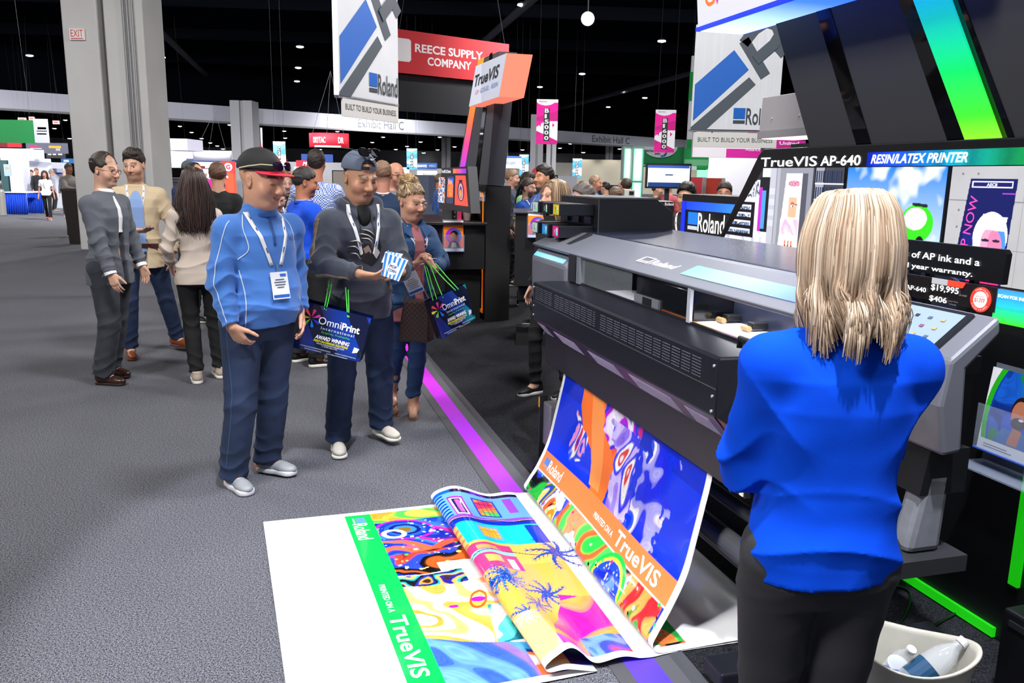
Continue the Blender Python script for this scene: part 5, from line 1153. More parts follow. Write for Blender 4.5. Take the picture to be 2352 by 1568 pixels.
c.put(r & (z1_ >= .34) & (z1_ < .45) & (b_ < .75), '0c1030'); c.swirl(r & (z1_ >= .32) & (z1_ < .45) & (b_ < .8), ['101018', '1a30b0', '20c850', '101428', 'e8402a', '2a48d8', '0c0c10', 'c85a20'], 15, .12, 3., bands=11)
c.put(r & (z1_ > .40) & (z1_ < .50) & (b_ > .42), 'ffffff'); c.speck(r & (f > .1) & (f < .44), ['ffffff', '50e060', 'f8e060', 'e8f0ff'], 110, .003, .012, 9)
hr = r & (z1_ >= .455) & (z1_ < .53) & (b_ < .62); c.swirl(hr, ['3a2010', 'f8a030', '1830a0', '101010', '20a8c0', 'ffb040', '28188a'], 30, .03, 1., bands=9)
fc = r & (f > .51 + .03 * c.nz(8, 2) * 0) & (z1_ >= .52) & (z1_ < .84); c.swirl(fc, ['ffb050', 'ffd8a8', 'fff4e8', 'ff9a3a', 'ffe8d8', 'ffc070', 'fbe4f4', 'ffa848'], 8.5, .20, 4., bands=10)
c.swirl(fc & (f > .66) & (b_ > .62 - (f - .7) * .6), ['20c8d8', '1a8a9a', 'ffffff', '50e0e0', '106a80', 'c04010', 'ffa040'], 13, .14, 2., bands=9); c.ell(1.00, uG0 - .27, .075, .035, 'c85a20', .4, ring=.75); c.ell(1.0, uG0 - .27, .02, .03, 'c01ae0'); c.ell(1.03, uG0 - .16, .012, .02, 'b020e0')
bl = r & (z1_ >= .80 + (b_ - .3) * .12); c.swirl(bl, ['4a80f0', '5a70e8', '6aa0f8', '3a60e0', '8a6af0', '4a90f8', 'a8c0ff'], 8, .20, 6., bands=9); c.swirl(bl & (b_ > .72), ['d04010', '2a3ae0', 'ffffff', 'ff8a40', '1a2080', '30a0e0'], 12, .14, 5., bands=8)
c.put(inn & (Y >= uG0) & (Y < uG1), '10c850')
SHEETM = mat(None, .16, vcol=True, coat=.5, name='glossy_vinyl')
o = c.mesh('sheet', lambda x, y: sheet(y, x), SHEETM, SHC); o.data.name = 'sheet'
so = o.modifiers.new('th', 'SOLIDIFY'); so.thickness = .0012; so.offset = -1
def on_sheet(u_base, a0, h=.0016): return lambda a, b: sheet(u_base - b, a0 + a, h)
IW = mat('ffffff', .35); IB = mat('5a8ae0', .35); IG = mat('9aa0b8', .35)
def block_on(u_base, a0, w, h, m, par):
 x = np.linspace(0, w, 6); V = np.concatenate([sheet(np.full(6, u_base), a0 + x, .0016), sheet(np.full(6, u_base - h), a0 + x, .0016)])
 mesh_obj('printed_emblem', V, [[i, i + 1, 7 + i, 6 + i] for i in range(5)], m, par)
for ub, hh, par in ((U1 + bandw - .018, .062, o), (uG1 - .022, .072, o)):
 block_on(ub - hh * .35, .075, .062, hh * .6, IB, par); block_on(ub - hh * .12, .075, .062, hh * .14, IG, par)
 text('printed_lettering', 'Roland', on_sheet(ub, .142), (1, 0, 0), Z, IW, par, w=.185, h=hh, bold=.015)
 text('printed_lettering', 'PRINTED ON A', on_sheet(ub - .01, .78), (1, 0, 0), Z, IW, par, w=.23, h=.026, bold=.02)
 text('printed_lettering', 'TrueVIS', on_sheet(ub, 1.04), (1, 0, 0), Z, IW, par, w=.42, h=.066, bold=.02)
# ================================================================ the people
def p_toL(s, Wp):
 R = rotz(-s.root.rotation_euler[2]); return (R @ (np.asarray(Wp, float) - np.array(s.root.location))) / s.k
def dirL(s, v): return rotz(-s.root.rotation_euler[2]) @ nrm(v)
def footw(s, n_, xy, toe):
 """foot whose heel is at world xy and whose toe points at world toe"""
 a = p_toL(s, (xy[0], xy[1], 0)); b_ = p_toL(s, (toe[0], toe[1], 0)); d_ = nrm(b_ - a); s.foot(n_, a[0] + d_[0] * .05, a[1] + d_[1] * .05, math.atan2(d_[0], -d_[1]))
def Rh(s, c, m, y0=0): return s.hc + s.R @ (np.array(c, float) * s.hs)
def cap_hat(s, dome, brim=None, back=False, name='cap', q=None, flat=0., under=None, opening=False, button=None):
 Rm = s.R @ (rotz(math.pi) if back else np.eye(3)) @ rotx(-.10 if not back else .20); hs = s.hs; T = lambda p: s.hc + Rm @ (np.array(p, float) * hs); sd = S()
 sg = -1 if back else 1
 sd.ell(T((0, .018 * sg, .046)), np.array((.0865, .107, .094)) * hs, .02, 0, Rm)
 sd.ell(T((0, .018 * sg, .040)), np.array((.0800, .100, .090)) * hs, .002, 1, Rm)
 n_ = Rm @ np.array([0, 0, 1.]); sd.half(-n_, -(n_ @ T((0, 0, .040))), .003)
 if opening: sd.ell(T((0, .105, .050)), np.array((.046, .065, .052)) * hs, .004, 1, Rm)
 sd.wr = lambda P: .0012 * wav(P, 70, 1.)
 o = sobj(name, sd, q or (.0035 if s.q < .007 else s.q * .7), mat(dome, .75, bump=(500, .3, .001)), s.root)
 if brim:
  V = []; n = 22
  for i in range(n + 1):
   a = math.radians(-72 + 144 * i / n); ix, iy = .083 * math.sin(a), -.104 * math.cos(a) + .018 * sg
   e = .072 * math.cos(a * 1.12) ** .6 if abs(a * 1.12) < 1.57 else 0
   ox, oy = ix * 1.02, iy - e; cz = .042
   for (x, y, f) in ((ix * .96, iy * .96, 0), ((ix + ox) / 2, (iy + oy) / 2, .5), (ox, oy, 1)):
    V.append(T((x, y, cz - (abs(x) / .083) ** 2 * (.016 if not flat else .004) - f * .010)))
  F = [[3 * i + j, 3 * i + 3 + j, 3 * i + 4 + j, 3 * i + 1 + j] for i in range(n) for j in (0, 1)]
  b_ = mesh_obj('brim', V, F, mat(brim, .6), o, smooth=True); m_ = b_.modifiers.new('t', 'SOLIDIFY'); m_.thickness = .004
 if opening:
  mb = MB(); pts = [T((.092 * math.sin(math.radians(a)), .018 * sg + .109 * math.cos(math.radians(a)), .044)) for a in range(-32, 33, 6)]
  for i in range(len(pts) - 1):
   a, b_ = pts[i], pts[i + 1]; u_ = Rm @ np.array([0, 0, 1.]) * .017 * hs; mb.slab([a, b_, b_ + u_, a + u_], (b_ - a) * 0 + nrm(np.cross(b_ - a, u_)) * .003)
  mb.build('strap', mat(dome, .7), o); s.strapT = T
  mb = MB()
  for i in range(6, len(pts) - 1):
   a, b_ = pts[i], pts[i + 1]; u_ = Rm @ np.array([0, 0, 1.]) * .018 * hs; nn = nrm(np.cross(b_ - a, u_)) * -.003; mb.slab([a + nn, b_ + nn, b_ + u_ + nn, a + u_ + nn], nn * .3)
  mb.build('strap_patch', mat('16171c', .8), o)
 if button: MB().lathe([(.009, 0), (.009, .003), (.004, .006)], T((0, .018 * sg, .139)), 12).build('button', mat(button, .5), o)
 return o, T, Rm
def sunglasses(T, parent, z, y, tint='1a1030', frame='201818', w=.062, tilt=.3, arms='d8c8a0', sx=1.):
 o = None
 for sx_ in (-1, 1):
  V = []; n = 18
  for k_ in range(2):
   for i in range(n):
    a = 2 * math.pi * i / n; x = sx_ * (.034 + .030 * math.copysign(abs(math.cos(a)) ** .7, math.cos(a))) * sx; zz = .019 * math.copysign(abs(math.sin(a)) ** .8, math.sin(a))
    V.append(T((x, y - math.cos(x * 14) * .022 - k_ * .003 + zz * tilt, z + zz)))
  F = [list(range(n)), list(range(n, 2 * n))[::-1]] + [[i, n + i, n + (i + 1) % n, (i + 1) % n] for i in range(n)]
  if o is None: o = mesh_obj('sunglasses', V, F, mat(tint, .06, coat=1., spec=.9), parent)
  else: mesh_obj('lens', V, F, mat(tint, .06, coat=1., spec=.9), o)
 mb = MB()
 for sx_ in (-1, 1): mb.tube([T((sx_ * .066, y - .012, z + .004)), T((sx_ * .088, y + .03, z + .002)), T((sx_ * .098, y + .09, z - .012)), T((sx_ * .094, y + .14, z - .026))], .0032, 6)
 mb.tube([T((-.010, y - .024, z + .006)), T((.010, y - .024, z + .006))], .003, 6); mb.build('temples', mat(arms, .4), o)
 return o
def eyeglasses(s, col='c0b0b0', r=.021, h=.016, name='glasses', thick=.0012):
 T = lambda p: s.hc + s.R @ (np.array(p, float) * s.hs); mb = MB()
 for sx in (-1, 1):
  P_ = [T((sx * .032 + r * math.cos(a), -.104 + .35 * abs(sx * .032 + r * math.cos(a)) * .5, -.006 + h * math.sin(a))) for a in np.linspace(0, 2 * math.pi, 21)]
  mb.tube(P_, thick, 5); mb.tube([T((sx * .053, -.094, .0)), T((sx * .079, -.06, .002)), T((sx * .083, .004, .0))], thick, 5)
 mb.tube([T((-.011, -.104, -.002)), T((0, -.107, .001)), T((.011, -.104, -.002))], thick, 5)
 return mb.build(name, mat(col, .3, .6), s.root)
LANY = mat('eef0f4', .6); LTXT = mat('2a4a8a', .6)
def lanyard(s, sd, z_end=1.20, z0=1.49, x0=.072, xe=.018, badge=True, stripe='2060c0', col=None, w=.019, bz=None, tilt=0., y0=.02, label_text=None, side=0.):
 k = s.k; m = mat(col, .6) if col else LANY; root = None
 for i, sx in enumerate((-1, 1)):
  pts = [np.array([sx * x0, y0, z0 + .02]) * k, np.array([sx * (x0 + .005), -.06, z0 - .03]) * k, np.array([sx * (x0 * .7 + xe * .3) + side * .4, -.12, z0 * .55 + z_end * .45]) * k, np.array([sx * xe + side, -.14, z_end]) * k]
  o = s.ribbon(sd, pts, w, m, 'lanyard', aim=(sx * .10, -1, .10), n=26); root = root or o
  P_ = catmull(pts, 12)
  for j in (3, 6, 9):
   a = P_[j]; t = nrm(P_[j + 1] - a); h_ = sd.hit([a + (0, -.35, 0)], [a + (0, .2, 0)])[0] + (0, -.0052, 0); sv = nrm(np.cross(t, (0, -1, 0)))
   MB().slab([h_ - sv * .003 - t * .014, h_ + sv * .003 - t * .014, h_ + sv * .003 + t * .014, h_ - sv * .003 + t * .014], (0, -.0006, 0)).build('lanyard_print', LTXT, o)
 if badge:
  c0 = np.array([side, 0, z_end - .018]) * k; h_ = sd.hit([c0 + (0, -.4, 0)], [c0 + (0, .2, 0)])[0]; h2 = sd.hit([c0 + (0, -.4, -.14)], [c0 + (0, .2, -.14)])[0]
  up = nrm(h_ - h2) if abs(h_[1] - h2[1]) < .1 else Z; up = nrm(up + np.array([tilt, 0, 0])); X = nrm(np.cross(up, (0, 1, 0))) * 1; X = nrm(np.cross((0, -1, 0), up)) * -1 if False else nrm(np.cross((0, 1., 0), up)) * 1
  N = nrm(np.cross(X, up));
  if N[1] > 0: X = -X; N = -N
  c1 = h_ + N * .014
  MB().tube([c1 + up * .03, c1 - up * .008], .004, 6).build('clip', mat('b8bcc4', .25, .9), root)
  bw, bh = .098 * k, .138 * k
  def R4(x0_, x1_, y0_, y1_, h0): return [c1 + X * x + up * y + N * h0 for x, y in ((x0_, y0_), (x1_, y0_), (x1_, y1_), (x0_, y1_))]
  b_ = MB().slab(R4(-bw / 2, bw / 2, -bh - .012, -.012, 0), N * .002).build('badge', mat('eef0f6', .3, coat=.6), root)
  flat('badge_stripe', R4(-bw / 2 + .004, bw / 2 - .004, -bh - .004, -bh + .010, .0022), mat(stripe, .4), b_); flat('badge_mark', R4(bw * .05, bw * .4, -.035, -.022, .0022), mat('2a70d0', .4), b_)
  for j, ww in enumerate((.26, .34, .30, .2)): flat('badge_print', R4(-bw * ww, bw * ww, -.052 - .013 * j, -.048 - .013 * j, .0022), mat('50545e', .5), b_)
 return root
def collar_band(s, sd, m, z=1.50, r=.075, h=.03, th=.008, name='collar', dy=0.):
 k = s.k; c = s.J['neck'] + np.array([0, dy, (z - 1.50)]) * k; V = []; n = 28
 mb = MB().lathe([(r - th, -h), (r + .008, -h), (r, h * .6), (r - .004, h), (r - th, h), (r - th - .004, -h)], c, n, 1., .98); mb.F = mb.F[:-2]
 return mb.build(name, m, s.root, smooth=True)
# ---- 1. the man in the blue pullover
def person_blue():
 s = Person('person in a blue pullover and red-brimmed black cap, hands in jeans pockets', (-1.335, 4.26), math.radians(48), ht=1.775, al=.89, w=1.08, belly=.085, q=.0050, headyaw=math.radians(22), headpitch=math.radians(12), hs=1.12, sh=1.04, lean=.13)
 footw(s, 'R', G(530, 1112)[:2], G(588, 1150)[:2]); footw(s, 'L', G(600, 1082)[:2], G(695, 1098)[:2])
 s.hand('R', p_toL(s, (-1.385, 4.00, .93)), pole=(-.8, .8, .0)); s.hand('L', p_toL(s, (-1.13, 4.33, .96)), pole=(.6, 1, 0))
 hr = dict(dr=dirL(s, (.32, .42, -.82)), pn=dirL(s, (.3, .9, -.1)), side=1, curl=(.3, .4, .3), thumb=(.75, .25)); hl = dict(dr=(-.1, -.35, -.9), pn=(-1, .3, 0), side=-1, curl=(.3, .4, .3))
 s.body('d29c80', hr, hl, head=dict(smile=1.0, chub=.9, lid=.75, nose=1.15), paint=dict(lip='a86050', brow='4a3028', smile=1., lid=.75))
 m = mat('3f77c8', .85, bump=(420, .35, .0012), noise=(7, .05), sheen=.3)
 t = s.top_sdf(hem=.915, r=(.074, .068, .050), sleeve=.97, cw=.078, collar=1.525, chest=1.05); t.wr = s.folds(.0075, ph=.6)
 top = sobj('pullover', t, .0055, m, s.root)
 collar_band(s, t, m, z=1.515, r=.083, h=.032)
 WS = mat('c4d4ee', .7)
 J = s.J; k = s.k
 aim = nrm((-.80, -.60, 0))
 seam = lambda pts, aim, nm='seam', w=.005, sd=t: s.ribbon(sd, pts, w, WS, nm, top, off=.0015, aim=aim, n=44, out=.14)
 seam([J['shR'] + (.045, -.01, .05), J['shR'] + (.0, -.03, .02), J['shR'] * .5 + J['elR'] * .5, J['elR'], J['elR'] * .5 + J['wrR'] * .5, J['wrR'] * .94 + J['elR'] * .06], aim)
 seam([np.array([-.10, -.05, 1.49]) * k, J['shR'] + (.05, -.05, .01), J['shR'] + (.055, -.09, -.09), np.array([-.165, -.10, 1.27]) * k], (-.35, -1, .1))
 seam([np.array([-.165, -.12, 1.22]) * k, np.array([-.15, -.14, 1.10]) * k, np.array([-.15, -.14, .99]) * k, np.array([-.155, -.13, .90]) * k], (-.5, -1, 0))
 seam([np.array([-.20, -.12, .905]) * k, np.array([-.08, -.2, .905]) * k, np.array([.05, -.2, .905]) * k, np.array([.16, -.16, .905]) * k], (.0, -1, 0))
 seam([np.array([.09, -.05, 1.49]) * k, J['shL'] + (-.05, -.05, .01), J['shL'] + (-.05, -.09, -.1)], (.2, -1, .1))
 s.ribbon(t, [np.array([0, -.07, 1.49]) * k, np.array([0, -.12, 1.42]) * k, np.array([0, -.14, 1.33]) * k], .012, mat('1f4a8c', .7), 'zip_placket', top, aim=(0, -1, .2), n=16)
 g_ = t.hit([np.array([.10, -.45, 1.36]) * k], [np.array([.10, .2, 1.36]) * k])[0]; text('logo', 'THE ROCK', g_ + (-.035, -.004, 0), (1, .15, 0), Z, mat('6a3a6a', .7), top, w=.07, h=.018)
 pm = mat('1b2b48', .85, noise=(5, .22, (1, 1, .4)), bump=(600, .4, .001)); ps = s.pants_sdf(waist=1.0, r=(.106, .084, .078), hem=.066); pn = sobj('jeans', ps, .0055, pm, s.root)
 tg = mat('3f557e', .8)
 s.ribbon(ps, [J['hipR'] + (-.07, -.02, .03), J['hipR'] * .5 + J['knR'] * .5 + (-.05, -.02, 0), J['knR'] + (-.04, -.02, 0), J['anR'] + (-.03, -.02, .03)], .003, tg, 'jean_seam', pn, aim=(-.9, -.45, 0), off=.001, n=40, out=.14)
 s.shoes('8d9094', 'c8c8cc', 1.05, accent='f0683c')
 cap, T, Rm = cap_hat(s, '17171b', 'e02044', flat=1, button='c01830')
 sunglasses(T, cap, .070, -.086, tint='24122c', arms='cfc8a0')
 text('cap_lettering', 'THE', T((-.048, -.098, .108)), Rm @ np.array([1, -.28, 0]), Rm @ np.array([0, .42, 1]), mat('c02030', .6), cap, w=.026, h=.008, ext=.003)
 text('cap_lettering', 'ROCK', T((-.046, -.106, .088)), Rm @ np.array([1, -.10, 0]), Rm @ np.array([0, .25, 1]), mat('c02030', .6), cap, w=.080, h=.018, ext=.004)
 lanyard(s, t, z_end=1.235, z0=1.50, x0=.085, xe=.020)
 return s
# ---- 2. the man in the dark hoodie
def person_hoodie():
 s = Person('person in a charcoal hoodie and backwards grey cap holding a striped box', (-.90, 4.80), math.radians(30), ht=1.79, al=.93, w=1.06, belly=.03, q=.0050, headyaw=math.radians(12), headpitch=math.radians(17), hs=1.08, sh=1.02, lean=.06)
 footw(s, 'R', G(776, 1028)[:2], G(784, 1072)[:2]); footw(s, 'L', G(868, 1003)[:2], G(938, 1036)[:2])
 s.hand('R', p_toL(s, (-.83, 4.47, 1.145)), pole=(-1, .5, -.3)); s.hand('L', p_toL(s, (-.62, 4.58, 1.15)), pole=(.5, 1, -.6))
 s.body('c08f72', dict(dr=dirL(s, (.93, -.25, -.12)), pn=dirL(s, (.1, .45, .9)), side=-1, curl=(.35, .35, .3), thumb=(.75, .25)), dict(dr=dirL(s, (-.75, -.35, .1)), pn=dirL(s, (0, .2, -.9)), side=1, curl=(.3, .4, .3)),
           head=dict(lid=.72, nose=1.08, chub=.35), paint=dict(lip='a0604e', brow='2c1e18', scalp=('8a6a56', .016, .55), lid=.72, browz=.024))
 m = mat('3c4250', .9, bump=(380, .4, .0015), noise=(9, .07), sheen=.25)
 t = s.top_sdf(hem=.86, r=(.076, .070, .050), sleeve=.95, cw=.072, collar=1.50);
 k = s.k; J = s.J
 t.cap(J['neck'] + (-.095, -.01, .02), J['neck'] + (0, .085, .045), .034, .046, .03); t.cap(J['neck'] + (.095, -.01, .02), J['neck'] + (0, .085, .045), .034, .046, .03); t.cap(J['neck'] + (-.095, -.01, .02), J['neck'] + (-.04, -.095, -.045), .032, .018, .03); t.cap(J['neck'] + (.095, -.01, .02), J['neck'] + (.04, -.095, -.045), .032, .018, .03)
 t.ell(J['neck'] + (0, -.105, -.035), (.042, .065, .072), .012, 1)
 t.wr = s.folds(.0085, ph=2.1)
 top = sobj('hoodie', t, .0055, m, s.root)
 x = S(); x.ell(J['neck'] + (0, -.045, -.05), (.060, .050, .075), .02); sobj('undershirt', x, .005, mat('16181c', .8), s.root)
 cm = mat('7a6a58', .7, noise=(18, .8), bump=(200, .3, .001))
 s.ribbon(t, [J['shR'] + (-.01, 0, .02), J['shR'] * .5 + J['elR'] * .5, J['elR'] + (-.01, 0, 0)], .038, cm, 'sleeve_stripe', top, aim=(-.95, -.25, 0), n=34, out=.14)
 s.ribbon(t, [J['elR'] + (-.01, 0, -.0), J['elR'] * .5 + J['wrR'] * .5 + (0, 0, -.01), J['wrR'] * .8 + J['elR'] * .2], .038, cm, 'sleeve_stripe', top, aim=(-.45, -.35, -.95), n=30, out=.14)
 def onch(x_, z_, o_=.003):
  h_ = t.hit([np.array([x_, -.5, z_]) * k], [np.array([x_, .2, z_]) * k])[0]; return h_ + (0, -o_, 0)
 em = MB()
 blob = [(-.05, 1.34), (-.01, 1.375), (.03, 1.36), (.07, 1.33), (.085, 1.28), (.07, 1.22), (.02, 1.175), (-.03, 1.20), (-.055, 1.25)]
 cpt = onch(0, 1.28, .0035); V = [cpt] + [onch(*q_, .0035) for q_ in blob]; o = mesh_obj('emblem', V, [[0, i + 1, (i + 1) % len(blob) + 1] for i in range(len(blob))], mat('1a1c22', .4), top, smooth=True)
 SIL = mat('d6d0cc', .3, .3)
 for pts in ([(-.05, 1.36), (0, 1.35), (.035, 1.325)], [(-.035, 1.385), (.012, 1.372), (.045, 1.345)], [(-.04, 1.335), (.005, 1.328), (.03, 1.30)], [(-.105, 1.315), (-.065, 1.32), (-.03, 1.30)], [(-.115, 1.285), (-.075, 1.287), (-.045, 1.26)], [(-.10, 1.25), (-.065, 1.245), (-.045, 1.215)]):
  P_ = [onch(a, b_, .005) for a, b_ in catmull([(x_, z_, 0) for x_, z_ in pts], 7)[:, :2]]; MB().tube(P_, [.0008, .0026, .0038, .0040, .0032, .002, .0008], 6).build('emblem_stroke', SIL, top, smooth=True)
 for pl_, c_ in (([(-.03, 1.275), (.0, 1.295), (.02, 1.26), (.012, 1.225), (-.012, 1.235)], 'a08878'), ([(.035, 1.30), (.062, 1.305), (.055, 1.275), (.075, 1.25), (.052, 1.215), (.036, 1.235), (.042, 1.27)], 'c8c2bc')):
  q_ = [onch(a, b_, .005) for a, b_ in pl_]; mesh_obj('emblem_patch', q_, [list(range(len(q_)))], mat(c_, .4), top)
 s.ribbon(t, [np.array([-.14, -.16, 1.035]) * k, np.array([-.165, -.16, .99]) * k, np.array([-.17, -.15, .93]) * k], .006, mat('2c313c', .9), 'pouch_edge', top, aim=(-.2, -1, 0), n=16)
 for sx in (-1, 1): s.ribbon(t, [np.array([sx * .035, -.1, 1.455]) * k, np.array([sx * .04, -.13, 1.38]) * k, np.array([sx * .038, -.14, 1.30]) * k], .006, mat('23262e', .8), 'drawstring', top, aim=(0, -1, 0), n=14, off=.004)
 h_ = J['neck'] + np.array([-.115, -.035, .055]); text('hood_lettering', 'OUTDOORS', h_ + (-.012, -.02, .0), (.45, -.8, -.45), nrm((-.2, -.3, .9)), mat('c8c0b8', .6), top, w=.07, h=.011)
 pm = mat('1d2f4e', .85, noise=(5, .25, (1, 1, .4)), bump=(600, .4, .001)); ps = s.pants_sdf(waist=.99, r=(.104, .082, .078), hem=.072); sobj('jeans', ps, .0055, pm, s.root)
 s.shoes('c6c0b4', 'e0dbd0', 1.08, style='loafer')
 s.hair_short('33261e', off=.028, th=.35, name='hair')
 cap, T, Rm = cap_hat(s, '5a6478', None, back=True, opening=True)
 R2 = s.R; T2 = lambda p: s.hc + R2 @ (np.array(p, float) * s.hs)
 sunglasses(T2, cap, .146, -.030, tint='0e0c10', arms='141416', tilt=.9)
 mk = MB(); pts = [(-.016, .000), (-.008, -.006), (.020, .008), (-.006, .000), (-.012, .004)]
 mk.slab([T2((x_ + .005, -.082 + z_ * .4, .118 + z_)) for x_, z_ in pts], R2 @ np.array([0, -.003, .002])); mk.build('cap_mark', mat('d8dce4', .5), cap)
 lanyard(s, t, z_end=1.215, z0=1.49, x0=.078, xe=.030, badge=False)
 c = np.array(D(903, 614, 4.42)); X = nrm((.93, -.16, -.30)); Yv = nrm((.33, -.05, .93)); N = nrm(np.cross(X, Yv)); Yv = np.cross(N, X)
 e = empty('popcorn_box', 'flat blue and white striped popcorn box held by the person in the hoodie', 'box', c);
 def pb(x_, y_, h_=0): f_ = .050 + .018 * (y_ / .07 + 1) / 2; return X * x_ * f_ + Yv * y_ + N * h_
 n = 9; body = MB().slab([pb(-1, -.062), pb(1, -.062), pb(1, .062), pb(-1, .062)], -N * .010).build('carton', mat('f2f4f8', .5), e)
 for i in range(5):
  a = -1 + .06 + i * .40; flat('stripe', [pb(a, -.062), pb(a + .19, -.062), pb(a + .19, .062), pb(a, .062)], mat('2c86dc', .5), body, off=.0004)
 MB().add([pb(0, 0, .0016)] + [X * .030 * math.cos(t_) + Yv * (.034 * math.sin(t_) - .008) + N * .0016 for t_ in np.linspace(0, 2 * math.pi, 25)[:-1]], [[0, i + 1, (i + 1) % 24 + 1] for i in range(24)]).build('label_disc', mat('f6f8fb', .5), body)
 text('box_lettering', 'POP', X * -.020 - Yv * .004 + N * .0026, X, Yv, mat('1c3a7a', .5), body, w=.040, h=.016, bold=.02); text('box_lettering', 'CORN', X * -.024 - Yv * .026 + N * .0026, X, Yv, mat('1c3a7a', .5), body, w=.048, h=.016, bold=.02)
 b2 = MB().slab([pb(-1.25, .0), pb(.2, .035), pb(.4, .085), pb(-1.0, .066)], -N * .006); b2.V = [tuple(np.array(v) - N * .011) for v in b2.V]; b2 = b2.build('top_flap', mat('eef2f8', .5), e)
 for i in range(4): a = -.85 + i * .28; P_ = [pb(a, .040 + i * .006), pb(a + .12, .043 + i * .006), pb(a + .12, .078), pb(a, .076)]; MB().slab([q_ - N * .0105 for q_ in P_], N * .0008).build('stripe', mat('5aa4e8', .5), b2)
 return s
# ---- tote bags
def omni_bag(label, TL, TR, BR, BL, Y0, depth, strings, teal=False, dY=(0, 0, 0, 0)):
 """a glossy printed carrier bag whose front corners are seen at the given pixels"""
 c = [np.array(D(*q_, Y0 + d_)) for q_, d_ in zip((TL, TR, BR, BL), dY)]; base = (c[2] + c[3]) / 2
 e = empty('carrier_bag', label, 'bag', base, 0, 'printed show carrier bags'); c = [q_ - base for q_ in c]
 U = c[1] - c[0]; V_ = c[0] - c[3]; N = nrm(np.cross(U, V_));
 if (N @ (CC - base)) < 0: N = -N
 P_ = lambda a, b_, h=0: c[3] + (c[2] - c[3]) * a * (1 - b_) + (c[1] - c[0]) * a * b_ + V_ * b_ + N * h
 w, h = np.linalg.norm(U), np.linalg.norm(V_); cv = Cv(w, h, 110, '12246a'); gx, gy = cv.X / w, cv.Y / h
 cv.put(np.clip(gx * .9 - .1, 0, 1), '0c4ac0', .75); cv.put(np.clip(.55 - gx * 1.2, 0, 1) * np.clip(gy, 0, 1), '4a2c78', .8); cv.put(np.clip(1 - gy * 5, 0, 1), '0a1c50', .8)
 if teal: cv.put(np.clip((gx - .72) * 3 + cv.nz(30, 1) * .5, 0, 1), '18b0a8', .8)
 V = np.array([P_(a, b_, .0008 + .004 * math.sin(a * 9 + b_ * 4)) for a, b_ in zip((cv.X / w).ravel(), (cv.Y / h).ravel())])
 o = cv.mesh('front_panel', lambda x, y: V, mat(None, .12, vcol=True, coat=.8, name='glossy_bag'), e)
 B = MB().hexa([P_(0, 0), P_(1, 0), P_(1, 0, -depth), P_(0, 0, -depth), P_(0, 1), P_(1, 1), P_(1, 1, -depth * .9), P_(0, 1, -depth * .9)]); B.F.pop(1); B = B.build('gusset', mat('0b1434', .2, coat=.6), e)
 X = nrm(U); Yv = nrm(np.cross(N, X)); tx = lambda s_, a, b_, ww, hh, col, **kw: text('bag_lettering', s_, P_(a, b_, .006), X, Yv, mat(col, .4), o, w=ww * w, h=hh * h, **kw)
 tx('Omni', .27, .62, .34, .155, 'f4f6fc'); tx('Print', .62, .60, .27, .155, 'ffffff', bold=.03); tx('International', .33, .515, .50, .060, 'dfe6f4', space=1.25); tx('Simplicity. Profitability.', .35, .43, .44, .05, '50c840')
 tx('AWARD WINNING', .28, .30, .52, .085, 'ffffff', shear=.25, bold=.03); tx('PRINT-ON-DEMAND SOLUTIONS', .27, .235, .52, .05, 'f0e020', shear=.2, bold=.03); tx('WWW.OMNIPRINTONLINE.COM', .32, .19, .42, .032, 'e8ecf8'); tx('+1 (949)-484-4181', .40, .145, .24, .03, 'e8ecf8')
 tx('INSTAGRAM.COM/OMNIPRINTINTERNATIONAL', .10, .085, .46, .022, 'dfe6f4'); tx('FACEBOOK.COM/OMNIPRINTINTERNATIONAL', .62, .065, .32, .020, 'dfe6f4'); tx('TWITTER.COM/OMNIPRINT', .17, .035, .26, .02, 'dfe6f4'); tx('YOUTUBE.COM/OMNIPRINT', .50, .02, .32, .02, 'dfe6f4')
 for i, cc_ in enumerate(('e8307a', 'e03aa8', '2438c8', '1878e0', '78c83c', 'f0e030', 'f0504a')):
  th = math.radians(78 - i * 51); dd = X * math.cos(th) + Yv * math.sin(th); sv = np.cross(N, dd); c0 = P_(.155, .70, .006); L_ = h * .20
  MB().slab([c0 + dd * .006, c0 + dd * L_ * .9 - sv * .009, c0 + dd * L_, c0 + dd * L_ * .9 + sv * .009], N * .0006).build('petal', mat(cc_, .4), o)
 flat('white_patch', [P_(.86, .16, .006), P_(.93, .19, .006), P_(.95, .28, .006), P_(.87, .30, .006)], mat('dfe4ee', .4), o); flat('dark_patch', [P_(.94, .10, .006), P_(.99, .10, .006), P_(.99, .24, .006), P_(.94, .24, .006)], mat('0a1018', .4), o)
 mb = MB(); strings_top = []
 for (a, b_, u, v, Yd) in strings: mb = MB(); mb.tube([P_(a, b_, .004), (P_(a, b_, 0) + (np.array(D(u, v, Yd)) - base)) / 2 + (0, 0, -.004), np.array(D(u, v, Yd)) - base], .0028, 6); mb.build('handle', mat('40d838', .5), e)
 return e
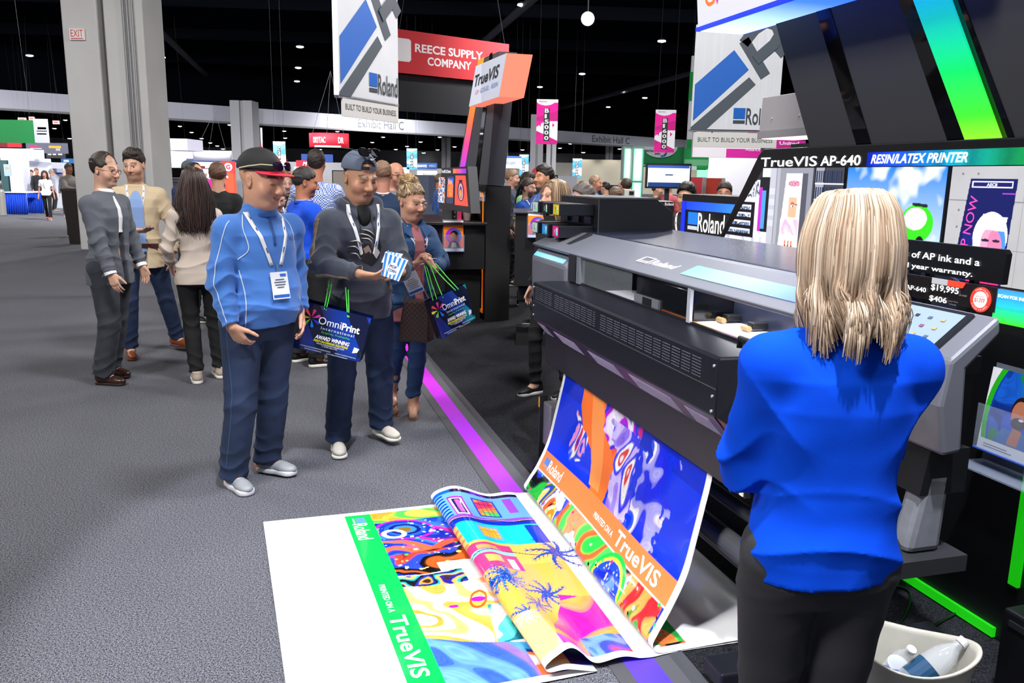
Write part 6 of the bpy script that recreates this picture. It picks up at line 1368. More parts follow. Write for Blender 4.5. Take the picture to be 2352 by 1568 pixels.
# ---- 3. woman in denim jacket
def person_denim():
 s = Person('person with a loose blond bun, clear glasses and denim jacket, hands clasped', (-.70, 5.50), math.radians(42), ht=1.63, w=1.06, fem=True, q=.0050, headyaw=math.radians(6), headpitch=math.radians(13), hs=1.04, sh=1.04, lean=.05)
 footw(s, 'L', G(950, 950)[:2], G(947, 984)[:2]); footw(s, 'R', G(897, 940)[:2], G(912, 962)[:2])
 s.hand('R', p_toL(s, (-.62, 5.22, 1.125)), pole=(-1, .3, -.5)); s.hand('L', p_toL(s, (-.50, 5.20, 1.10)), pole=(1, .3, -.5))
 s.body('cf9a80', dict(dr=dirL(s, (.55, -.2, .8)), pn=dirL(s, (.8, .2, -.4)), side=-1, curl=(.5, .7, .5), thumb=(.5, .3)), dict(dr=dirL(s, (-.35, -.1, .9)), pn=dirL(s, (-.9, .1, -.3)), side=1, curl=(.45, .6, .4), thumb=(.3, .3)),
           head=dict(lid=.35, nose=.95, chub=.3), paint=dict(lip='b4746a', brow='6a5044', lid=.35))
 b_ = s.top_sdf(hem=.80, r=(.056, .050, .038), sleeve=.5, cw=.060, collar=1.475); b_.wr = s.folds(.004, arms=False, ph=.3); bl = sobj('blouse', b_, .0055, mat('a8666a', .8, bump=(400, .3, .001)), s.root)
 t = s.top_sdf(hem=.93, r=(.074, .066, .046), sleeve=.86, cw=.074, collar=1.495, loose=1.10); k = s.k; J = s.J
 t.ell((0, -.17 * k, 1.15 * k), (.042, .14, .55), .01, 1); t.wr = s.folds(.0065, ph=3.3)
 den = mat('26466f', .85, noise=(6, .28, (1, 1, .6)), bump=(500, .5, .0012)); top = sobj('denim_jacket', t, .0055, den, s.root)
 for sx in (-1, 1):   # collar flaps, pocket flap, buttons
  V = [J['neck'] + np.array(p_) * np.array([sx, 1, 1]) for p_ in ((.045, .03, .055), (.075, -.04, .03), (.105, -.10, -.045), (.045, -.115, -.085), (.042, -.06, -.01), (.04, -.0, .03))]
  o = mesh_obj('collar', V, [[0, 1, 4, 5], [1, 2, 3, 4]], den, top); m_ = o.modifiers.new('t', 'SOLIDIFY'); m_.thickness = .008
  q_ = [t.hit([np.array([sx * x_, -.4, z_]) * k], [np.array([sx * x_, .2, z_]) * k])[0] + (0, -.004, 0) for x_, z_ in ((.075, 1.33), (.155, 1.32), (.155, 1.285), (.115, 1.272), (.075, 1.295))]
  o = mesh_obj('pocket_flap', q_, [[0, 1, 2, 3, 4]], mat('223f66', .85), top); m_ = o.modifiers.new('t', 'SOLIDIFY'); m_.thickness = .003
  mb = MB(); h_ = t.hit([np.array([sx * .115, -.4, 1.287]) * k], [np.array([sx * .115, .2, 1.287]) * k])[0]; mb.cyl(h_ + (0, -.003, 0), h_ + (0, -.008, 0), .007, 12)
  mb.build('button', mat('8a94a8', .3, .8), top)
 s.pants_sdf(waist=.97, r=(.092, .070, .058), hem=.15); sobj('jeans', s.pt, .0055, mat('24426c', .85, noise=(5, .25, (1, 1, .4)), bump=(600, .4, .001)), s.root)
 for n_ in 'LR':
  a = J['an' + n_]; R = rotz(J['fy' + n_]); o_ = np.array([a[0], a[1], 0]); T = lambda p: o_ + R @ np.array(p, float); sd = S()
  sd.cap(T((0, .01, .05)), T((0, .02, .16)), .040, .044, .02); sd.cap(T((0, .03, .045)), T((0, -.11, .030)), .034, .026, .03); sd.half((0, 0, -1), -.004, .004); sd.half((0, 0, 1), .155, .004)
  b_ = sobj('boot', sd, .005, mat('b0896e' if n_ == 'L' else '7a5238', .8), s.root); MB().slab([T((x_, y_, .0)) for x_, y_ in ((-.028, .05), (.028, .05), (.036, -.08), (.02, -.135), (-.02, -.135), (-.036, -.08))], (0, 0, .010)).build('sole', mat('6a5040', .6), b_)
 s.hair_short('7a6248', off=.010, th=.9, name='hair')
 T = lambda p: s.hc + s.R @ (np.array(p, float) * s.hs); rg = np.random.default_rng(5); paths = []; cols = []
 pal = [np.array(lin(c_)) for c_ in ('8a7050', 'd8b47c', 'c09a68', '5c4838', 'e8cc98', '7a6048')]
 for i in range(230):
  th = rg.uniform(-2.0, 2.0) + math.pi * 0; ph = rg.uniform(0, 1); a0 = np.array([.083 * math.sin(th), -.086 * math.cos(th) + .012, .055 + .02 * math.cos(th) - .05 * (1 - math.cos(th)) * .5 + rg.uniform(-.01, .01)])
  if abs(th) > 1.25: a0[2] -= .03 * (abs(th) - 1.25)
  top_ = np.array([rg.normal(0, .03), .045 + rg.normal(0, .02), .130]); mid = (a0 + top_) / 2; d_ = mid - np.array([0, .018, .03]); mid = np.array([0, .018, .03]) + d_ / np.linalg.norm(d_ / np.array([.086, .106, .099]))
  paths.append([T(q_) for q_ in catmull([a0, mid, top_], 9)]); cols.append(pal[rg.integers(6)] * rg.uniform(.8, 1.15))
 for i in range(520):
  ax = nrm(rg.normal(size=3) + np.array([1.2, 0, 0])); u_ = nrm(np.cross(ax, (0, 0, 1.))); v_ = np.cross(ax, u_); off = rg.uniform(-.6, .6); q0 = math.sqrt(1 - off * off); a0 = rg.uniform(0, 6.28); sp = rg.uniform(1.2, 2.6); f_ = rg.uniform(.98, 1.14)
  paths.append([T(np.array([0, .058, .120]) + (ax * off + (u_ * math.cos(a0 + sp * q_) + v_ * math.sin(a0 + sp * q_)) * q0) * np.array([.064, .056, .043]) * f_) for q_ in np.linspace(0, 1, 9)]); cols.append(pal[rg.choice([1, 1, 4, 2, 2, 0, 5])] * rg.uniform(.8, 1.15))
 bs = S(); bs.ell(T((0, .058, .120)), np.array((.062, .054, .040)), .01); sobj('hair_bun_core', bs, .005, mat('a8845a', .5, noise=(90, .4), bump=(150, .8, .004)), s.root)
 s.strands(paths, cols, np.where(np.arange(len(paths)) < 230, .0026, .0017), name='hair_bun', n=4)
 g_ = eyeglasses(s, 'd8c4c0', r=.0225, h=.017, name='glasses')
 lanyard(s, t, z_end=1.26, z0=1.47, x0=.062, xe=.010, badge=False)
 bc = np.array(D(948, 650, 5.05)) - np.array(s.root.location); bc = rotz(-s.root.rotation_euler[2]) @ bc; X = dirL(s, (.90, -.25, .42)); Yv = dirL(s, (-.42, .0, .90)); N = nrm(np.cross(X, Yv)); Yv = np.cross(N, X)
 R4 = lambda x0, x1, y0, y1: [bc + X * x + Yv * y for x, y in ((x0, y0), (x1, y0), (x1, y1), (x0, y1))]
 bd_ = MB().slab(R4(-.052, .052, -.068, .068), N * .002).build('badge', mat('dfe0ea', .35, coat=.5), s.root); flat('badge_stripe', R4(-.048, .048, -.062, -.046), mat('2458a8', .4), bd_, off=.0025)
 for j, ww in enumerate((.022, .034, .040, .036, .03, .034)): flat('badge_print', R4(-ww, ww, .022 - .011 * j, .026 - .011 * j), mat('a08848' if j == 1 else '70747e', .5), bd_, off=.0025)
 MB().tube([bc + Yv * .068, bc + Yv * .10 + X * -.01, s.hc * [1, 1, 0] + np.array([0, -.13, 1.23 * k])], .003, 6).build('badge_cord', LANY, bd_)
 w0 = J['wrL']; ax = nrm(J['wrL'] - J['elL']); mb = MB(); u_ = nrm(np.cross(ax, (0, 0, 1.))); v_ = np.cross(ax, u_)
 pts = [w0 - ax * .02 + (u_ * math.cos(a) + v_ * math.sin(a)) * .026 for a in np.linspace(0, 2 * math.pi, 19)]; mb.tube(pts, .007, 6, flat=.4); wt = mb.build('watch', mat('d8a090', .5), s.root)
 fc = nrm(dirL(s, (-.1, -1, .1))); p0 = w0 - ax * .02 + fc * .028; a_ = nrm(np.cross(ax, fc)); MB().slab([p0 - ax * .018 - a_ * .015, p0 + ax * .018 - a_ * .015, p0 + ax * .018 + a_ * .015, p0 - ax * .018 + a_ * .015], fc * .007).build('watch_face', mat('16171a', .15, coat=.6), wt)
 return s
# ---- presenter, seen from behind
def person_presenter():
 s = Person('person with shoulder-length blond hair and a bright blue sweater, seen from behind', (.700, 1.73), math.radians(184), ht=1.655, w=1.0, fem=True, q=.0050, hs=1.00, sh=1.10, headyaw=math.radians(8), headpitch=math.radians(6))
 s.hand('L', (-.02, -.22, 1.12), pole=(1, .6, -.55)); s.hand('R', (.05, -.24, 1.14), pole=(-1, .6, -.5))
 s.foot('L', .055, .0, .10); s.foot('R', -.055, .05, -.1)
 s.body('d8a890', dict(dr=(.9, .1, .1), pn=(0, 1, 0), side=1), dict(dr=(-.9, .1, -.1), pn=(0, 1, 0), side=-1), head=dict(nose=.9), paint=dict())
 t = s.top_sdf(ft=False, hem=.90, r=(.066, .064, .048), sleeve=.95, cw=.080, collar=1.475, loose=1.07, flare=.004); t.wr = s.folds(.0085, ph=4.4, fine=.0008); m = mat('0048d8', .9, bump=(500, .25, .001), noise=(6, .04), spec=.15)
 top = sobj('sweater', t, .0055, m, s.root); collar_band(s, t, m, z=1.47, r=.078, h=.014)
 ps = s.pants_sdf(waist=1.0, r=(.104, .074, .052), hem=.09); sobj('trousers', ps, .0055, mat('2a2a30', .85, bump=(700, .4, .001, (1, 1, .3))), s.root); s.shoes('1c1c20', '2a2a2c')
 k = s.k; T = lambda p: s.hc + s.R @ (np.array(p, float) * s.hs); rg = np.random.default_rng(8); paths = []; cols = []; rs = []
 pal = [np.array(lin(c_)) for c_ in ('ccae92', 'e2ccb2', 'a6866a', '82654e', 'eee0cc', 'b6967a', '725844')]
 for i in range(2700):
  th = rg.uniform(-2.35, 2.35) + math.pi          # around the back, 0 = face
  u0 = rg.uniform(0, 1); lay = rg.uniform(0, 1)
  part = np.array([rg.normal(0, .006) + .012, -.055 + .10 * u0, 0]); part[2] = .030 + .098 * math.sqrt(max(0, 1 - ((part[1] - .018) / .106) ** 2))
  dx, dy = math.sin(th), -math.cos(th)
  r_ = 1.0 + .10 * lay; P1_ = np.array([dx * .060 * r_, .018 + dy * .075 * r_, .105 + .012 * lay]); P2_ = np.array([dx * .090 * r_, .018 + dy * .110 * r_, .030]); P3_ = np.array([dx * .094 * r_, .018 + dy * .108 * r_, -.055])
  cl = 5 * th; cx = .10 * math.sin(round(th * 5) / 5 + .05); sp = .012 * math.sin(th * 11 + 1)
  L_ = rg.uniform(-.215, -.150) + .028 * math.sin(th * 9) + .012 * abs(dx); L4 = L_ + .055; P4_ = np.array([dx * (.092 + sp) * r_, .024 + dy * (.098 + sp), -.055 + L4 * .38])
  fl = .012 * math.sin(th * 7 + 2); P5_ = np.array([dx * (.096 + fl) * r_ + .004 * math.sin(th * 13), .030 + dy * (.112 + fl * .5), -.055 + L4 * .7]); P6_ = np.array([dx * (.088 + fl * 1.6) * r_ + .005 * math.sin(th * 13 + 1), .030 + dy * (.104), L_])
  pts = catmull([part, P1_, P2_, P3_, P4_, P5_, P6_], 17); pts = pts + np.outer(np.linspace(0, 1, 17) ** 1.5, rg.normal(0, .0032, 3))
  paths.append([T(q_) for q_ in pts]); g_ = .5 + .5 * math.sin(th * 17 + lay * 2); w_ = rg.random(7) ** 3; w_[[0, 1, 4]] *= 1 + g_; w_[[2, 3, 6]] *= 2 - g_; w_ /= w_.sum(); cols.append((np.array(pal).T @ w_) * rg.uniform(.85, 1.1)); rs.append(rg.uniform(.0012, .0030))
 sd = S(); sd.ell(T((0, .020, .036)), np.array((.084, .104, .096)) * s.hs, .02, 0, s.R); sd.stack([(s.hc[2] - .13, s.hc[0], s.hc[1] + .040, .066, .054), (s.hc[2] - .05, s.hc[0], s.hc[1] + .034, .076, .068), (s.hc[2] + .03, s.hc[0], s.hc[1] + .026, .080, .078)], .04, 2.0)
 sd.ell(T((0, -.105, -.02)), (.06, .075, .09), .02, 1, s.R)
 h0 = sobj('hair', sd, .006, mat('86684e', .6, noise=(90, .4, (1, 1, .08)), bump=(200, .8, .004, (1, 1, .1))), s.root)
 s.strands(paths, cols, np.array(rs), name='hair_locks', n=4, parent=h0, m=mat(None, .38, vcol=True, name='hair_lock_blond'))
 return s
MAIN = [person_blue(), person_hoodie(), person_denim(), person_presenter()]
omni_bag('navy carrier bag hanging from the arm of the person in the hoodie', (701, 692), (853, 731), (826, 831), (672, 797), 4.42, .10, ((.33, .93, 762, 652, 4.5), (.30, .94, 757, 640, 4.52), (.66, .90, 794, 660, 4.5), (.68, .90, 800, 665, 4.5)))
omni_bag('teal-tinged carrier bag carried by the person in the denim jacket', (985, 692), (1068, 652), (1092, 730), (1015, 779), 4.95, .12, ((.10, .98, 975, 610, 5.08), (.20, .97, 980, 612, 5.08), (.36, .93, 985, 600, 5.08), (.80, .94, 1000, 604, 5.08), (.72, .95, 992, 610, 5.08)), teal=True, dY=(0, .1, .1, 0))
# brown chequered handbag
e = empty('handbag', 'brown chequered handbag held low by the person in the denim jacket', 'bag', D(950, 785, 5.12)); b0_ = np.array(e.location)
q_ = [np.array(D(u, v, 5.12)) - b0_ for u, v in ((912, 785), (983, 788), (985, 695), (925, 690))]; hm = bpy.data.materials.new('chequered_canvas'); hm.use_nodes = True; nt = hm.node_tree; ck = nt.nodes.new('ShaderNodeTexChecker'); ck.inputs['Scale'].default_value = 62; ck.inputs[1].default_value = (*lin('4a3028'), 1); ck.inputs[2].default_value = (*lin('2c1c18'), 1)
tc = nt.nodes.new('ShaderNodeTexCoord'); nt.links.new(tc.outputs['Object'], ck.inputs[0]); nt.links.new(ck.outputs[0], nt.nodes['Principled BSDF'].inputs[0]); nt.nodes['Principled BSDF'].inputs['Roughness'].default_value = .5
MB().slab(q_, (.03, .12, 0)).build('bag_body', hm, e, bev=.012)
MB().tube([q_[2] + (0, .05, 0), (q_[2] + q_[3]) / 2 + (.0, .05, .16), q_[3] + (0, .05, 0)], .006, 8).build('handle', mat('7a5238', .5), e)
# ---- the group talking by the pillar
def quick(label, xy, face, ht, skin, top, pants, hair, **kw):
 """a visitor: kw may set w, belly, fem, head yaw / pitch, hem, sleeve, shoes, hair style"""
 q = kw.get('q', .008); fem = kw.get('fem', False)
 s = Person(label, xy, face, ht=ht, w=kw.get('w', 1.), belly=kw.get('belly', 0.), fem=fem, q=q, headyaw=kw.get('yaw', 0.), headpitch=kw.get('pitch', .08), hs=kw.get('hs', 1.03), sh=kw.get('sh', 1.), group=kw.get('group'), lean=kw.get('lean', .0))
 for n_, f_ in (kw.get('feet') or {}).items(): s.foot(n_, *f_)
 for n_, h_ in (kw.get('hands') or {}).items(): s.hand(n_, h_[0], pole=h_[1])
 fine = q < .0125
 s.body(skin, kw.get('hR'), kw.get('hL'), head=kw.get('head'), paint=kw.get('paint', dict()), fine=fine, legs=True, q=kw.get('qb', q))
 t = s.top_sdf(hem=kw.get('hem', .88), sleeve=kw.get('sleeve', .96), r=kw.get('r', (.068, .060, .044)) if not fem else kw.get('r', (.058, .050, .038)), cw=kw.get('cw', .066), collar=kw.get('collar', 1.505), flare=kw.get('flare', 0), loose=kw.get('loose', 1.0))
 if kw.get('open'): t.ell((0, -.20 * s.k, 1.12 * s.k), (kw['open'], .16, .55), .01, 1)
 t.wr = s.folds(kw.get('amp', .006), ph=ht * 9 + xy[0]) if fine else None
 tm = kw.get('topm') or mat(top, .85, bump=(300, .3, .001)) if fine else mat(top, .85)
 s.topo = sobj(kw.get('topname', 'shirt'), t, q * .9, tm, s.root)
 if kw.get('inner'):
  i_ = s.top_sdf(hem=kw.get('ihem', .92), sleeve=.3, r=(.05, .045, .035), cw=.056, collar=1.49, loose=.90); sobj('shirt', i_, q * .9, mat(kw['inner'], .8), s.root); s.top = t
 p_ = s.pants_sdf(waist=1.0, hem=kw.get('phem', .09), r=kw.get('pr', (.098, .074, .064) if not fem else (.088, .062, .052)));
 if not fine: p_.wr = None
 s.pants_o = sobj('trousers', p_, q * .9, mat(pants, .85), s.root)
 if kw.get('shoes', '1c1c20'): s.shoes(kw.get('shoes', '1c1c20'), kw.get('sole', 'e0ddd4'), style=kw.get('shoestyle', 'sneaker'))
 if hair: s.hair_short(hair, off=kw.get('hoff', 0.), th=kw.get('hth', 1.), recede=kw.get('recede', 0.), top=kw.get('htop', 0.), q=max(.004, q * .75))
 if kw.get('cap'): cap_hat(s, kw['cap'], kw['cap'])
 if kw.get('lany'): lanyard(s, t, z_end=1.20, badge=kw['lany'] != 'nobadge') if fine else lanyard_far(s)
 if kw.get('neckband'):
  mb = MB().lathe([(.072, .0), (.078, .0), (.070, .018), (.066, .018), (.072, .0)], s.J['neck'] + (0, 0, .0), 24, 1, 1); mb.F = mb.F[:-2]; mb.build('lanyard', LANY, s.root, smooth=True)
 return s
def lanyard_far(s):
 k = s.k
 for sx in (-1, 1): MB().tube([np.array([sx * .06, -.07, 1.50]) * k, np.array([sx * .05, -.135, 1.38]) * k, np.array([0, -.15 - s.belly, 1.20]) * k], .007, 4).build('lanyard', LANY, s.root)
def long_hair(s, pal, n, L_, wid=1., r=.003, back=True, th0=2.3, seed=3, name='hair', core=None, wave=.010):
 T = lambda p: s.hc + s.R @ (np.array(p, float) * s.hs); rg = np.random.default_rng(seed); paths = []; cols = []; pl = [np.array(lin(c_)) for c_ in pal]
 for i in range(n):
  th = rg.uniform(-th0, th0) + math.pi; u0 = rg.random(); lay = rg.random(); dx, dy = math.sin(th), -math.cos(th); py = -.06 + .09 * u0
  part = np.array([rg.normal(0, .006), py, .034 + .094 * math.sqrt(max(0, 1 - ((py - .018) / .106) ** 2))]); r_ = 1 + .09 * lay; e_ = rg.uniform(.8, 1.) * L_
  ps = [part, (dx * .062 * r_, .018 + dy * .076 * r_, .104), (dx * .092 * r_, .018 + dy * .110 * r_, .03), (dx * .094 * wid * r_, .02 + dy * .108 * r_, -.06), (dx * (.098 + wave * math.sin(th * 8)) * wid * r_, .032 + dy * .105, -.06 - e_ * .4), (dx * (.10 + wave * math.sin(th * 9 + 1)) * wid, .045 + dy * .085, -.06 - e_ * .75), (dx * (.085 + wave * math.sin(th * 7 + 2)) * wid, .05 + dy * .075, -.06 - e_)]
  pts = catmull(ps, 13) + np.outer(np.linspace(0, 1, 13) ** 1.4, rg.normal(0, .008, 3)); paths.append([T(q_) for q_ in pts]); cols.append(pl[rg.integers(len(pl))] * rg.uniform(.8, 1.2))
 sd = S(); h = s.hc; sd.ell(T((0, .020, .036)), np.array((.083, .103, .094)) * s.hs, .02, 0, s.R); sd.stack([(h[2] - .06 - L_ * .85, h[0], h[1] + .075, .060 * wid, .042), (h[2] - .06 - L_ * .4, h[0], h[1] + .055, .078 * wid, .060), (h[2] - .04, h[0], h[1] + .036, .080, .070), (h[2] + .03, h[0], h[1] + .026, .078, .076)], .04, 2.0)
 sd.ell(T((0, -.105, -.02)), (.062, .078, .10), .02, 1, s.R)
 h0 = sobj(name, sd, max(.006, s.q), mat(core or pal[0], .6, noise=(90, .35, (1, 1, .08)), bump=(200, .8, .004, (1, 1, .1))), s.root)
 s.strands(paths, cols, r, name='hair_locks', n=4, parent=h0)
R_ = math.radians
def suit():
 s = quick('person in a charcoal suit and brown shoes with thinning dark hair and glasses', (-3.17, 6.46), R_(78), 1.80, 'd6a890', '5a5e68', '33363e', '2c211c', w=1.06, q=.0065, hem=.80, topname='jacket', hands={'R': ((-.20, -.16, .90), (-.5, 1, 0)), 'L': ((.22, -.12, .92), (.8, .8, 0))}, yaw=R_(0), pitch=R_(8),
          feet={'R': (-.10, .05, .05), 'L': (.13, .16, -.1)}, shoes='3a221c', sole='2a1a16', shoestyle='dress', r=(.072, .064, .050), hoff=-.004, inner='f0f2f8', ihem=1.2, cw=.070, amp=.007, phem=.075, pr=(.102, .084, .080), flare=.015, open=.030, paint=dict(brow='3a2c24', scalp=('8a6a58', .0, .6)), recede=.55, lean=.02)
 x = s.J['neck']; mb = MB().lathe([(.060, -.01), (.072, -.012), (.064, .035), (.058, .035), (.060, -.01)], x, 24, 1, 1.05); mb.F = mb.F[:-2]; mb.build('shirt_collar', mat('f2f4fa', .7), s.root, smooth=True)
 eyeglasses(s, '6a2a28', thick=.0018)
 for n_ in 'LR':
  w0 = s.J['wr' + n_]; d_ = nrm(w0 - s.J['el' + n_]); MB().tube([w0 - d_ * .02, w0 + d_ * .008], .0445, 16).build('shirt_cuff', mat('f0f2f8', .7), s.root)
suit()
def blazer():
 s = quick('person in a beige blazer over a pale blue shirt, holding a phone', (-3.36, 7.42), R_(22), 1.85, 'd8aa90', 'ccb898', '1c2c4c', '2c201a', w=1.08, q=.0065, hem=.80, topname='jacket', hands={'R': ((-.02, -.36, 1.14), (-1, .5, -.2)), 'L': ((.26, -.06, .92), (1, .6, 0))}, yaw=R_(-22), pitch=R_(12),
          feet={'R': (-.13, -.02, .1), 'L': (.26, .22, .7)}, shoes='8a4a2a', sole='5a3020', shoestyle='dress', hR=dict(dr=(.9, -.4, 0), pn=(.2, .3, .9), side=-1, curl=(.4, .4, .3)), inner='86a4d8', ihem=.93, open=.075, cw=.072, amp=.007, paint=dict(brow='2a1e18', beard=('6a5044', .45), lip='a06050'), head=dict(chub=.2), htop=.012, r=(.072, .064, .050), flare=.015)
 lanyard(s, s.top, z_end=1.22, z0=1.48, x0=.06, xe=.03); k = s.k
 MB().box((-.16, -.125, 1.0), (.16, -.11, 1.04)).build('belt', mat('4a2420', .4), s.root)
 p = s.J['wrR'] + np.array([.11, -.04, .02]); MB().box(p - (.04, .02, .006), p + (.05, .055, .006)).build('phone', mat('3a3c44', .2), s.root)
blazer()
def backwoman():
 s = quick('person with long dark brown hair and a cream jacket, back turned, beside the beige blazer', (-2.50, 6.52), R_(205), 1.70, 'd0a088', 'c4b6aa', '101013', None, fem=True, q=.0065, hem=.85, topname='jacket', hands={'R': ((-.20, -.16, .96), (-.5, 1, -.1)), 'L': ((.20, -.18, .98), (.5, 1, -.1))}, yaw=R_(4), pitch=R_(4), feet={'L': (.06, .03, 0), 'R': (-.14, -.10, .1)}, shoes='b8aa9c', sole='e8e2da', r=(.064, .056, .042), flare=.022, amp=.008, pr=(.090, .070, .062), phem=.10)
 long_hair(s, ['241a18', '3a2a26', '4a3630', '2c201e'], 700, .33, wid=1.25, r=.0034, wave=.018, seed=9)
backwoman()
quick('bearded person with receding hair in a teal shirt behind the beige blazer', (-3.55, 9.3), R_(62), 1.76, 'c8947c', '4f94ac', '20242c', '1e1815', w=1.1, yaw=R_(10), pitch=R_(12), recede=.8, paint=dict(beard=('3a2c28', .6), brow='201814'), hoff=-.01)
s_ = quick('person in a grey baseball cap and navy shirt with a white lanyard', (-4.35, 11.2), R_(-5), 1.80, 'cf9f8c', '2a3558', '20242c', '6a6460', w=1.12, cap='4d5a5c', lany='nobadge', paint=dict(beard=('c8b8b0', .6)), yaw=R_(5))
# ---- behind the two men
def polo():
 s = quick('person in a bright royal blue polo with short dark hair, back turned, phone in hand', (-1.81, 7.22), R_(128), 1.72, 'b87a5c', '0a50e0', '15161a', '2a2422', w=1.14, q=.0065, hem=.96, topname='polo_shirt', sleeve=.5, r=(.082, .074, .05), yaw=R_(-22), pitch=R_(10), feet={'R': (-.15, .0, -.2), 'L': (.14, .05, .2)}, hands={'L': ((.10, -.34, 1.16), (1, .4, -.3)), 'R': ((-.12, -.30, 1.10), (-1, .4, -.3))}, neckband=True, amp=.005, hth=.9, paint=dict(scalp=('6a4a3c', .0, .4)), sole='e8e4da', shoes='0c0c0e', pr=(.105, .084, .078))
 collar_band(s, s.top, mat('0a48c8', .8), z=1.50, r=.080, h=.016)
polo()
pl = bpy.data.materials.new('checked_cotton'); pl.use_nodes = True; nt = pl.node_tree; ck = nt.nodes.new('ShaderNodeTexChecker'); ck.inputs['Scale'].default_value = 75; ck.inputs[1].default_value = (*lin('dfe6f4'), 1); ck.inputs[2].default_value = (*lin('3a66c0'), 1); tc = nt.nodes.new('ShaderNodeTexCoord'); nt.links.new(tc.outputs['Object'], ck.inputs[0]); nt.links.new(ck.outputs[0], nt.nodes['Principled BSDF'].inputs[0]); nt.nodes['Principled BSDF'].inputs['Roughness'].default_value = .85
PLAID = pl
quick('tall person in a blue and white checked shirt, back turned, dark hair', (-2.03, 8.6), R_(183), 1.90, 'c08068', '8aa4d8', '2a2c34', '2a2220', w=1.15, q=.008, topm=PLAID, r=(.078, .068, .05), htop=.012, hands={'L': ((.12, -.3, 1.1), (1, .3, -.3)), 'R': ((-.12, -.3, 1.1), (-1, .3, -.3))})
quick('person with close-cropped reddish hair in a navy pullover and shorts, back turned', (-1.22, 7.75), R_(188), 1.80, 'c08670', '1a3050', '20242e', '8a6a54', w=1.12, q=.008, hth=.3, r=(.078, .068, .05), neckband=True, phem=.40, shoes='e8e6ea', sole='f2f0f0', feet={'R': (-.12, .1, -2.9), 'L': (.14, .02, .1)}, paint=dict(scalp=('9a7058', -.02, .6)))
b_ = quick('bald person in dark-rimmed glasses looking past the bun', (-1.24, 8.75), R_(40), 1.80, 'd0967c', '7a7884', '2a2c34', None, q=.009, paint=dict(beard=('8a6a5a', .4)))
eyeglasses(b_, '141416', thick=.003)
c_ = quick('young person with wavy auburn hair and a black cardigan with a lanyard, reading a leaflet', (-2.52, 9.25), R_(22), 1.70, 'dcae9c', '121216', '1a1c24', None, fem=True, q=.0075, lany='nobadge', pitch=R_(16), hands={'R': ((-.08, -.34, 1.12), (-1, .4, -.3)), 'L': ((.04, -.34, 1.12), (1, .4, -.3))}, paint=dict(lip='a85a58', brow='6a4a34', lid=.5), head=dict(lid=.5), hem=.80)
long_hair(c_, ['8a5c34', 'b07c48', '6a4426', 'c08c54'], 300, .13, wid=1.15, r=.0045, wave=.03, seed=4, th0=2.5)
e_ = quick('older person with short grey-brown hair and glasses, looking at a phone beside the blue pullover', (-2.25, 7.9), R_(30), 1.56, 'd8a898', '2a3454', '1c2030', '7a6656', fem=True, q=.0075, pitch=R_(22), hth=1.6, hands={'R': ((-.06, -.34, 1.14), (-1, .4, -.3)), 'L': ((.06, -.36, 1.12), (1, .4, -.3))}, lany='nobadge', paint=dict(lip='a86868', brow='8a7060'))
eyeglasses(e_, '8a7a70')
p = e_.J['wrR'] + np.array([.09, -.08, .03]); MB().box(p - (.035, .008, .06), p + (.035, .0, .06)).build('phone', mat('101014', .15), e_.root)
quick('person with brown hair and dark glasses behind the auburn-haired person', (-2.55, 9.9), R_(-60), 1.68, 'd0a090', '8a8c98', '2a2c34', '5a4030', fem=True, q=.010)
quick('person with brown hair in a black hooded jacket, back turned, behind the blue pullover', (-3.15, 8.9), R_(200), 1.76, 'c09078', '121215', '1c1e26', '5a3e2a', q=.009, hth=1.5, w=1.05)
# ---- behind the printer
f_ = quick('person with straight blond hair whose face shows above the ink trays', (.30, 6.25), R_(-52), 1.66, 'd8a890', '1a1b20', '101114', None, fem=True, q=.0065, pitch=R_(2), feet={'R': (-.12, -.06, .0), 'L': (.10, .10, .2)}, shoes='141416', sole='e8e8ea', paint=dict(brow='8a6a50', lip='c07068', iris='5a4838'), hem=.85)
long_hair(f_, ['8a7058', 'a88a68', 'c4a684', '6e5642'], 420, .20, wid=1.0, r=.0030, wave=.008, seed=6, th0=2.45)
g_ = quick('person with folded arms in a blue checked shirt and lanyard, looking away from the printer', (.33, 9.35), R_(-62), 1.80, 'c89070', '4a6ab0', '20222a', '1e1612', w=1.1, q=.0075, topm=PLAID if False else mat('4a6cb4', .85, noise=(60, .35)), hands={'L': ((-.10, -.22, 1.22), (1, .2, -.5)), 'R': ((.12, -.20, 1.16), (-1, .2, -.5))}, lany='nobadge', sleeve=.7, pitch=R_(0), htop=.008)
h_ = quick('person with long dark braids in a mint green top behind the folded arms', (.19, 11.7), R_(50), 1.74, '6a4434', '9ad8a0', '1c1e26', None, fem=True, q=.008, pitch=R_(14))
long_hair(h_, ['181414', '241c1a'], 200, .30, r=.006, seed=2, wave=.02)
quick('person with short fair hair in profile beside the dark machine', (-.05, 12.9), R_(78), 1.78, 'd09a84', '3a4254', '20242c', '8a6e58', q=.010, w=1.05)
quick('bearded person in a blue shirt and lanyard between the dark kiosk and the mint top', (.17, 10.9), R_(60), 1.66, 'c89a88', '2050b0', '20242c', '4a3a34', q=.009, sleeve=.4, paint=dict(beard=('3a2e2a', .8)), lany='nobadge')
quick('person in a sky blue shirt with cropped grey-blond hair, in profile beyond the ink cabinet', (1.30, 13.6), R_(75), 1.72, 'c88c70', '4a90e0', '20242c', '9a8068', q=.011, hth=.5)
quick('person with sleek grey-brown hair just behind the blond head', (.62, 7.6), R_(-70), 1.62, 'd0a090', '5a4a50', '20242c', '5e5452', fem=True, q=.009, hth=1.8)
quick('person with wavy brown hair seen only from the crown behind the ink cabinet', (1.35, 11.2), R_(150), 1.56, 'd0a090', '2a2c34', '20242c', '6a5442', fem=True, q=.010, hth=1.6)
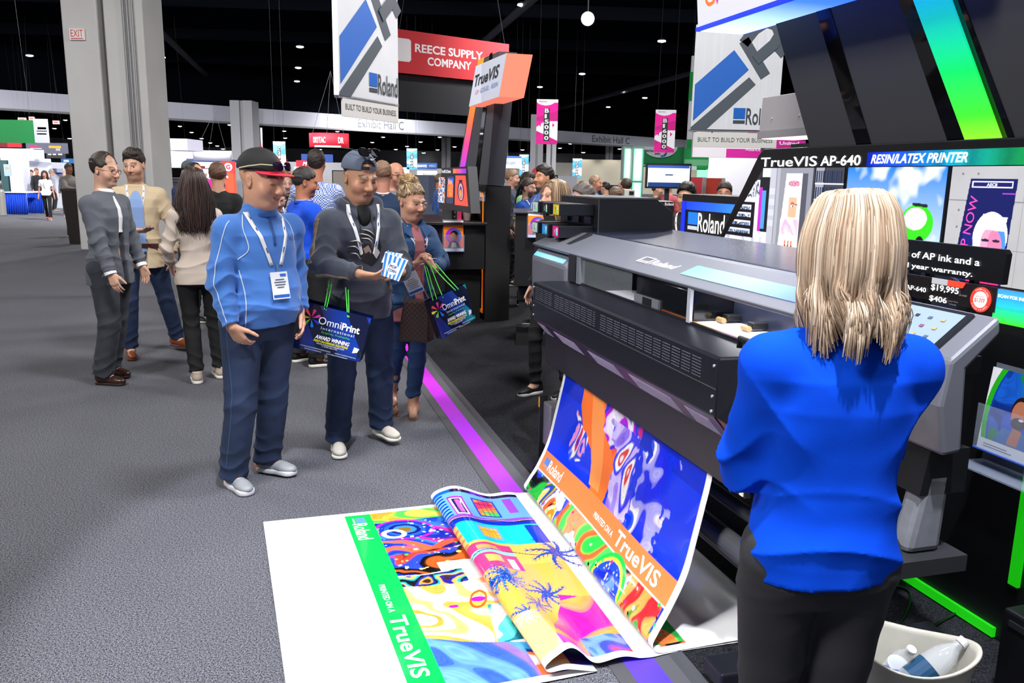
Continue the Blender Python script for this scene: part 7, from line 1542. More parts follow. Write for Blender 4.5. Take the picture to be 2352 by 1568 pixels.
quick('bald person with a grey beard beyond the ink cabinet', (1.95, 15.2), R_(-20), 1.66, 'd09a84', '3a3c48', '20242c', None, q=.012)
quick('person in a tan jacket partly behind the small white device', (1.72, 13.0), R_(200), 1.68, 'c89a80', 'c8a878', '20242c', '3a2c24', q=.012)
quick('person in glasses talking beneath the wall screen', (2.55, 15.0), R_(70), 1.62, 'd0a088', '20222a', '20242c', '4a3428', q=.012)
quick('person in a pink shirt talking beneath the wall screen', (2.80, 15.3), R_(-50), 1.68, 'd0a088', 'c86068', '20242c', '3a2a22', q=.012)
as_ = quick('young person with black hair and a black zip hoodie, standing beside the blue-lined booth wall', (1.62, 7.9), R_(-28), 1.64, 'd0a284', '17181c', '1c1e26', '0e0c0e', q=.0075, hth=1.8, htop=.01, lany='nobadge', pitch=R_(6), hoff=.006, paint=dict(brow='141012'))
quick('person whose dark hair and forehead show over the booth wall', (2.30, 9.2), R_(-20), 1.66, 'c08870', '20222a', '20242c', '2a1e18', q=.010)
# ---- far aisle
wk = quick('person walking up the aisle in a white top, black trousers and red shoes', (-15.35, 27.4), R_(22), 1.60, 'b88068', 'e8e8ec', '101014', '2a1c1a', fem=True, q=.013, sleeve=.4, feet={'L': (.10, -.18, 0), 'R': (-.05, .22, 0)}, shoes='c81828', sole='e8e0e0', hem=.90, lany='nobadge', hs=1.1)
long_hair(wk, ['3a2420', '4a2c28'], 80, .28, r=.010, seed=5)
quick('person in a grey shirt leaning on the tall brown bin behind the pillar', (-11.15, 21.0), R_(60), 1.80, '9a6a54', '8a8480', '6a6458', '4a3a34', q=.013, hands={'L': ((.05, -.36, 1.15), (1, .3, -.3)), 'R': ((-.05, -.36, 1.15), (-1, .3, -.3))})
far = [(72, 398, 34, 'a89ab8', 'person in a lilac shirt at the bright display booth'), (84, 394, 33, '181c24', 'person in black clothes facing the bright display booth'), (118, 398, 34, '9a9aac', 'person in a grey shirt bending at the bright display booth'), (488, 410, 40, 'e8188c', 'small far person in a hot pink shirt'), (508, 410, 40.5, '1e2a4a', 'small far person in a navy jacket'), (472, 414, 44, '2a2a30', 'far person in dark clothes next to the hot pink shirt'), (442, 408, 24, '3c3c40', 'grey-haired far person with a white strap'), (1010, 408, 16, '3a60a8', 'person in a blue shirt in profile under the restrooms sign'), (1295, 432, 19, '7a7a88', 'far person in grey beyond the blond head'), (1390, 438, 17, '2a2c34', 'far person in dark clothes beside the sky blue shirt'), (1336, 432, 20, '8a3a40', 'far person in dark red beyond the ink cabinet'), (150, 408, 30, '4a4c58', 'far person beside the glowing case')]
for i, (u, v, Y, c_, lb) in enumerate(far):
 p = D(u, v, Y); quick(lb, (p[0], p[1]), R_((i * 67) % 360), min(1.86, max(1.6, D(u, v - 8, Y)[2])), ['d0a088', 'b88068', 'c89078'][i % 3], c_, '20242c', ['2a1e18', '6a5442', '8a8480'][i % 3], q=.018)
# ================================================================ neighbouring booths, banners and signs
def pq(u0, v0, u1, v1, Y):
 a = D((u0 + u1) / 2, v1, Y); b_ = D((u0 + u1) / 2, v0, Y); x0 = D(u0, (v0 + v1) / 2, Y)[0]; x1 = D(u1, (v0 + v1) / 2, Y)[0]; return x0, x1, a[2], b_[2]
def thing_at(name, label, cat, u0, v0, u1, v1, Y, floor=False, group=None):
 x0, x1, z0, z1 = pq(u0, v0, u1, v1, Y); return empty(name, label, cat, ((x0 + x1) / 2, Y, 0 if floor else z0), 0, group), (x0, x1, z0, z1)
def ppanel(root, nm, u0, v0, u1, v1, Y, m, th=.04, zb=None, bev=0):
 x0, x1, z0, z1 = pq(u0, v0, u1, v1, Y); z0 = z0 if zb is None else zb
 return MB(root.location).box((x0, Y, z0), (x1, Y + th, z1)).build(nm, m, root, bev=bev)
def ptext(root, s_, u0, v0, u1, v1, Y, col, nm='lettering', emit=0., **k):
 x0, x1, z0, z1 = pq(u0, v0, u1, v1, Y); return text(nm, s_, np.array([x0, Y - .006, z0]) - np.array(root.location), (1, 0, 0), Z, mat(col, .5, emit=emit), root, w=x1 - x0, h=z1 - z0, **k)
def simple(name, label, cat, u0, v0, u1, v1, Y, col, th=.06, emit=0., floor=False, texts=(), nm='panel', cords=False, group=None, bands=()):
 e, (x0, x1, z0, z1) = thing_at(name, label, cat, u0, v0, u1, v1, Y, floor, group)
 ppanel(e, nm, u0, v0, u1, v1, Y, mat(col, .7, emit=emit), th, 0. if floor else None)
 for b_ in bands: ppanel(e, 'band', b_[0], b_[1], b_[2], b_[3], Y - .004, mat(b_[4], .7, emit=b_[5] if len(b_) > 5 else emit), .003)
 for t_ in texts: ptext(e, t_[0], t_[1], t_[2], t_[3], t_[4], Y - .006, t_[5], emit=emit * .6, **(t_[6] if len(t_) > 6 else {}))
 if cords or (z0 > 2.35 and not floor):
  for x in (x0 + .08 * (x1 - x0), x1 - .08 * (x1 - x0)): MB(e.location).tube([(x, Y + .02, z1), ((x0 + x1) / 2 + (x - (x0 + x1) / 2) * .6, Y + .02, 8.9)], .002, 4).build('cord', mat('101116', .5), e)
 return e
# hanging slogan banners of the printer stand
def tri_banner(label, quad, lab, Yl, Yr, side=None, txt=True):
 """quad: pixels of TL TR BR BL; left edge at depth Yl, right edge at Yr"""
 TL, TR, BR, BL = (np.array(D(*q_, y_)) for q_, y_ in zip(quad, (Yl, Yr, Yr, Yl)))
 TL[:2] = BL[:2]; TR[:2] = BR[:2]; top = 6.2; e = empty('hanging_banner', label, 'banner', BL); og = np.array(BL)
 X = BR - BL; X[2] = 0; w = np.linalg.norm(X); X /= w; N = nrm(np.cross(X, Z)); zb = min(BL[2], BR[2]); P = lambda a, z_, h=0: BL * [1, 1, 0] + X * a * w + Z * z_ + N * h - og
 zt = max(TL[2], TR[2]); H_ = zt - zb
 body = MB().slab([P(0, zb), P(1, zb), P(1, zt), P(0, zt)], -N * .03).build('fabric', mat('cfd2d8', .7, noise=(2, .05), bump=(3, .3, .03, (4, 4, .2))), e)
 q_ = lambda pts, h=.003: [P(a, z_, h) for a, z_ in pts]
 S_ = w  # square units on the banner
 def R(a, b_): return (a, zb + b_ * S_)
 flat('blue_block', q_([R(.02, .10), R(.62, .67), R(.44, .88), R(.02, .50)]), mat('0c5cb8', .6), body)
 flat('grey_bar', q_([R(.0, .0), R(.17, .0), R(.71, .51), R(.63, .59), R(.0, .03)]), mat('454e58', .6), body)
 mb = MB(); th_ = .075 * w
 for pts in ([R(.80, .62), R(.555, .97)], [R(.555, .97), R(.66, 1.11), R(.78, 1.19), R(.89, 1.16), R(.94, 1.06), R(.88, .95), R(.70, .79)], [R(.90, .96), R(1.0, .86)]):
  P_ = [P(a, z_, .004) for a, z_ in pts];
  for i in range(len(P_) - 1):
   t_ = nrm(P_[i + 1] - P_[i]); s_ = np.cross(N, t_) * th_ * .8; z9 = N * .0022 * i; mb.slab([P_[i] - s_ - t_ * th_ * .3 + z9, P_[i + 1] - s_ + t_ * th_ * .3 + z9, P_[i + 1] + s_ + t_ * th_ * .3 + z9, P_[i] + s_ - t_ * th_ * .3 + z9], N * .002)
 mb.build('big_letter', mat('454e58', .6), body)
 O = P(.48, zb + .055 * S_, .004); roland((0, 0, 0), X, O, w * .50, w * .20, body, txt='3a444e', strip='3a444e', c1='0c5cb8')
 MB().slab([P(-.01, zb - .02), P(1.01, zb - .02), P(1.01, zb + .01), P(-.01, zb + .01)], -N * .05).build('bottom_bar', mat('8a8c92', .4, .6), e)
 if side: MB().slab([P(0, zb, .0), P(0, zt, .0), P(0, zt) - X * side, P(0, zb) - X * side], -N * .03).build('side_fabric', mat('f4f4f8', .7, emit=.1), e)
 a = np.array(D(*lab[0], Yl)); b_ = np.array(D(*lab[1], Yl)); z1 = a[2]; z0 = b_[2]
 s_ = empty('slogan_board', label.split(' ')[0] + ' board with the words built to build your business below the ' + ('pillar-side' if side else 'tower-side') + ' banner', 'sign', BL * [1, 1, 0] + Z * z0); L0 = np.array(s_.location)
 Q = lambda u_, z_, h=0: BL * [1, 1, 0] + X * u_ * w + Z * z_ + N * h - L0
 pn = MB().slab([Q(.05, z0), Q(1.0, z0), Q(1.0, z1), Q(.05, z1)], -N * .02).build('panel', mat('cfcfcc', .7), s_, bev=.002)
 text('lettering', 'BUILT TO BUILD YOUR BUSINESS', Q(.09, z0 + (z1 - z0) * .36, .002), X, Z, mat('3a3d42', .6), pn, w=w * .86, h=(z1 - z0) * .30)
 for u_ in (.25, .8): MB().tube([Q(u_, z1 - .01, -.01), Q(u_, zb - .01, -.01)], .012, 6).build('hanger', mat('2a2b30', .4), s_)
 for u_ in (.1, .9): MB().tube([P(u_, zt, -.01), P(u_, 8.95, -.01)], .006, 5).build('cord', mat('16171c', .5), e)
tri_banner('white hanging banner with blue block and grey bar, beside the red supply company sign', [(788, -150), (920, -150), (915, 241), (779, 207)], [(781, 219), (781, 266)], 8.2, 9.2, side=.045)
tri_banner('white hanging banner with blue block and grey bar, behind the light sign and tower', [(1602, 60), (1800, 60), (1786, 298), (1586, 298)], [(1586, 303), (1586, 337)], 11.0, 11.0)
# red supply company banner
e = empty('hanging_banner', 'long red hanging banner reading Reece Supply Company', 'banner', D(1040, 170, 24)); og = np.array(e.location)
a = np.array(D(880, 163, 23.4)); b_ = np.array(D(1168, 178, 26)); zt = D(905, 62, 23.4)[2]; zb = a[2]; b_[2] = zb; X = nrm(b_ - a); w = np.linalg.norm(b_ - a); N = nrm(np.cross(X, Z))
pn = MB().slab([a - og, b_ - og, b_ - og + Z * (zt - zb), a - og + Z * (zt - zb)], -N * .05).build('fabric', mat('c01424', .7), e); LWT = mat('e8e0e4', .6)
text('lettering', 'REECE SUPPLY', a - og + X * w * .235 + Z * (zt - zb) * .52 + N * .003, X, Z, LWT, pn, w=w * .54, h=(zt - zb) * .20, bold=.025); text('lettering', 'COMPANY', a - og + X * w * .33 + Z * (zt - zb) * .24 + N * .003, X, Z, LWT, pn, w=w * .35, h=(zt - zb) * .20, bold=.025)
MB().slab([a - og + X * w * q_[0] + Z * (zt - zb) * q_[1] + N * .003 for q_ in ((.10, .27), (.19, .27), (.205, .32), (.205, .76), (.19, .80), (.10, .80))], N * .004).build('emblem', LWT, pn)
MB().slab([a - og - Z * 1.0 - N * .2, b_ - og - Z * 1.0 - N * .2, b_ - og - N * .2, a - og - N * .2], -N * .05).build('under_banner', mat('12141c', .8), e)
for f_ in (.12, .96): MB().tube([a - og + X * w * f_ + Z * (zt - zb), a - og + X * w * (f_ * .6 + .2) + Z * (8.95 - zb)], .012, 5).build('cord', mat('16171c', .5), e)
# aisle number banners
def aisle(label, u0, v0, u1, v1, Y, code, c1='f0109a', c2='c80c84', arrows=True, g='aisle number banners'):
 e, (x0, x1, z0, z1) = thing_at('aisle_banner', label, 'banner', u0, v0, u1, v1, Y, group=g); w, h = x1 - x0, z1 - z0; cv = Cv(w, h, 60, 'eceaf2'); gx, gy = cv.X / w, cv.Y / h
 cv.put((gy > .38 + .20 * gx + .05 * np.sin(gx * 3)) & (gy < .93 - .06 * (1 - gx) * 0), c1); cv.put((gy > .52) & (gy < .60 + .16 * gx), c2); cv.put((gy < .30 - .22 * gx), c2); cv.put((gy < .16 + .10 * np.sin(gx * 3)) & (gx < .6), c1, .5); cv.ell(w * .42, h * 1.02, w * .50, h * .155, 'eceaf2'); cv.put((gy > .30) & (gy < .38 + .20 * gx) & (gy < .52), 'eceaf2')
 cv.rect(w * .34, h * .07, w * .62, h * .80, '25262e')
 if arrows: cv.poly([(w * .12, h * .43), (w * .22, h * .48), (w * .22, h * .38)], c2); cv.poly([(w * .86, h * .43), (w * .76, h * .48), (w * .76, h * .38)], c2)
 V = lambda x, y: np.stack([x0 + x - e.location[0], np.full(len(x), Y - e.location[1]), y], -1); o = cv.mesh('printed_face', V, mat(None, .7, vcol=True, emit=.12), e)
 MB(e.location).box((x0, Y + .004, z0), (x1, Y + .02, z1)).build('backing', mat('d0ced8', .7), e); n = len(code)
 for i, ch in enumerate(code):
  text('lettering', ch, (x0 + w * .38 - e.location[0], -.004, h * (.80 - .73 * (i + .82) / n)), (1, 0, 0), Z, mat('f4f4f6', .6), o, w=w * (.20 if ch != '1' else .10), h=h * .56 / n, bold=.03)
 text('lettering', 'PRINTING', (x0 + w * .12 - e.location[0], -.004, h * .935), (1, 0, 0), Z, mat('30303c', .6), o, w=w * .36, h=h * .015 + .01)
 for f_ in (.1, .9): MB(e.location).tube([(x0 + w * f_, Y + .01, z1), (x0 + w * f_, Y + .01, 8.95)], .004, 4).build('cord', mat('101116', .5), e)
aisle('pink hanging aisle banner numbered B15000', 1232, 228, 1281, 331, 16, 'B15000'); aisle('pink hanging aisle banner numbered B16000', 1504, 252, 1551, 350, 17.5, 'B16000')
aisle('pale blue hanging aisle banner numbered C2800 above the red cap brim', 628, 325, 656, 388, 32, 'C2800', '5aa0dc', '3a80c8'); aisle('pale blue hanging aisle banner numbered C3000 beside the blue sign', 934, 341, 958, 389, 38, 'C3000', '5ab0e0', '3a90cc')
aisle('pale blue hanging aisle banner numbered C3200 by the white cloud banner', 1193, 355, 1214, 402, 40, 'C3200', '4aa0dc', '3a90cc'); aisle('pale blue hanging aisle banner numbered C3300 before the spotlit wall', 1315, 364, 1336, 407, 44, 'C3300', '4aa0dc', '3a90cc')
# the matching small booth across the black carpet
K2 = bthing('booth_wall', 'black booth wall with an orange corner line, between the carrier bags and the ink trays', 'booth wall', -5.6, 1.15); og = np.array(K2['_o']); KM = lambda: MB(og)
KM().box((-7.6, 1.01, 0), (-5.09, 1.31, 1.575)).build('panel', mat('141518', .65, bump=(260, .15, .001)), K2, bev=.004)
OR = lambda e_: mat('ff9418', .5, emit=e_)
gradient_strip('corner_line', (-5.19, 1.006, 1.46), (-5.19, 1.006, .10), (-.045, 0, 0), ['ffa020', 'ff9418', 'ff8414', 'c04a08', 'ff7a20'], mat(None, .5, emit=.5, vcol=True), K2, org=og, th=.003)
KM().box((-7.4, 1.004, 1.44), (-5.19, 1.009, 1.49)).build('corner_line', OR(.5), K2); KM().box((-7.4, 1.004, .08), (-5.19, 1.009, .12)).build('corner_line', OR(.2), K2)
a = PT(1098, 462, 1.005); roland(og, (1, 0, 0), (a[0], 1.004, a[2]), .34, .12, K2, txt='e8ecf4', emit=.3)
Tw2 = bthing('booth_tower', 'leaning grey booth tower with an orange to violet stripe and a salmon light sign', 'booth tower', -5.8, 1.15, 1.57); og = np.array(Tw2['_o'])
t0 = PT(1020, 480, 1.02); pbl, pbr = PT(1042, 452, 1.02), PT(1118, 470, 1.02); ptl, ptr = PT(1096, 140, 1.02), PT(1146, 118, 1.02); zb = 1.58
def lp(p, q_, z_): f_ = (z_ - p[2]) / (q_[2] - p[2]); return p[0] + (q_[0] - p[0]) * f_
LB = [(lp(pbl, ptl, zb), 1.02, zb), (lp(pbr, ptr, zb) - .05, 1.02, zb), (ptr[0], 1.02, ptr[2]), (ptl[0], 1.02, ptl[2])]
MB(og).slab(LB, (0, .20, 0)).build('tower_slab', mat('4a4c54', .5), Tw2)
def sl(f0, f1, z0, z1, h=-.004):
 A_ = lambda f, z_: (lp(np.array(LB[0]), np.array(LB[3]), z_) * (1 - f) + lp(np.array(LB[1]), np.array(LB[2]), z_) * f, 1.02 + h, z_); return [A_(f0, z0), A_(f1, z0), A_(f1, z1), A_(f0, z1)]
q_ = sl(.06, .24, zb, 3.0); gradient_strip('colour_stripe', np.array(q_[0]), np.array(q_[3]), np.array(q_[1]) - np.array(q_[0]), ['8a3ae8', 'c03ad8', 'f03a9a', 'ff6a40', 'ff8a20', 'ff9a18', 'ff9a18'], mat(None, .5, emit=.6, vcol=True), Tw2, org=og, th=-.003)
MB(og).slab(sl(.62, .74, zb, 3.0), (0, -.003, 0)).build('glossy_band', TB, Tw2)
sbl, stl, str_, sbr = PT(1077, 245, .86), PT(1093, 152, .86), PT(1163, 122, .86), PT(1145, 222, .86)
fr = [np.array([p_[0], .86, p_[2]]) for p_ in (sbl, sbr, str_, stl)]
bx = MB(og).slab([p_ + (0, .004, 0) for p_ in fr], (0, .26, 0)).build('sign_box', mat('ff8a70', .5, emit=.75), Tw2)
MB(og).slab(fr, (0, .004, 0)).build('sign_face', mat('dcdfee', .5, emit=.35), Tw2)
Xs = nrm(fr[1] - fr[0]); Ys = nrm(fr[3] - fr[0]); ws = np.linalg.norm(fr[1] - fr[0]); hs_ = np.linalg.norm(fr[3] - fr[0])
text('lettering', 'TrueVIS', fr[0] - og + Xs * ws * .06 + Ys * hs_ * .46 + (0, -.004, 0), Xs, Ys, mat('14151a', .4), Tw2, w=ws * .80, h=hs_ * .30, bold=.03)
for s_, c_, a_, b2 in (('UV ·', 'f0503c', .18, .16), ('ECO-SOL', '2a40c0', .36, .28), ('· RESIN', '1a90d0', .67, .24)): text('lettering', s_, fr[0] - og + Xs * ws * a_ + Ys * hs_ * .25 + (0, -.004, 0), Xs, Ys, mat(c_, .5), Tw2, w=ws * b2, h=hs_ * .11)
D2 = bthing('picture_board', 'small angled board of three bright pictures above the desk of the orange-lined booth', 'display board', -5.9, .75, 1.2); og = np.array(D2['_o'])
def q8(u, v): a = PT(u, v, .62); return np.array([a[0], .62, a[2]])
MB(og).slab([q8(1008, 478), q8(1082, 490), q8(1074, 382), q8(1014, 386)], (0, .10, 0)).build('board_frame', mat('2a2b32', .5), D2)
MB(og).box((-6.2, .72, .95), (-5.6, 1.0, 1.3)).build('board_support', BLK, D2)
for nm, qd, bg in (('bottle_picture', ((1045, 470), (1076, 474), (1070, 403), (1047, 403)), 'ff4a38'), ('orange_picture', ((1026, 466), (1042, 468), (1044, 405), (1028, 405)), '2a3350'), ('street_picture', ((1006, 464), (1022, 466), (1023, 407), (1009, 407)), '5a6a88')):
 P_ = [q8(*p_) - og + (0, -.004, 0) for p_ in qd]; cv = Cv(.3, .5, 46, bg)
 if nm[0] == 'b': cv.ell(.15, .24, .085, .17, '16101c'); cv.ell(.15, .23, .055, .14, 'f0a0b8'); cv.ell(.15, .22, .035, .11, '3a2a60'); cv.ell(.15, .20, .02, .07, 'f8a030'); cv.rect(.10, .39, .20, .43, '16101c'); cv.swirl(np.abs(cv.X - .15) < .06, ['f07090', '201828', '5a50b0', 'f8e0c0'], 70, .02, 1., a=.6 * 0 + .5) if False else None
 elif nm[0] == 'o': cv.rect(.03, .12, .27, .36, 'ff7a28'); cv.rect(.03, .36, .27, .46, '1a60e0'); cv.ell(.17, .38, .06, .05, 'ff9a50'); cv.ell(.08, .40, .03, .06, 'ff9a50'); cv.swirl((cv.Y < .36) & (cv.Y > .12) & (cv.X > .03) & (cv.X < .27), ['ff7a28', 'f04020', 'ff9a40'], 40, .02)
 else: cv.swirl(cv.X > -1, ['ffb060', '2a3a60', '3a90e0', 'f0f0f4', '101828', 'ff7a30'], 34, .05, 2.)
 f = lambda x, y, P_=P_: ((1 - x / .3)[:, None] * (1 - y / .5)[:, None] * P_[0] + (x / .3)[:, None] * (1 - y / .5)[:, None] * P_[1] + (x / .3)[:, None] * (y / .5)[:, None] * P_[2] + (1 - x / .3)[:, None] * (y / .5)[:, None] * P_[3]); cv.mesh(nm, f, LITPIC, D2)
a, b_ = q8(1015, 397), q8(1036, 396); text('lettering', 'TrueVIS LG Series', a - og + (0, -.004, 0), (1, 0, 0), Z, LW, D2, w=b_[0] - a[0], h=.035)
a, b_ = q8(1041, 398), q8(1071, 396); gradient_strip('banner_strip', a + (0, -.004, 0), np.array([b_[0], .616, a[2]]), (0, 0, .05), ['ff8a50', 'ff5a60', 'c040d0', '9a3ae8'], mat(None, .5, emit=.6, vcol=True), D2, org=og, th=-.002)
Ds = bthing('booth_desk', 'black booth desk carrying a paper cup and price strip', 'desk', -5.9, .35); og = np.array(Ds['_o'])
dz = 1.16; MB(og).slab([(-6.9, -.25, dz), (-5.05, .12, dz), (-4.95, 1.0, dz), (-6.9, 1.0, dz)], (0, 0, -.03)).build('desk_top', mat('24252a', .35), Ds, bev=.003); MB(og).slab([(-6.8, .0, .62), (-5.12, .25, .62), (-5.05, .99, .62), (-6.8, .99, .62)], (0, 0, dz - .65)).build('cabinet', mat('0e0f12', .5), Ds); MB(og).box((-6.7, .55, 0), (-5.2, .98, .62)).build('plinth', mat('0a0b0d', .6), Ds)
MB(og).box((-5.45, .16, .80), (-5.30, .22, 1.0)).build('handset', mat('1c1d22', .2, coat=.5), Ds); MB(og).box((-5.5, .12, .60), (-5.2, .20, .68)).build('socket_plate', mat('5a5c64', .4, .4), Ds)
def cup(x, y, z_, label, r=.045, h=.10):
 e = empty('paper_cup', label, 'cup', (x, y, z_)); MB().lathe([(r * .68, 0), (r, h), (r * 1.08, h), (r * 1.08, h - .006), (r, h - .008), (r * .94, h - .006), (r * .62, .006)], (0, 0, 0), 20).build('cup_body', mat('e8e6e4', .6), e, smooth=False)
cp = BW(*PT(1072, 505, .88)[:1], .88, dz); cup(cp[0], cp[1], dz, 'white paper cup on the black desk edge', .06, .125)
Ps = bthing('price_strip', 'small upright strip of prices with a pink end on the black desk', 'sign', -5.9, .40, dz); og = np.array(Ps['_o']); a = PT(1008, 500, .75); b_ = PT(1050, 506, .75); c_ = PT(1058, 508, .75)
MB(og).box((a[0], .75, dz), (b_[0], .76, dz + .14)).build('panel', mat('121216', .4), Ps); MB(og).box((b_[0], .75, dz), (c_[0], .76, dz + .14)).build('pink_end', mat('f0206a', .4, emit=.3), Ps)
for i in range(3): x = a[0] + (b_[0] - a[0]) * (.42 + .2 * i); MB(og).box((x, .746, dz + .075), (x + .09, .75, dz + .10)).box((x, .746, dz + .03), (x + .08, .75, dz + .05)).build('price_mark', mat('e8e8ec', .5), Ps)
text('lettering', 'TrueVIS', np.array([a[0] + .03, .747, dz + .06]) - og, (1, 0, 0), Z, mat('e8e8ec', .5), Ps, w=.2, h=.035)
def leaflet_holder(label, O, X, w, h, art, seed, Y0=0):
 X = nrm(X); N = nrm(np.cross(X, Z)); e = empty('leaflet_holder', label, 'leaflet holder', O); cv = Cv(w, h, 120, 'f4f4f6'); art(cv)
 cv.mesh('leaflet', lambda x, y: X * (x - w / 2)[:, None] + Z * y[:, None] + N * (.006 - .03 * (y / h))[:, None], mat(None, .3, vcol=True, emit=.05), e)
 ACR = mat('c8d4e8', .04, alpha=.18, spec=.9); MB().slab([-X * (w / 2 + .008) + N * .012, X * (w / 2 + .008) + N * .012, X * (w / 2 + .008) + Z * h * .55 + N * .012, -X * (w / 2 + .008) + Z * h * .55 + N * .012], N * .003).build('acrylic_front', ACR, e)
 MB().slab([-X * (w / 2 + .008) - N * .045, X * (w / 2 + .008) - N * .045, X * (w / 2 + .008) + Z * h * 1.04 - N * .045, -X * (w / 2 + .008) + Z * h * 1.04 - N * .045], -N * .003).build('acrylic_back', ACR, e)
 MB().slab([-X * (w / 2 + .01) + N * .015, X * (w / 2 + .01) + N * .015, X * (w / 2 + .01) - N * .05, -X * (w / 2 + .01) - N * .05], -Z * .004).build('acrylic_base', mat('3a6ad8', .1, alpha=.6, emit=.1), e); return e
def art_face(cv, ring='a030e0', hair='1c1414', top='ff8a28', bot='ff5a30'):
 w, h = cv.w, cv.h; cv.rect(0, h * .12, w, h * .86, top); cv.put((cv.Y > h * .12) & (cv.Y < h * .5), bot, .8); cv.ell(w * .5, h * .50, w * .40, w * .40, ring); cv.ell(w * .56, h * .50, w * .32, w * .33, '2a90e8'); cv.ell(w * .5, h * .5, w * .27, w * .28, 'e82a9a'); cv.ell(w * .54, h * .56, w * .19, w * .18, hair); cv.ell(w * .48, h * .50, w * .13, w * .17, 'c88a50'); cv.poly([(w * .2, h * .12), (w * .3, h * .3), (w * .5, h * .36), (w * .74, h * .28), (w * .84, h * .12)], '22242c'); cv.poly([(w * .36, h * .12), (w * .42, h * .3), (w * .62, h * .28), (w * .66, h * .12)], 'e8e4e0'); cv.rect(w * .05, h * .10, w * .95, h * .125, '2a60e0'); cv.rect(w * .6, h * .9, w * .95, h * .95, '50506a')
p = D(1042, 577, 9.44); leaflet_holder('clear holder of leaflets with a portrait in a purple ring', p, (1, .28, 0), .23, .345, art_face, 1)
p = D(1235, 545, 8.04); leaflet_holder('clear holder of leaflets half hidden by the ink trays', p, (1, .1, 0), .19, .24, lambda cv: art_face(cv, '8a30d0', 'a8a8c8', 'ff9a28', 'f03a3a'), 2)
# dark machine and monitor of the small booth, dark counter in the middle
e = bthing('dark_monitor', 'dark grey tilted monitor back standing on the orange-lined booth wall', 'monitor', -5.0, 1.6, 1.30); og = np.array(e['_o']); a, b_ = PS(1105, 432, -6.0), PS(1160, 432, -6.0); zt = PS(1125, 386, -6.0)[2]
MB(og).hexa([(-6.0, a[1], 1.60), (-6.0, b_[1], 1.60), (-6.3, b_[1], 1.60), (-6.3, a[1], 1.60), (-6.05, a[1] + .06, zt), (-6.05, b_[1], zt), (-6.12, b_[1], zt), (-6.12, a[1] + .06, zt)]).build('casing', mat('26272d', .5), e); MB(og).box((-6.2, a[1] + .1, 1.577), (-6.1, b_[1] - .1, 1.61)).build('stand', BLK, e)
e, (x0, x1, z0, z1) = thing_at('black_counter', 'black counter with an open shelf between the orange-lined booth and the printer', 'counter', 1182, 490, 1330, 690, 8.1, floor=True)
MB(e.location).box((x0, 8.1, .62), (x1, 8.9, z1)).build('cabinet', mat('0f1013', .5), e, bev=.004); MB(e.location).box((x0 - .02, 8.05, z1), (x1, 8.95, z1 + .012)).build('top', mat('5a5c66', .3, .3), e); MB(e.location).box((x0 + .03, 8.2, 0), (x1, 8.9, .10)).build('base', mat('0a0b0d', .6), e); MB(e.location).box((x1 - .06, 8.15, .1), (x1, 8.85, .62)).build('leg', mat('b0b2b8', .4), e); MB(e.location).box((x0 + .05, 8.2, .40), (x1, 8.9, .44)).build('shelf', mat('1a1b1f', .5), e)
e2, _q = thing_at('cable_box', 'black case with cables on the counter shelf', 'case', 1190, 640, 1225, 668, 8.3); MB(e2.location).box((_q[0], 8.3, .441), (_q[1], 8.6, .58)).build('case_body', mat('141518', .4), e2, bev=.01)
# left part of the hall
simple('hanging_banner', 'green hanging banner panel with white end by the hall edge', 'banner', -20, 275, 80, 328, 27, '108040', texts=[], cords=True, bands=((78, 273, 112, 328, 'c4c8e0'), (84, 300, 108, 302, '208050'), (86, 292, 106, 297, '6a7088'), (85, 306, 107, 309, '8a90a8')))
simple('hanging_banner', 'grey hanging banner with small red and orange marks behind the green banner', 'banner', 60, 328, 155, 352, 42, '54566a', cords=True, bands=((68, 334, 88, 338, 'e02050'), (70, 340, 96, 341.5, 'c8c8d8'), (112, 335, 140, 340, 'f0a028'), (128, 341, 138, 346, 'a0a0b0')))
simple('hanging_banner', 'dark red hanging banner under the green one', 'banner', -20, 322, 50, 338, 50, '701420', bands=((17, 326, 49, 338, 'c02030'),))
simple('hanging_banner', 'black hanging banner at the edge of the pillar', 'banner', 106, 351, 150, 363, 46, '14161e', bands=((110, 353, 118, 356, 'b8b8c0'), (121, 353, 129, 356, 'b8b8c0'), (133, 353, 143, 356, 'b8b8c0')))
simple('lit_sign', 'glowing white sign box over the blue-skirted counter', 'sign', 0, 341, 68, 368, 34, 'eef0ff', emit=.5, th=.3, bands=((8, 349, 60, 351, '9aa4c8', .3), (12, 355, 56, 357, 'b0b8d8', .3)))
simple('lit_sign', 'small glowing white sign box over the pale column', 'sign', 70, 344, 92, 364, 34, 'dfe2f4', emit=.5, th=.3, bands=((75, 352, 87, 356, '9aa4c8', .3),))
simple('display_column', 'pale column beside the blue-skirted counter', 'column', 22, 364, 53, 440, 33, 'ccd0e4', th=.5, floor=True)
e = simple('display_booth', 'white booth with a bright back panel and grey canopy', 'booth', 50, 380, 146, 462, 36, 'a8acb8', th=.3, floor=True, nm='back_wall'); ppanel(e, 'bright_panel', 53, 387, 114, 438, 35.9, mat('e8eef8', .6, emit=.6), .05); ppanel(e, 'canopy', 62, 372, 118, 386, 34.5, mat('b8bccc', .6), 1.2); ppanel(e, 'side_panel', 130, 376, 146, 400, 35.8, mat('eef0f6', .6, emit=.3), .05); ppanel(e, 'header', 66, 364, 108, 376, 35, mat('dcdfe8', .6), .3); ppanel(e, 'blue_lettering_band', 128, 396, 146, 400, 35.7, mat('2a50c0', .6), .03)
simple('wall_screen', 'small upright screen with blue and orange picture near the pale column', 'screen', 9, 377, 23, 404, 30.5, '8aa0e8', emit=.5, th=.08, bands=((11, 383, 20, 389, 'e08a60', .5),))
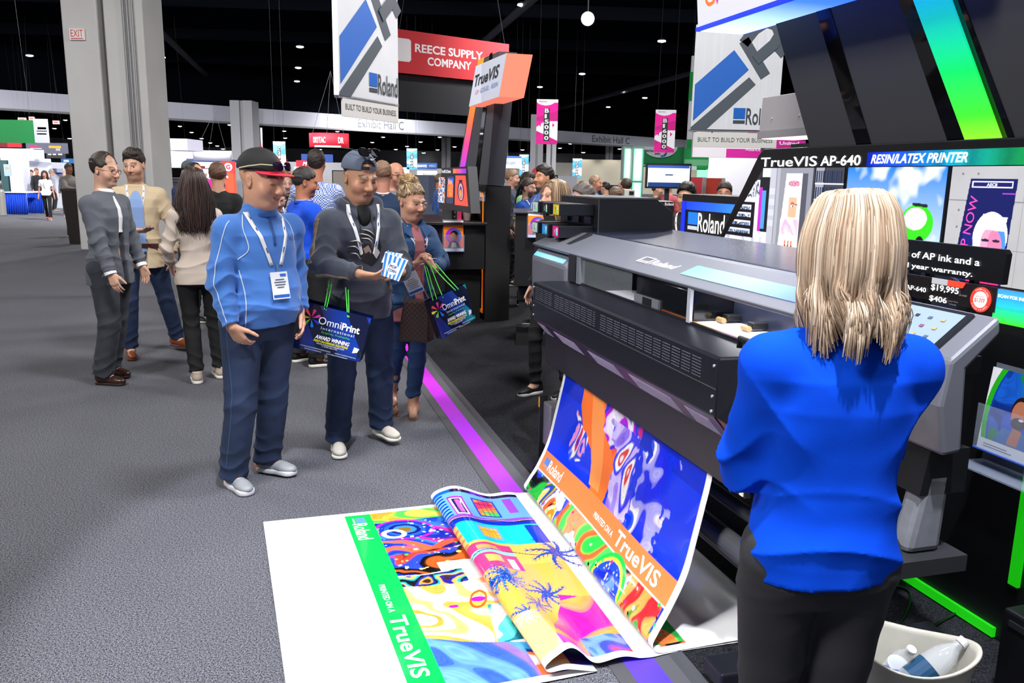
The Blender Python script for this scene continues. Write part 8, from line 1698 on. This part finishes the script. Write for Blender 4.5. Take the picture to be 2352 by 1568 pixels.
simple('booth_post', 'dark teal booth post behind the upright screen', 'post', 2, 368, 18, 440, 33, '1c4448', th=.3, floor=True)
def skirt(label, u0, v0, u1, v1, Y):
 x0, x1, z0, z1 = pq(u0, v0, u1, v1, Y); e = empty('skirted_table', label, 'table', ((x0 + x1) / 2, Y, 0)); n = 90; V = []; z1 = .78
 for i in range(n + 1):
  x = x0 + (x1 - x0) * i / n - e.location[0]; a = .035 * math.sin(i * 1.3) + .02 * math.sin(i * .7 + 1); V += [(x, a * 1.3, 0.01), (x, a * .4, z1)]
 o = mesh_obj('skirt', V, [[2 * i, 2 * i + 2, 2 * i + 3, 2 * i + 1] for i in range(n)], mat('0a48d0', .8), e, smooth=True); m_ = o.modifiers.new('t', 'SOLIDIFY'); m_.thickness = .006
 MB(e.location).box((x0 - .03, Y - .05, z1), (x1 + .03, Y + .75, z1 + .03)).build('table_top', mat('e8ecf4', .6), e)
skirt('long table with a gathered blue skirt at the hall edge', 10, 438, 61, 478, 30.5); skirt('shorter table with a gathered blue skirt behind the walking person', 62, 438, 98, 474, 31.5)
x0, x1, z0, z1 = pq(160, 440, 186, 545, 18.9); e = empty('waste_bin', 'tall dark brown bin standing against the huge grey pillar', 'bin', ((x0 + x1) / 2, 18.95, 0)); MB().hexa([(-.14, -.14, 0), (.14, -.14, 0), (.14, .14, 0), (-.14, .14, 0), (-.2, -.2, 1.2), (.2, -.2, 1.2), (.2, .2, 1.2), (-.2, .2, 1.2)]).build('bin_body', mat('2e2622', .5), e, bev=.01); MB().box((-.215, -.215, 1.18), (.215, .215, 1.24)).build('rim', mat('3a302a', .5), e)
e, (x0, x1, z0, z1) = thing_at('steel_bin', 'round silver bin at the end of the blue-skirted table', 'bin', -4, 430, 11, 481, 29.5, floor=True); MB().lathe([(.10, 0), (.12, .02), (.115, .85), (.09, .9), (.02, .93)], (0, 0, 0), 20).build('bin_body', mat('c8c8c0', .3, .7), e)
for u, v, w_ in ((50, 274, 18), (72, 272, 12), (128, 281, 14)): simple('exit_sign', 'tiny pink-white exit plate under the ceiling above the green banner', 'sign', u - w_ / 2, v - 4, u + w_ / 2, v + 4, 46, 'd8a8a8', emit=.2, th=.1, group='distant exit plates', bands=((u - w_ * .35, v - 2, u + w_ * .35, v + 2, 'e0606a', .1),))
simple('direction_sign', 'small blue sign at the edge of the pillar', 'sign', 140, 364, 172, 375, 44, '2a6aa8', bands=((146, 367, 158, 372, 'c8d8e8'),))
# between pillar and the black cap
e = simple('round_banner', 'white round hanging banner ending in the letter A beside the pillar', 'banner', 372, 318, 430, 345, 40, 'd4d6ea', th=2.0, cords=True, texts=(('A', 378, 323, 386, 330, '20232c'),))
def arc_band(label, u0, v0, u1, v1, Y, col, txt=None, tcol='30323c', R=None, emit=0., trim=None, tx=None, cords=True):
 x0, x1, z0, z1 = pq(u0, v0, u1, v1, Y); w = x1 - x0; e = empty('ring_banner', label, 'banner', ((x0 + x1) / 2, Y, z0)); R = R or w * .62; n = 20; V = []; half = math.asin(min(.98, w / 2 / R)); m_ = R * (1 - math.cos(half))
 for i in range(n + 1):
  a = -half + 2 * half * i / n; V += [(R * math.sin(a), R * (1 - math.cos(a)) , 0), (R * math.sin(a), R * (1 - math.cos(a)), z1 - z0)]
 o = mesh_obj('fabric', V, [[2 * i, 2 * i + 2, 2 * i + 3, 2 * i + 1] for i in range(n)], mat(col, .7, emit=emit), e, smooth=True); s_ = o.modifiers.new('t', 'SOLIDIFY'); s_.thickness = .05; s_.offset = -1 if False else 0
 if trim:
  V2 = [(v[0], v[1] - .03, v[2] * .12 if v[2] else 0) for v in V]; mesh_obj('trim', V2, [[2 * i, 2 * i + 2, 2 * i + 3, 2 * i + 1] for i in range(n)], mat(trim, .7), e)
 for t_, a0, ww in (tx or ([(txt, -.5, 1.)] if txt else [])):
  f = lambda a, b_, a0=a0: np.stack([R * np.sin((a0 * w * .8 + a) / R), R * (1 - np.cos((a0 * w * .8 + a) / R)) - .032, (z1 - z0) * .3 + b_], -1); text('lettering', t_, f, (1, 0, 0), Z, mat(tcol, .6, emit=emit * .5), o, w=w * .8 * ww, h=(z1 - z0) * .42, bold=.02)
 if cords:
  for sx in (-1, 0, 1): MB().tube([(sx * w * .4, m_ * .6 * abs(sx), z1 - z0), (0, R, (z1 - z0) + 2.2)], .006, 4).build('cord', mat('3a3b42', .6), e)
 return e
arc_band('curved pale grey hanging band with small dark lettering above the bright white booth', 436, 346, 524, 369, 46, 'a8aabc', None, R=None, tx=[])
simple('booth_wall', 'large white booth wall behind the long dark hair', 'booth wall', 378, 345, 536, 386, 70, 'c4c4cc', th=.3); simple('booth_canopy', 'blue-edged white canopy beneath the curved grey band', 'canopy', 428, 365, 520, 371, 48, '203a88', th=2.)
simple('lit_booth', 'bright white glowing booth with a tiny red mark behind the black cap', 'booth', 452, 388, 512, 414, 52, 'e8f0fc', th=.5, emit=.8, floor=True, texts=(('3M', 477, 395, 483, 398, 'd02030'),), bands=((466, 400, 476, 401.5, '6a90d8', .4),)); simple('sign_board', 'red sign strip above the bright white glowing booth', 'sign', 447, 381, 470, 387, 50, 'c83040')
e = simple('letter_sign', 'square red sign with a white disc and letter G behind the black cap', 'sign', 509, 370, 536, 397, 42, 'e83a38', th=.3, emit=.3, floor=False); x0, x1, z0, z1 = pq(514, 374, 533, 393, 41.9); c0 = np.array([(x0 + x1) / 2, 41.95, (z0 + z1) / 2]); MB(e.location).cyl(c0, c0 - (0, .03, 0), (z1 - z0) / 2, 24).build('disc', mat('f0eef8', .6, emit=.3), e); ptext(e, 'G', 519, 378, 529, 389, 41.9, 'e02a50', bold=.05)
simple('booth_unit', 'blue, red and orange booth panels under the letter G sign', 'booth', 512, 397, 536, 420, 42, 'e05030', th=.4, emit=.2, floor=True, bands=((513, 398, 522, 402, '2a70e0'), (514, 404, 524, 409, 'f0f0f4'), (514, 410, 524, 413, 'e82a60')))
arc_band('red curved hanging banner with white supplier lettering', 706, 305, 796, 338, 30, 'd01830', None, 'f4e8ec', tx=[('DRYTAC', -.50, .46), ('DR', .36, .18)], trim='f0f0f4', emit=.08)
simple('booth_banner', 'dark blue booth banner half hidden by the tall checked shirt person', 'banner', 692, 354, 764, 372, 44, '123c88', th=.1)
simple('sign_board', 'crimson sign with a white slanted letter M', 'sign', 680, 368, 712, 383, 40, 'b01834', texts=(('M', 695, 371, 706, 380, 'f0e8ec', dict(shear=.3, bold=.04)),)); simple('booth_unit', 'white booth wall with a green square behind the two backs', 'booth', 676, 383, 716, 425, 41, 'd8dce8', th=.3, floor=True, bands=((690, 394, 703, 407, '20c070', .2),))
simple('partition', 'beige partition with dark edge beside the backwards cap', 'partition', 764, 392, 795, 440, 22, 'bcb0a4', th=.1, floor=True, bands=((763, 391, 795, 393, '202228'), (763, 391, 765, 440, '202228'))); simple('booth_wall', 'long grey-white booth wall far behind the backwards cap', 'booth wall', 600, 372, 800, 400, 95, 'b4b4bc', th=.3, floor=True)
simple('company_sign', 'blue sign with pale block lettering above the restrooms sign', 'sign', 957, 374, 1004, 388, 40, '1c4c98', texts=(('GRAPHTEC', 959, 378, 981, 384, 'dfe6f4', dict(bold=.03)), ('AMERICA', 985, 378, 1001, 384, 'b8c8e8')), cords=True); simple('direction_sign', 'pale restrooms sign above the people', 'sign', 958, 392, 1004, 408, 36, 'd8dcd8', texts=(('Restrooms', 972, 397, 1000, 403, '4a5058'),))
simple('company_sign', 'white sign with a bright blue square to the side of the pale blue banner', 'sign', 900, 384, 940, 402, 38, 'd8e0f0', bands=((902, 386, 922, 400, '1450c0', .3), (926, 388, 936, 392, '9ab0d0'))); simple('booth_unit', 'dark blue booth wall behind the reddish-haired head', 'booth', 870, 378, 900, 420, 36, '16284c', th=.2, floor=True)
simple('booth_wall', 'grey booth walls behind the denim jacket', 'booth wall', 955, 402, 1015, 470, 20, '5a6278', th=.3, floor=True, bands=((985, 405, 1010, 470, '46506a'),)); simple('booth_wall', 'long pale booth wall far behind the bun', 'booth wall', 850, 386, 1060, 412, 90, 'b8b8c0', th=.3, floor=True)
# right of the small tower
e = simple('cloud_banner', 'white banner with deep blue scalloped top and script lettering', 'banner', 1131, 358, 1198, 386, 38, 'ccd8f4', cords=True, bands=((1131, 358, 1198, 363, '2a60c8'),), texts=(('DreamScape', 1139, 368, 1184, 380, '2a4a9a', dict(shear=.3)),))
simple('booth_wall', 'spotlit cream wall stretching behind the green light columns', 'booth wall', 1325, 368, 1600, 440, 96, 'a8a498', th=.3, floor=True); simple('booth_wall', 'cream wall behind the small booth tower', 'booth wall', 1100, 372, 1330, 440, 98, 'a09e98', th=.3, floor=True)
for u in (1345, 1410, 1470, 1540):
 p = D(u, 372, 94); lamp('wall_washer', 'SPOT', (p[0], 94.2, p[2] + 2.2), (p[0], 96, 0), 500, (1, .93, .8), .1, 80, .7)
e = empty('quarter_disc_sign', 'big red quarter disc standing beside the folded-arms person', 'sign', D(1243, 425, 17)); c0 = np.array([0, 0, 0]); rr_ = D(1243, 380, 17)[2] - D(1243, 425, 17)[2]; P_ = [(0, 0, 0)] + [(-rr_ * .72 * math.sin(a), 0, rr_ * math.cos(a)) for a in np.linspace(0, math.pi / 2, 16)]; MB().slab(P_, (0, .08, 0)).build('disc_panel', mat('c8303c', .6), e); MB().box((-.6, .0, -e.location[2]), (0, .08, 0)).build('support', mat('202228', .6), e)
simple('wall_screen', 'wide black screen behind the folded arms', 'screen', 1220, 401, 1281, 430, 16, '0e1524', th=.1, floor=True, bands=((1222, 403, 1224, 405, 'a0c8f0', .5), (1276, 406, 1278, 408, 'a0d8f0', .5))); simple('drape', 'white drape next to the wide black screen', 'drape', 1282, 404, 1325, 440, 21, 'c8cad6', th=.1, floor=True); simple('lit_booth', 'glowing white booth behind the profile by the dark machine', 'booth', 1165, 398, 1182, 440, 24, 'e8f4ff', emit=.9, th=.3, floor=True, bands=((1183, 405, 1210, 425, '20343a', .0), (1187, 409, 1207, 418, 'dff4f4', .6), (1187, 421, 1205, 424, '30b070', .3)))
def light_col(label, u0, v0, u1, v1, Y):
 x0, x1, z0, z1 = pq(u0, v0, u1, v1, Y); e = empty('light_column', label, 'light column', ((x0 + x1) / 2, Y, 0), group='glowing green columns'); n = 3; zs = np.linspace(.1, z1, n + 1); fr = MB(e.location).box((x0 - .03, Y, 0), (x1 + .03, Y + .35, z1 + .03)).build('frame', mat('8aa89c', .4, .4), e)
 for i in range(n):
  cv = Cv(x1 - x0, zs[i + 1] - zs[i] - .04, 24, 'eafff4'); dx = np.minimum(cv.X, cv.w - cv.X) / cv.w; cv.put(np.clip(1 - dx * 4.5, 0, 1), '40f0a8'); cv.put(np.clip(1 - np.minimum(cv.Y, cv.h - cv.Y) * 5, 0, 1) * .5, '60f0b8'); z_ = zs[i]
  cv.mesh('light_panel', lambda x, y: np.stack([x0 + x - e.location[0], np.full(len(x), -.004), z_ + y + .02], -1), mat(None, .5, vcol=True, emit=.85), e)
light_col('narrow green glowing column on the pillar side', 1432, 339, 1449, 480, 19.5); light_col('wide green glowing column against the green show banner', 1453, 339, 1474, 480, 19.2)
e = simple('show_banner', 'green show banner with a white oval and dark lettering behind the wall screen', 'banner', 1474, 337, 1572, 384, 22, '0c8a48', th=.2, texts=()); x0, x1, z0, z1 = pq(1478, 337, 1556, 362, 21.9); cc_ = np.array([(x0 + x1) / 2, 21.94, z1 - .0]); P_ = [cc_ + ((x1 - x0) / 2 * math.cos(a), 0, (z1 - z0) * math.sin(a)) for a in np.linspace(math.pi, 2 * math.pi, 24)]; MB(e.location).slab(P_, (0, -.02, 0)).build('oval', mat('dfe4ee', .7), e); ptext(e, 'PRINTING', 1479, 344, 1505, 349, 21.9, '20242e', bold=.03); ptext(e, 'EXPO', 1504, 351, 1516, 355, 21.9, '20242e', bold=.03); ptext(e, 'L', 1476, 371, 1482, 380, 21.9, 'e8f0ec', bold=.05)
c0 = np.array(D(1521, 349, 21.88)) - np.array(e.location)
for i, (c_, a0) in enumerate((('f0a020', 1.9), ('e8307a', 1.2), ('6a3ac0', .5), ('1a60c8', -.3), ('1a90d8', -1.1))): MB().tube([c0 + (.10 * math.cos(a), 0, .10 * math.sin(a)) for a in np.linspace(a0, a0 - .75, 5)], .022, 5).build('ring_mark', mat(c_, .6), e)
simple('show_banner', 'tall white and green hanging strip beside the white banner by the light sign', 'banner', 1584, 128, 1600, 340, 20, 'e6e8ee', th=.1, cords=True, bands=((1583, 165, 1600, 232, '10a048'), (1577, 320, 1600, 345, '10a048'))); simple('show_banner', 'green banner sheet with pale wave under the slogan board', 'banner', 1572, 340, 1628, 388, 19, '10a050', th=.1, bands=((1572, 366, 1626, 380, '7ccc98'), (1574, 381, 1600, 390, 'e4ecec'))); simple('lit_booth', 'small glowing mint panel under the green banner sheet', 'booth', 1605, 390, 1626, 407, 18.5, '9af0c8', emit=.7, th=.2, floor=True)
e = simple('show_banner', 'magenta and white show banner cut off by the picture board', 'banner', 1592, 296, 1748, 362, 15, 'e4e0ea', th=.1, bands=((1668, 342, 1748, 362, 'd0109a'), (1718, 297, 1748, 306, 'd0109a'), (1592, 297, 1600, 303, '303440')), texts=(('PRINTING', 1620, 297, 1664, 303, '303440', dict(bold=.03)), ('Alliance', 1712, 338, 1746, 347, 'f4e8f4'))); simple('show_banner', 'magenta banner corner reading United under the overhead box', 'banner', 1779, 322, 1850, 342, 14, 'd0109a', th=.1, texts=(('United', 1790, 325, 1835, 333, 'f8e8f4', dict(bold=.03)),))
e = simple('wall_screen', 'large flat screen showing a white page with blue borders on a stand', 'screen', 1484, 375, 1587, 433, 12.5, '101218', th=.08); ppanel(e, 'screen_picture', 1488, 380, 1584, 429, 12.49, mat('eef3fb', .3, emit=.9), .004); ppanel(e, 'screen_border', 1488, 419, 1584, 429, 12.485, mat('1c3c78', .3, emit=.5), .004); ppanel(e, 'screen_border', 1488, 380, 1584, 386, 12.485, mat('3a60b8', .3, emit=.5), .004); ppanel(e, 'screen_picture_mark', 1528, 400, 1546, 403, 12.485, mat('2a4a88', .3, emit=.3), .004)
x0, x1, z0, z1 = pq(1528, 433, 1538, 470, 12.55); MB(e.location).box((x0, 12.6, 0), (x1, 12.66, z1 + .3)).build('stand', mat('3a3c44', .4, .5), e)
simple('booth_unit', 'red booth panel with pale edge past the wall screen', 'booth', 1586, 407, 1620, 470, 14, 'c83a48', th=.2, floor=True, bands=((1612, 407, 1620, 470, 'c8b8b8'),)); simple('booth_unit', 'orange-red booth panel over the booth wall', 'booth', 1622, 409, 1664, 470, 13.5, 'e04a38', th=.2, floor=True, bands=((1656, 409, 1664, 470, 'c8beb8'), (1613, 408, 1621, 470, 'b8b0b0'))); simple('booth_wall', 'grey wall behind the red booth panels', 'booth wall', 1625, 350, 1760, 480, 30, '84848a', th=.3, floor=True)
e, (x0, x1, z0, z1) = thing_at('white_device', 'small white box device with a dark window beyond the ink cabinet', 'device', 1434, 435, 1458, 460, 9.0); MB(e.location).box((x0, 9.0, z0), (x1, 9.15, z1)).build('casing', mat('c4c4bc', .5), e, bev=.004); ppanel(e, 'window', 1445, 439, 1456, 448, 8.997, mat('202a30', .2), .003); MB(e.location).box((x0 + .02, 9.02, 0), (x1 - .02, 9.12, z0)).build('stand', mat('2a2b30', .5), e)
e, (x0, x1, z0, z1) = thing_at('black_cabinet', 'low black cabinet with white lettering in front of the young person in the zip hoodie', 'cabinet', 1440, 462, 1548, 500, 8.6, floor=True); MB(e.location).box((x0, 8.6, 0), (x1, 9.0, z1)).build('cabinet_body', mat('15161a', .4), e, bev=.004); ptext(e, 'Roland', 1527, 465, 1547, 472, 8.597, 'e8e8ec', bold=.02)
simple('booth_wall', 'black and orange booth wall with pale patches beyond the ink cabinet', 'booth wall', 1292, 424, 1420, 450, 22, '2a2c32', th=.2, floor=True, bands=((1324, 422, 1334, 425, '60d840', .3), (1335, 425, 1342, 430, 'f07030', .3), (1345, 428, 1368, 434, 'a0a0a8'), (1387, 433, 1398, 443, 'c8c8cc'), (1406, 426, 1418, 452, '1a4ac8'), (1419, 428, 1424, 440, 'c02a80')))
# kiosk side wall at the picture edge, with its green floor line, leaflets, bucket and bottles
KR = bthing('booth_side_wall', 'black booth side panel with glowing green edge lines near the bucket', 'booth wall', 1.8, 1.3); og = np.array(KR['_o'])
MB(og).box((.6, 1.22, .0), (2.6, 1.5, 1.28)).build('panel', mat('0c0d10', .45), KR); a = ST(G(2046, 1322)); b_ = ST(G(2278, 1470)); gl = mat('18a010', .5, emit=.9, emcol='10a008')
MB(og).box((.9, 1.205, .012), (b_[0], 1.222, .05)).build('green_line', gl, KR); c_ = PT(2335, 1290, 1.21); MB(og).box((c_[0] - .02, 1.205, .25), (c_[0] + .02, 1.222, .9)).build('green_line', gl, KR)
p = PT(2300, 1045, 1.13); P3 = BW(p[0], 1.13, p[2])
def art2(cv):
 w, h = cv.w, cv.h; cv.put(np.hypot(cv.X - w * 1.0, (cv.Y - h * .42) * .72) < w * 1.0, '28b820'); cv.put(np.hypot(cv.X - w * 1.05, (cv.Y - h * .42) * .72) < w * .95, '1440b0'); cv.swirl(np.hypot(cv.X - w * 1.05, (cv.Y - h * .42) * .72) < w * .92, ['1440b0', '1a50c8', '103088', '1a60d0', '1a8a40'], 22, .05); cv.ell(w * .72, h * .56, w * .20, w * .26, '2a1a16'); cv.ell(w * .70, h * .52, w * .16, w * .24, 'c07a5c'); cv.ell(w * .70, h * .42, w * .14, w * .10, '3a2420'); cv.ell(w * .74, h * .47, w * .05, w * .02, 'f0e8e8'); cv.poly([(w * .30, h * .12), (w * .42, h * .32), (w * .95, h * .32), (w, h * .12)], '3a70b8'); cv.poly([(w * .55, h * .15), (w * .62, h * .36), (w * .8, h * .34), (w * .76, h * .15)], 'c07a5c'); cv.rect(0, 0, w, h * .13, 'e8eaf0'); cv.rect(w * .12, h * .04, w * .7, h * .05, '6a7080'); cv.rect(w * .12, h * .07, w * .6, h * .08, '6a7080')
leaflet_holder('large clear holder of blue and green leaflets showing a laughing bearded face', P3, DS, .21, .30, art2, 3)
e = bthing('holder_shelf', 'thin clear shelf bracket below the large leaflet holder', 'bracket', p[0], 1.15, p[2] - .07); og = np.array(e['_o']); MB(og).box((p[0] - .14, 1.06, p[2] - .07), (p[0] + .2, 1.20, p[2] - .064)).build('plate', mat('9aa4b8', .1, alpha=.35), e); MB(og).box((p[0] - .14, 1.195, p[2] - .07), (p[0] + .2, 1.21, p[2] - .02)).build('bracket_back', mat('6a7080', .2, alpha=.5), e)
# bucket
bc = G(2112, 1535, .0); bx_ = D(2108, 1560, 1.98); BX, BY = bx_[0] - .035, bx_[1]; bz = .02; R1 = .135
zr = D(2108, 1478, 1.98)[2]; hB = .27; z0 = zr - hB
tb = empty('low_stand', 'low black stand carrying the white bucket', 'stand', (BX, BY, 0)); MB().box((-.20, -.20, 0), (.20, .20, max(z0, .01))).build('stand_body', mat('0b0c0e', .6), tb, bev=.006)
e = empty('ice_bucket', 'white oval bucket holding empty plastic bottles beside the presenter', 'bucket', (BX, BY, max(z0, .01))); e.rotation_euler = (0, 0, -.45)
pr_ = [(.088, 0), (.098, .006), (.120, .14), (.143, hB - .01), (.150, hB), (.148, hB + .006), (.140, hB + .002), (.135, hB - .01), (.110, .14), (.090, .012)]
cvx = MB(); n = 56
V = [];
for r_, z_ in pr_:
 for j in range(n):
  a = 2 * math.pi * j / n; lift = .022 * math.cos(2 * a) * (z_ / hB) ** 2; V.append((r_ * 1.12 * math.cos(a), r_ * .86 * math.sin(a), z_ + lift))
m_ = len(pr_); F = [[i * n + j, i * n + (j + 1) % n, (i + 1) * n + (j + 1) % n, (i + 1) * n + j] for i in range(m_ - 1) for j in range(n)] + [list(range(n))[::-1], list(range((m_ - 1) * n, m_ * n))]
mesh_obj('bucket_body', V, F, mat('c0bcb0', .4, noise=(14, .08), bump=(6, .2, .01)), e, smooth=True)
PET = mat('e8eef4', .05, alpha=.32, spec=.9, coat=.4)
def bottle(label, loc, dirv, L_, r, lab, cap='e8e8ea'):
 e = empty('plastic_bottle', label, 'bottle', loc); dv = nrm(dirv); pts = [(0, .6), (.02, .95), (.10, 1), (.45, 1), (.62, .98), (.76, .8), (.86, .45), (.90, .36), (.93, .36)]
 MB().tube([dv * L_ * a for a, _ in pts], [r * b_ for _, b_ in pts], 18).build('bottle_body', PET, e, smooth=True); MB().tube([dv * L_ * .93, dv * L_ * 1.0], r * .42, 16).build('bottle_cap', mat(cap, .5), e); MB().tube([dv * L_ * .28, dv * L_ * .52], r * 1.015, 18).build('bottle_label', mat(lab, .45), e)
zb_ = max(z0, .01)
bottle('clear bottle with a dark blue label leaning over the bucket rim', (BX - .045, BY - .03, zb_ + .14), (.72, .10, .55), .24, .036, '1c4a70'); bottle('clear bottle with an orange and blue label lying low in the bucket', (BX - .10, BY + .03, zb_ + .17), (.8, -.25, -.12), .18, .030, '2a4a9a', 'e0e0e4'); bottle('small clear bottle with a white label inside the bucket', (BX - .02, BY + .06, zb_ + .12), (.1, -.3, .6), .16, .030, 'e4e8ee', 'f0f0f4')
# cables on the carpet
for i, (lb, pts) in enumerate((('black cable looping on the black carpet beneath the green line', [(1960, 1400), (2010, 1345), (2090, 1360), (2060, 1440), (1990, 1500), (1940, 1440)]), ('second black cable crossing the black carpet by the bucket', [(1930, 1500), (1990, 1480), (2040, 1500), (2120, 1450), (2210, 1400)]))):
 P_ = [np.array(G(u, v, .012)) for u, v in pts]; tag(MB(P_[0]).tube(catmull(P_, 40), .006, 6).build('cable', mat('141418', .35), None, smooth=True, loc=P_[0]), lb, 'cable')
a = PT(2292, 1480, .92)
e = bthing('equipment_case', 'black equipment case standing at the end of the green line', 'case', a[0], 1.0); MB(e['_o']).box((a[0], .92, .005), (a[0] + .5, 1.19, PT(2292, 1385, .92)[2])).build('case_body', mat('0e0f12', .4), e, bev=.01); MB(e['_o']).box((a[0] + .03, .915, PT(2292, 1385, .92)[2] - .05), (a[0] + .16, .92, PT(2292, 1385, .92)[2] - .03)).build('case_handle', mat('3a3c42', .3, .5), e)
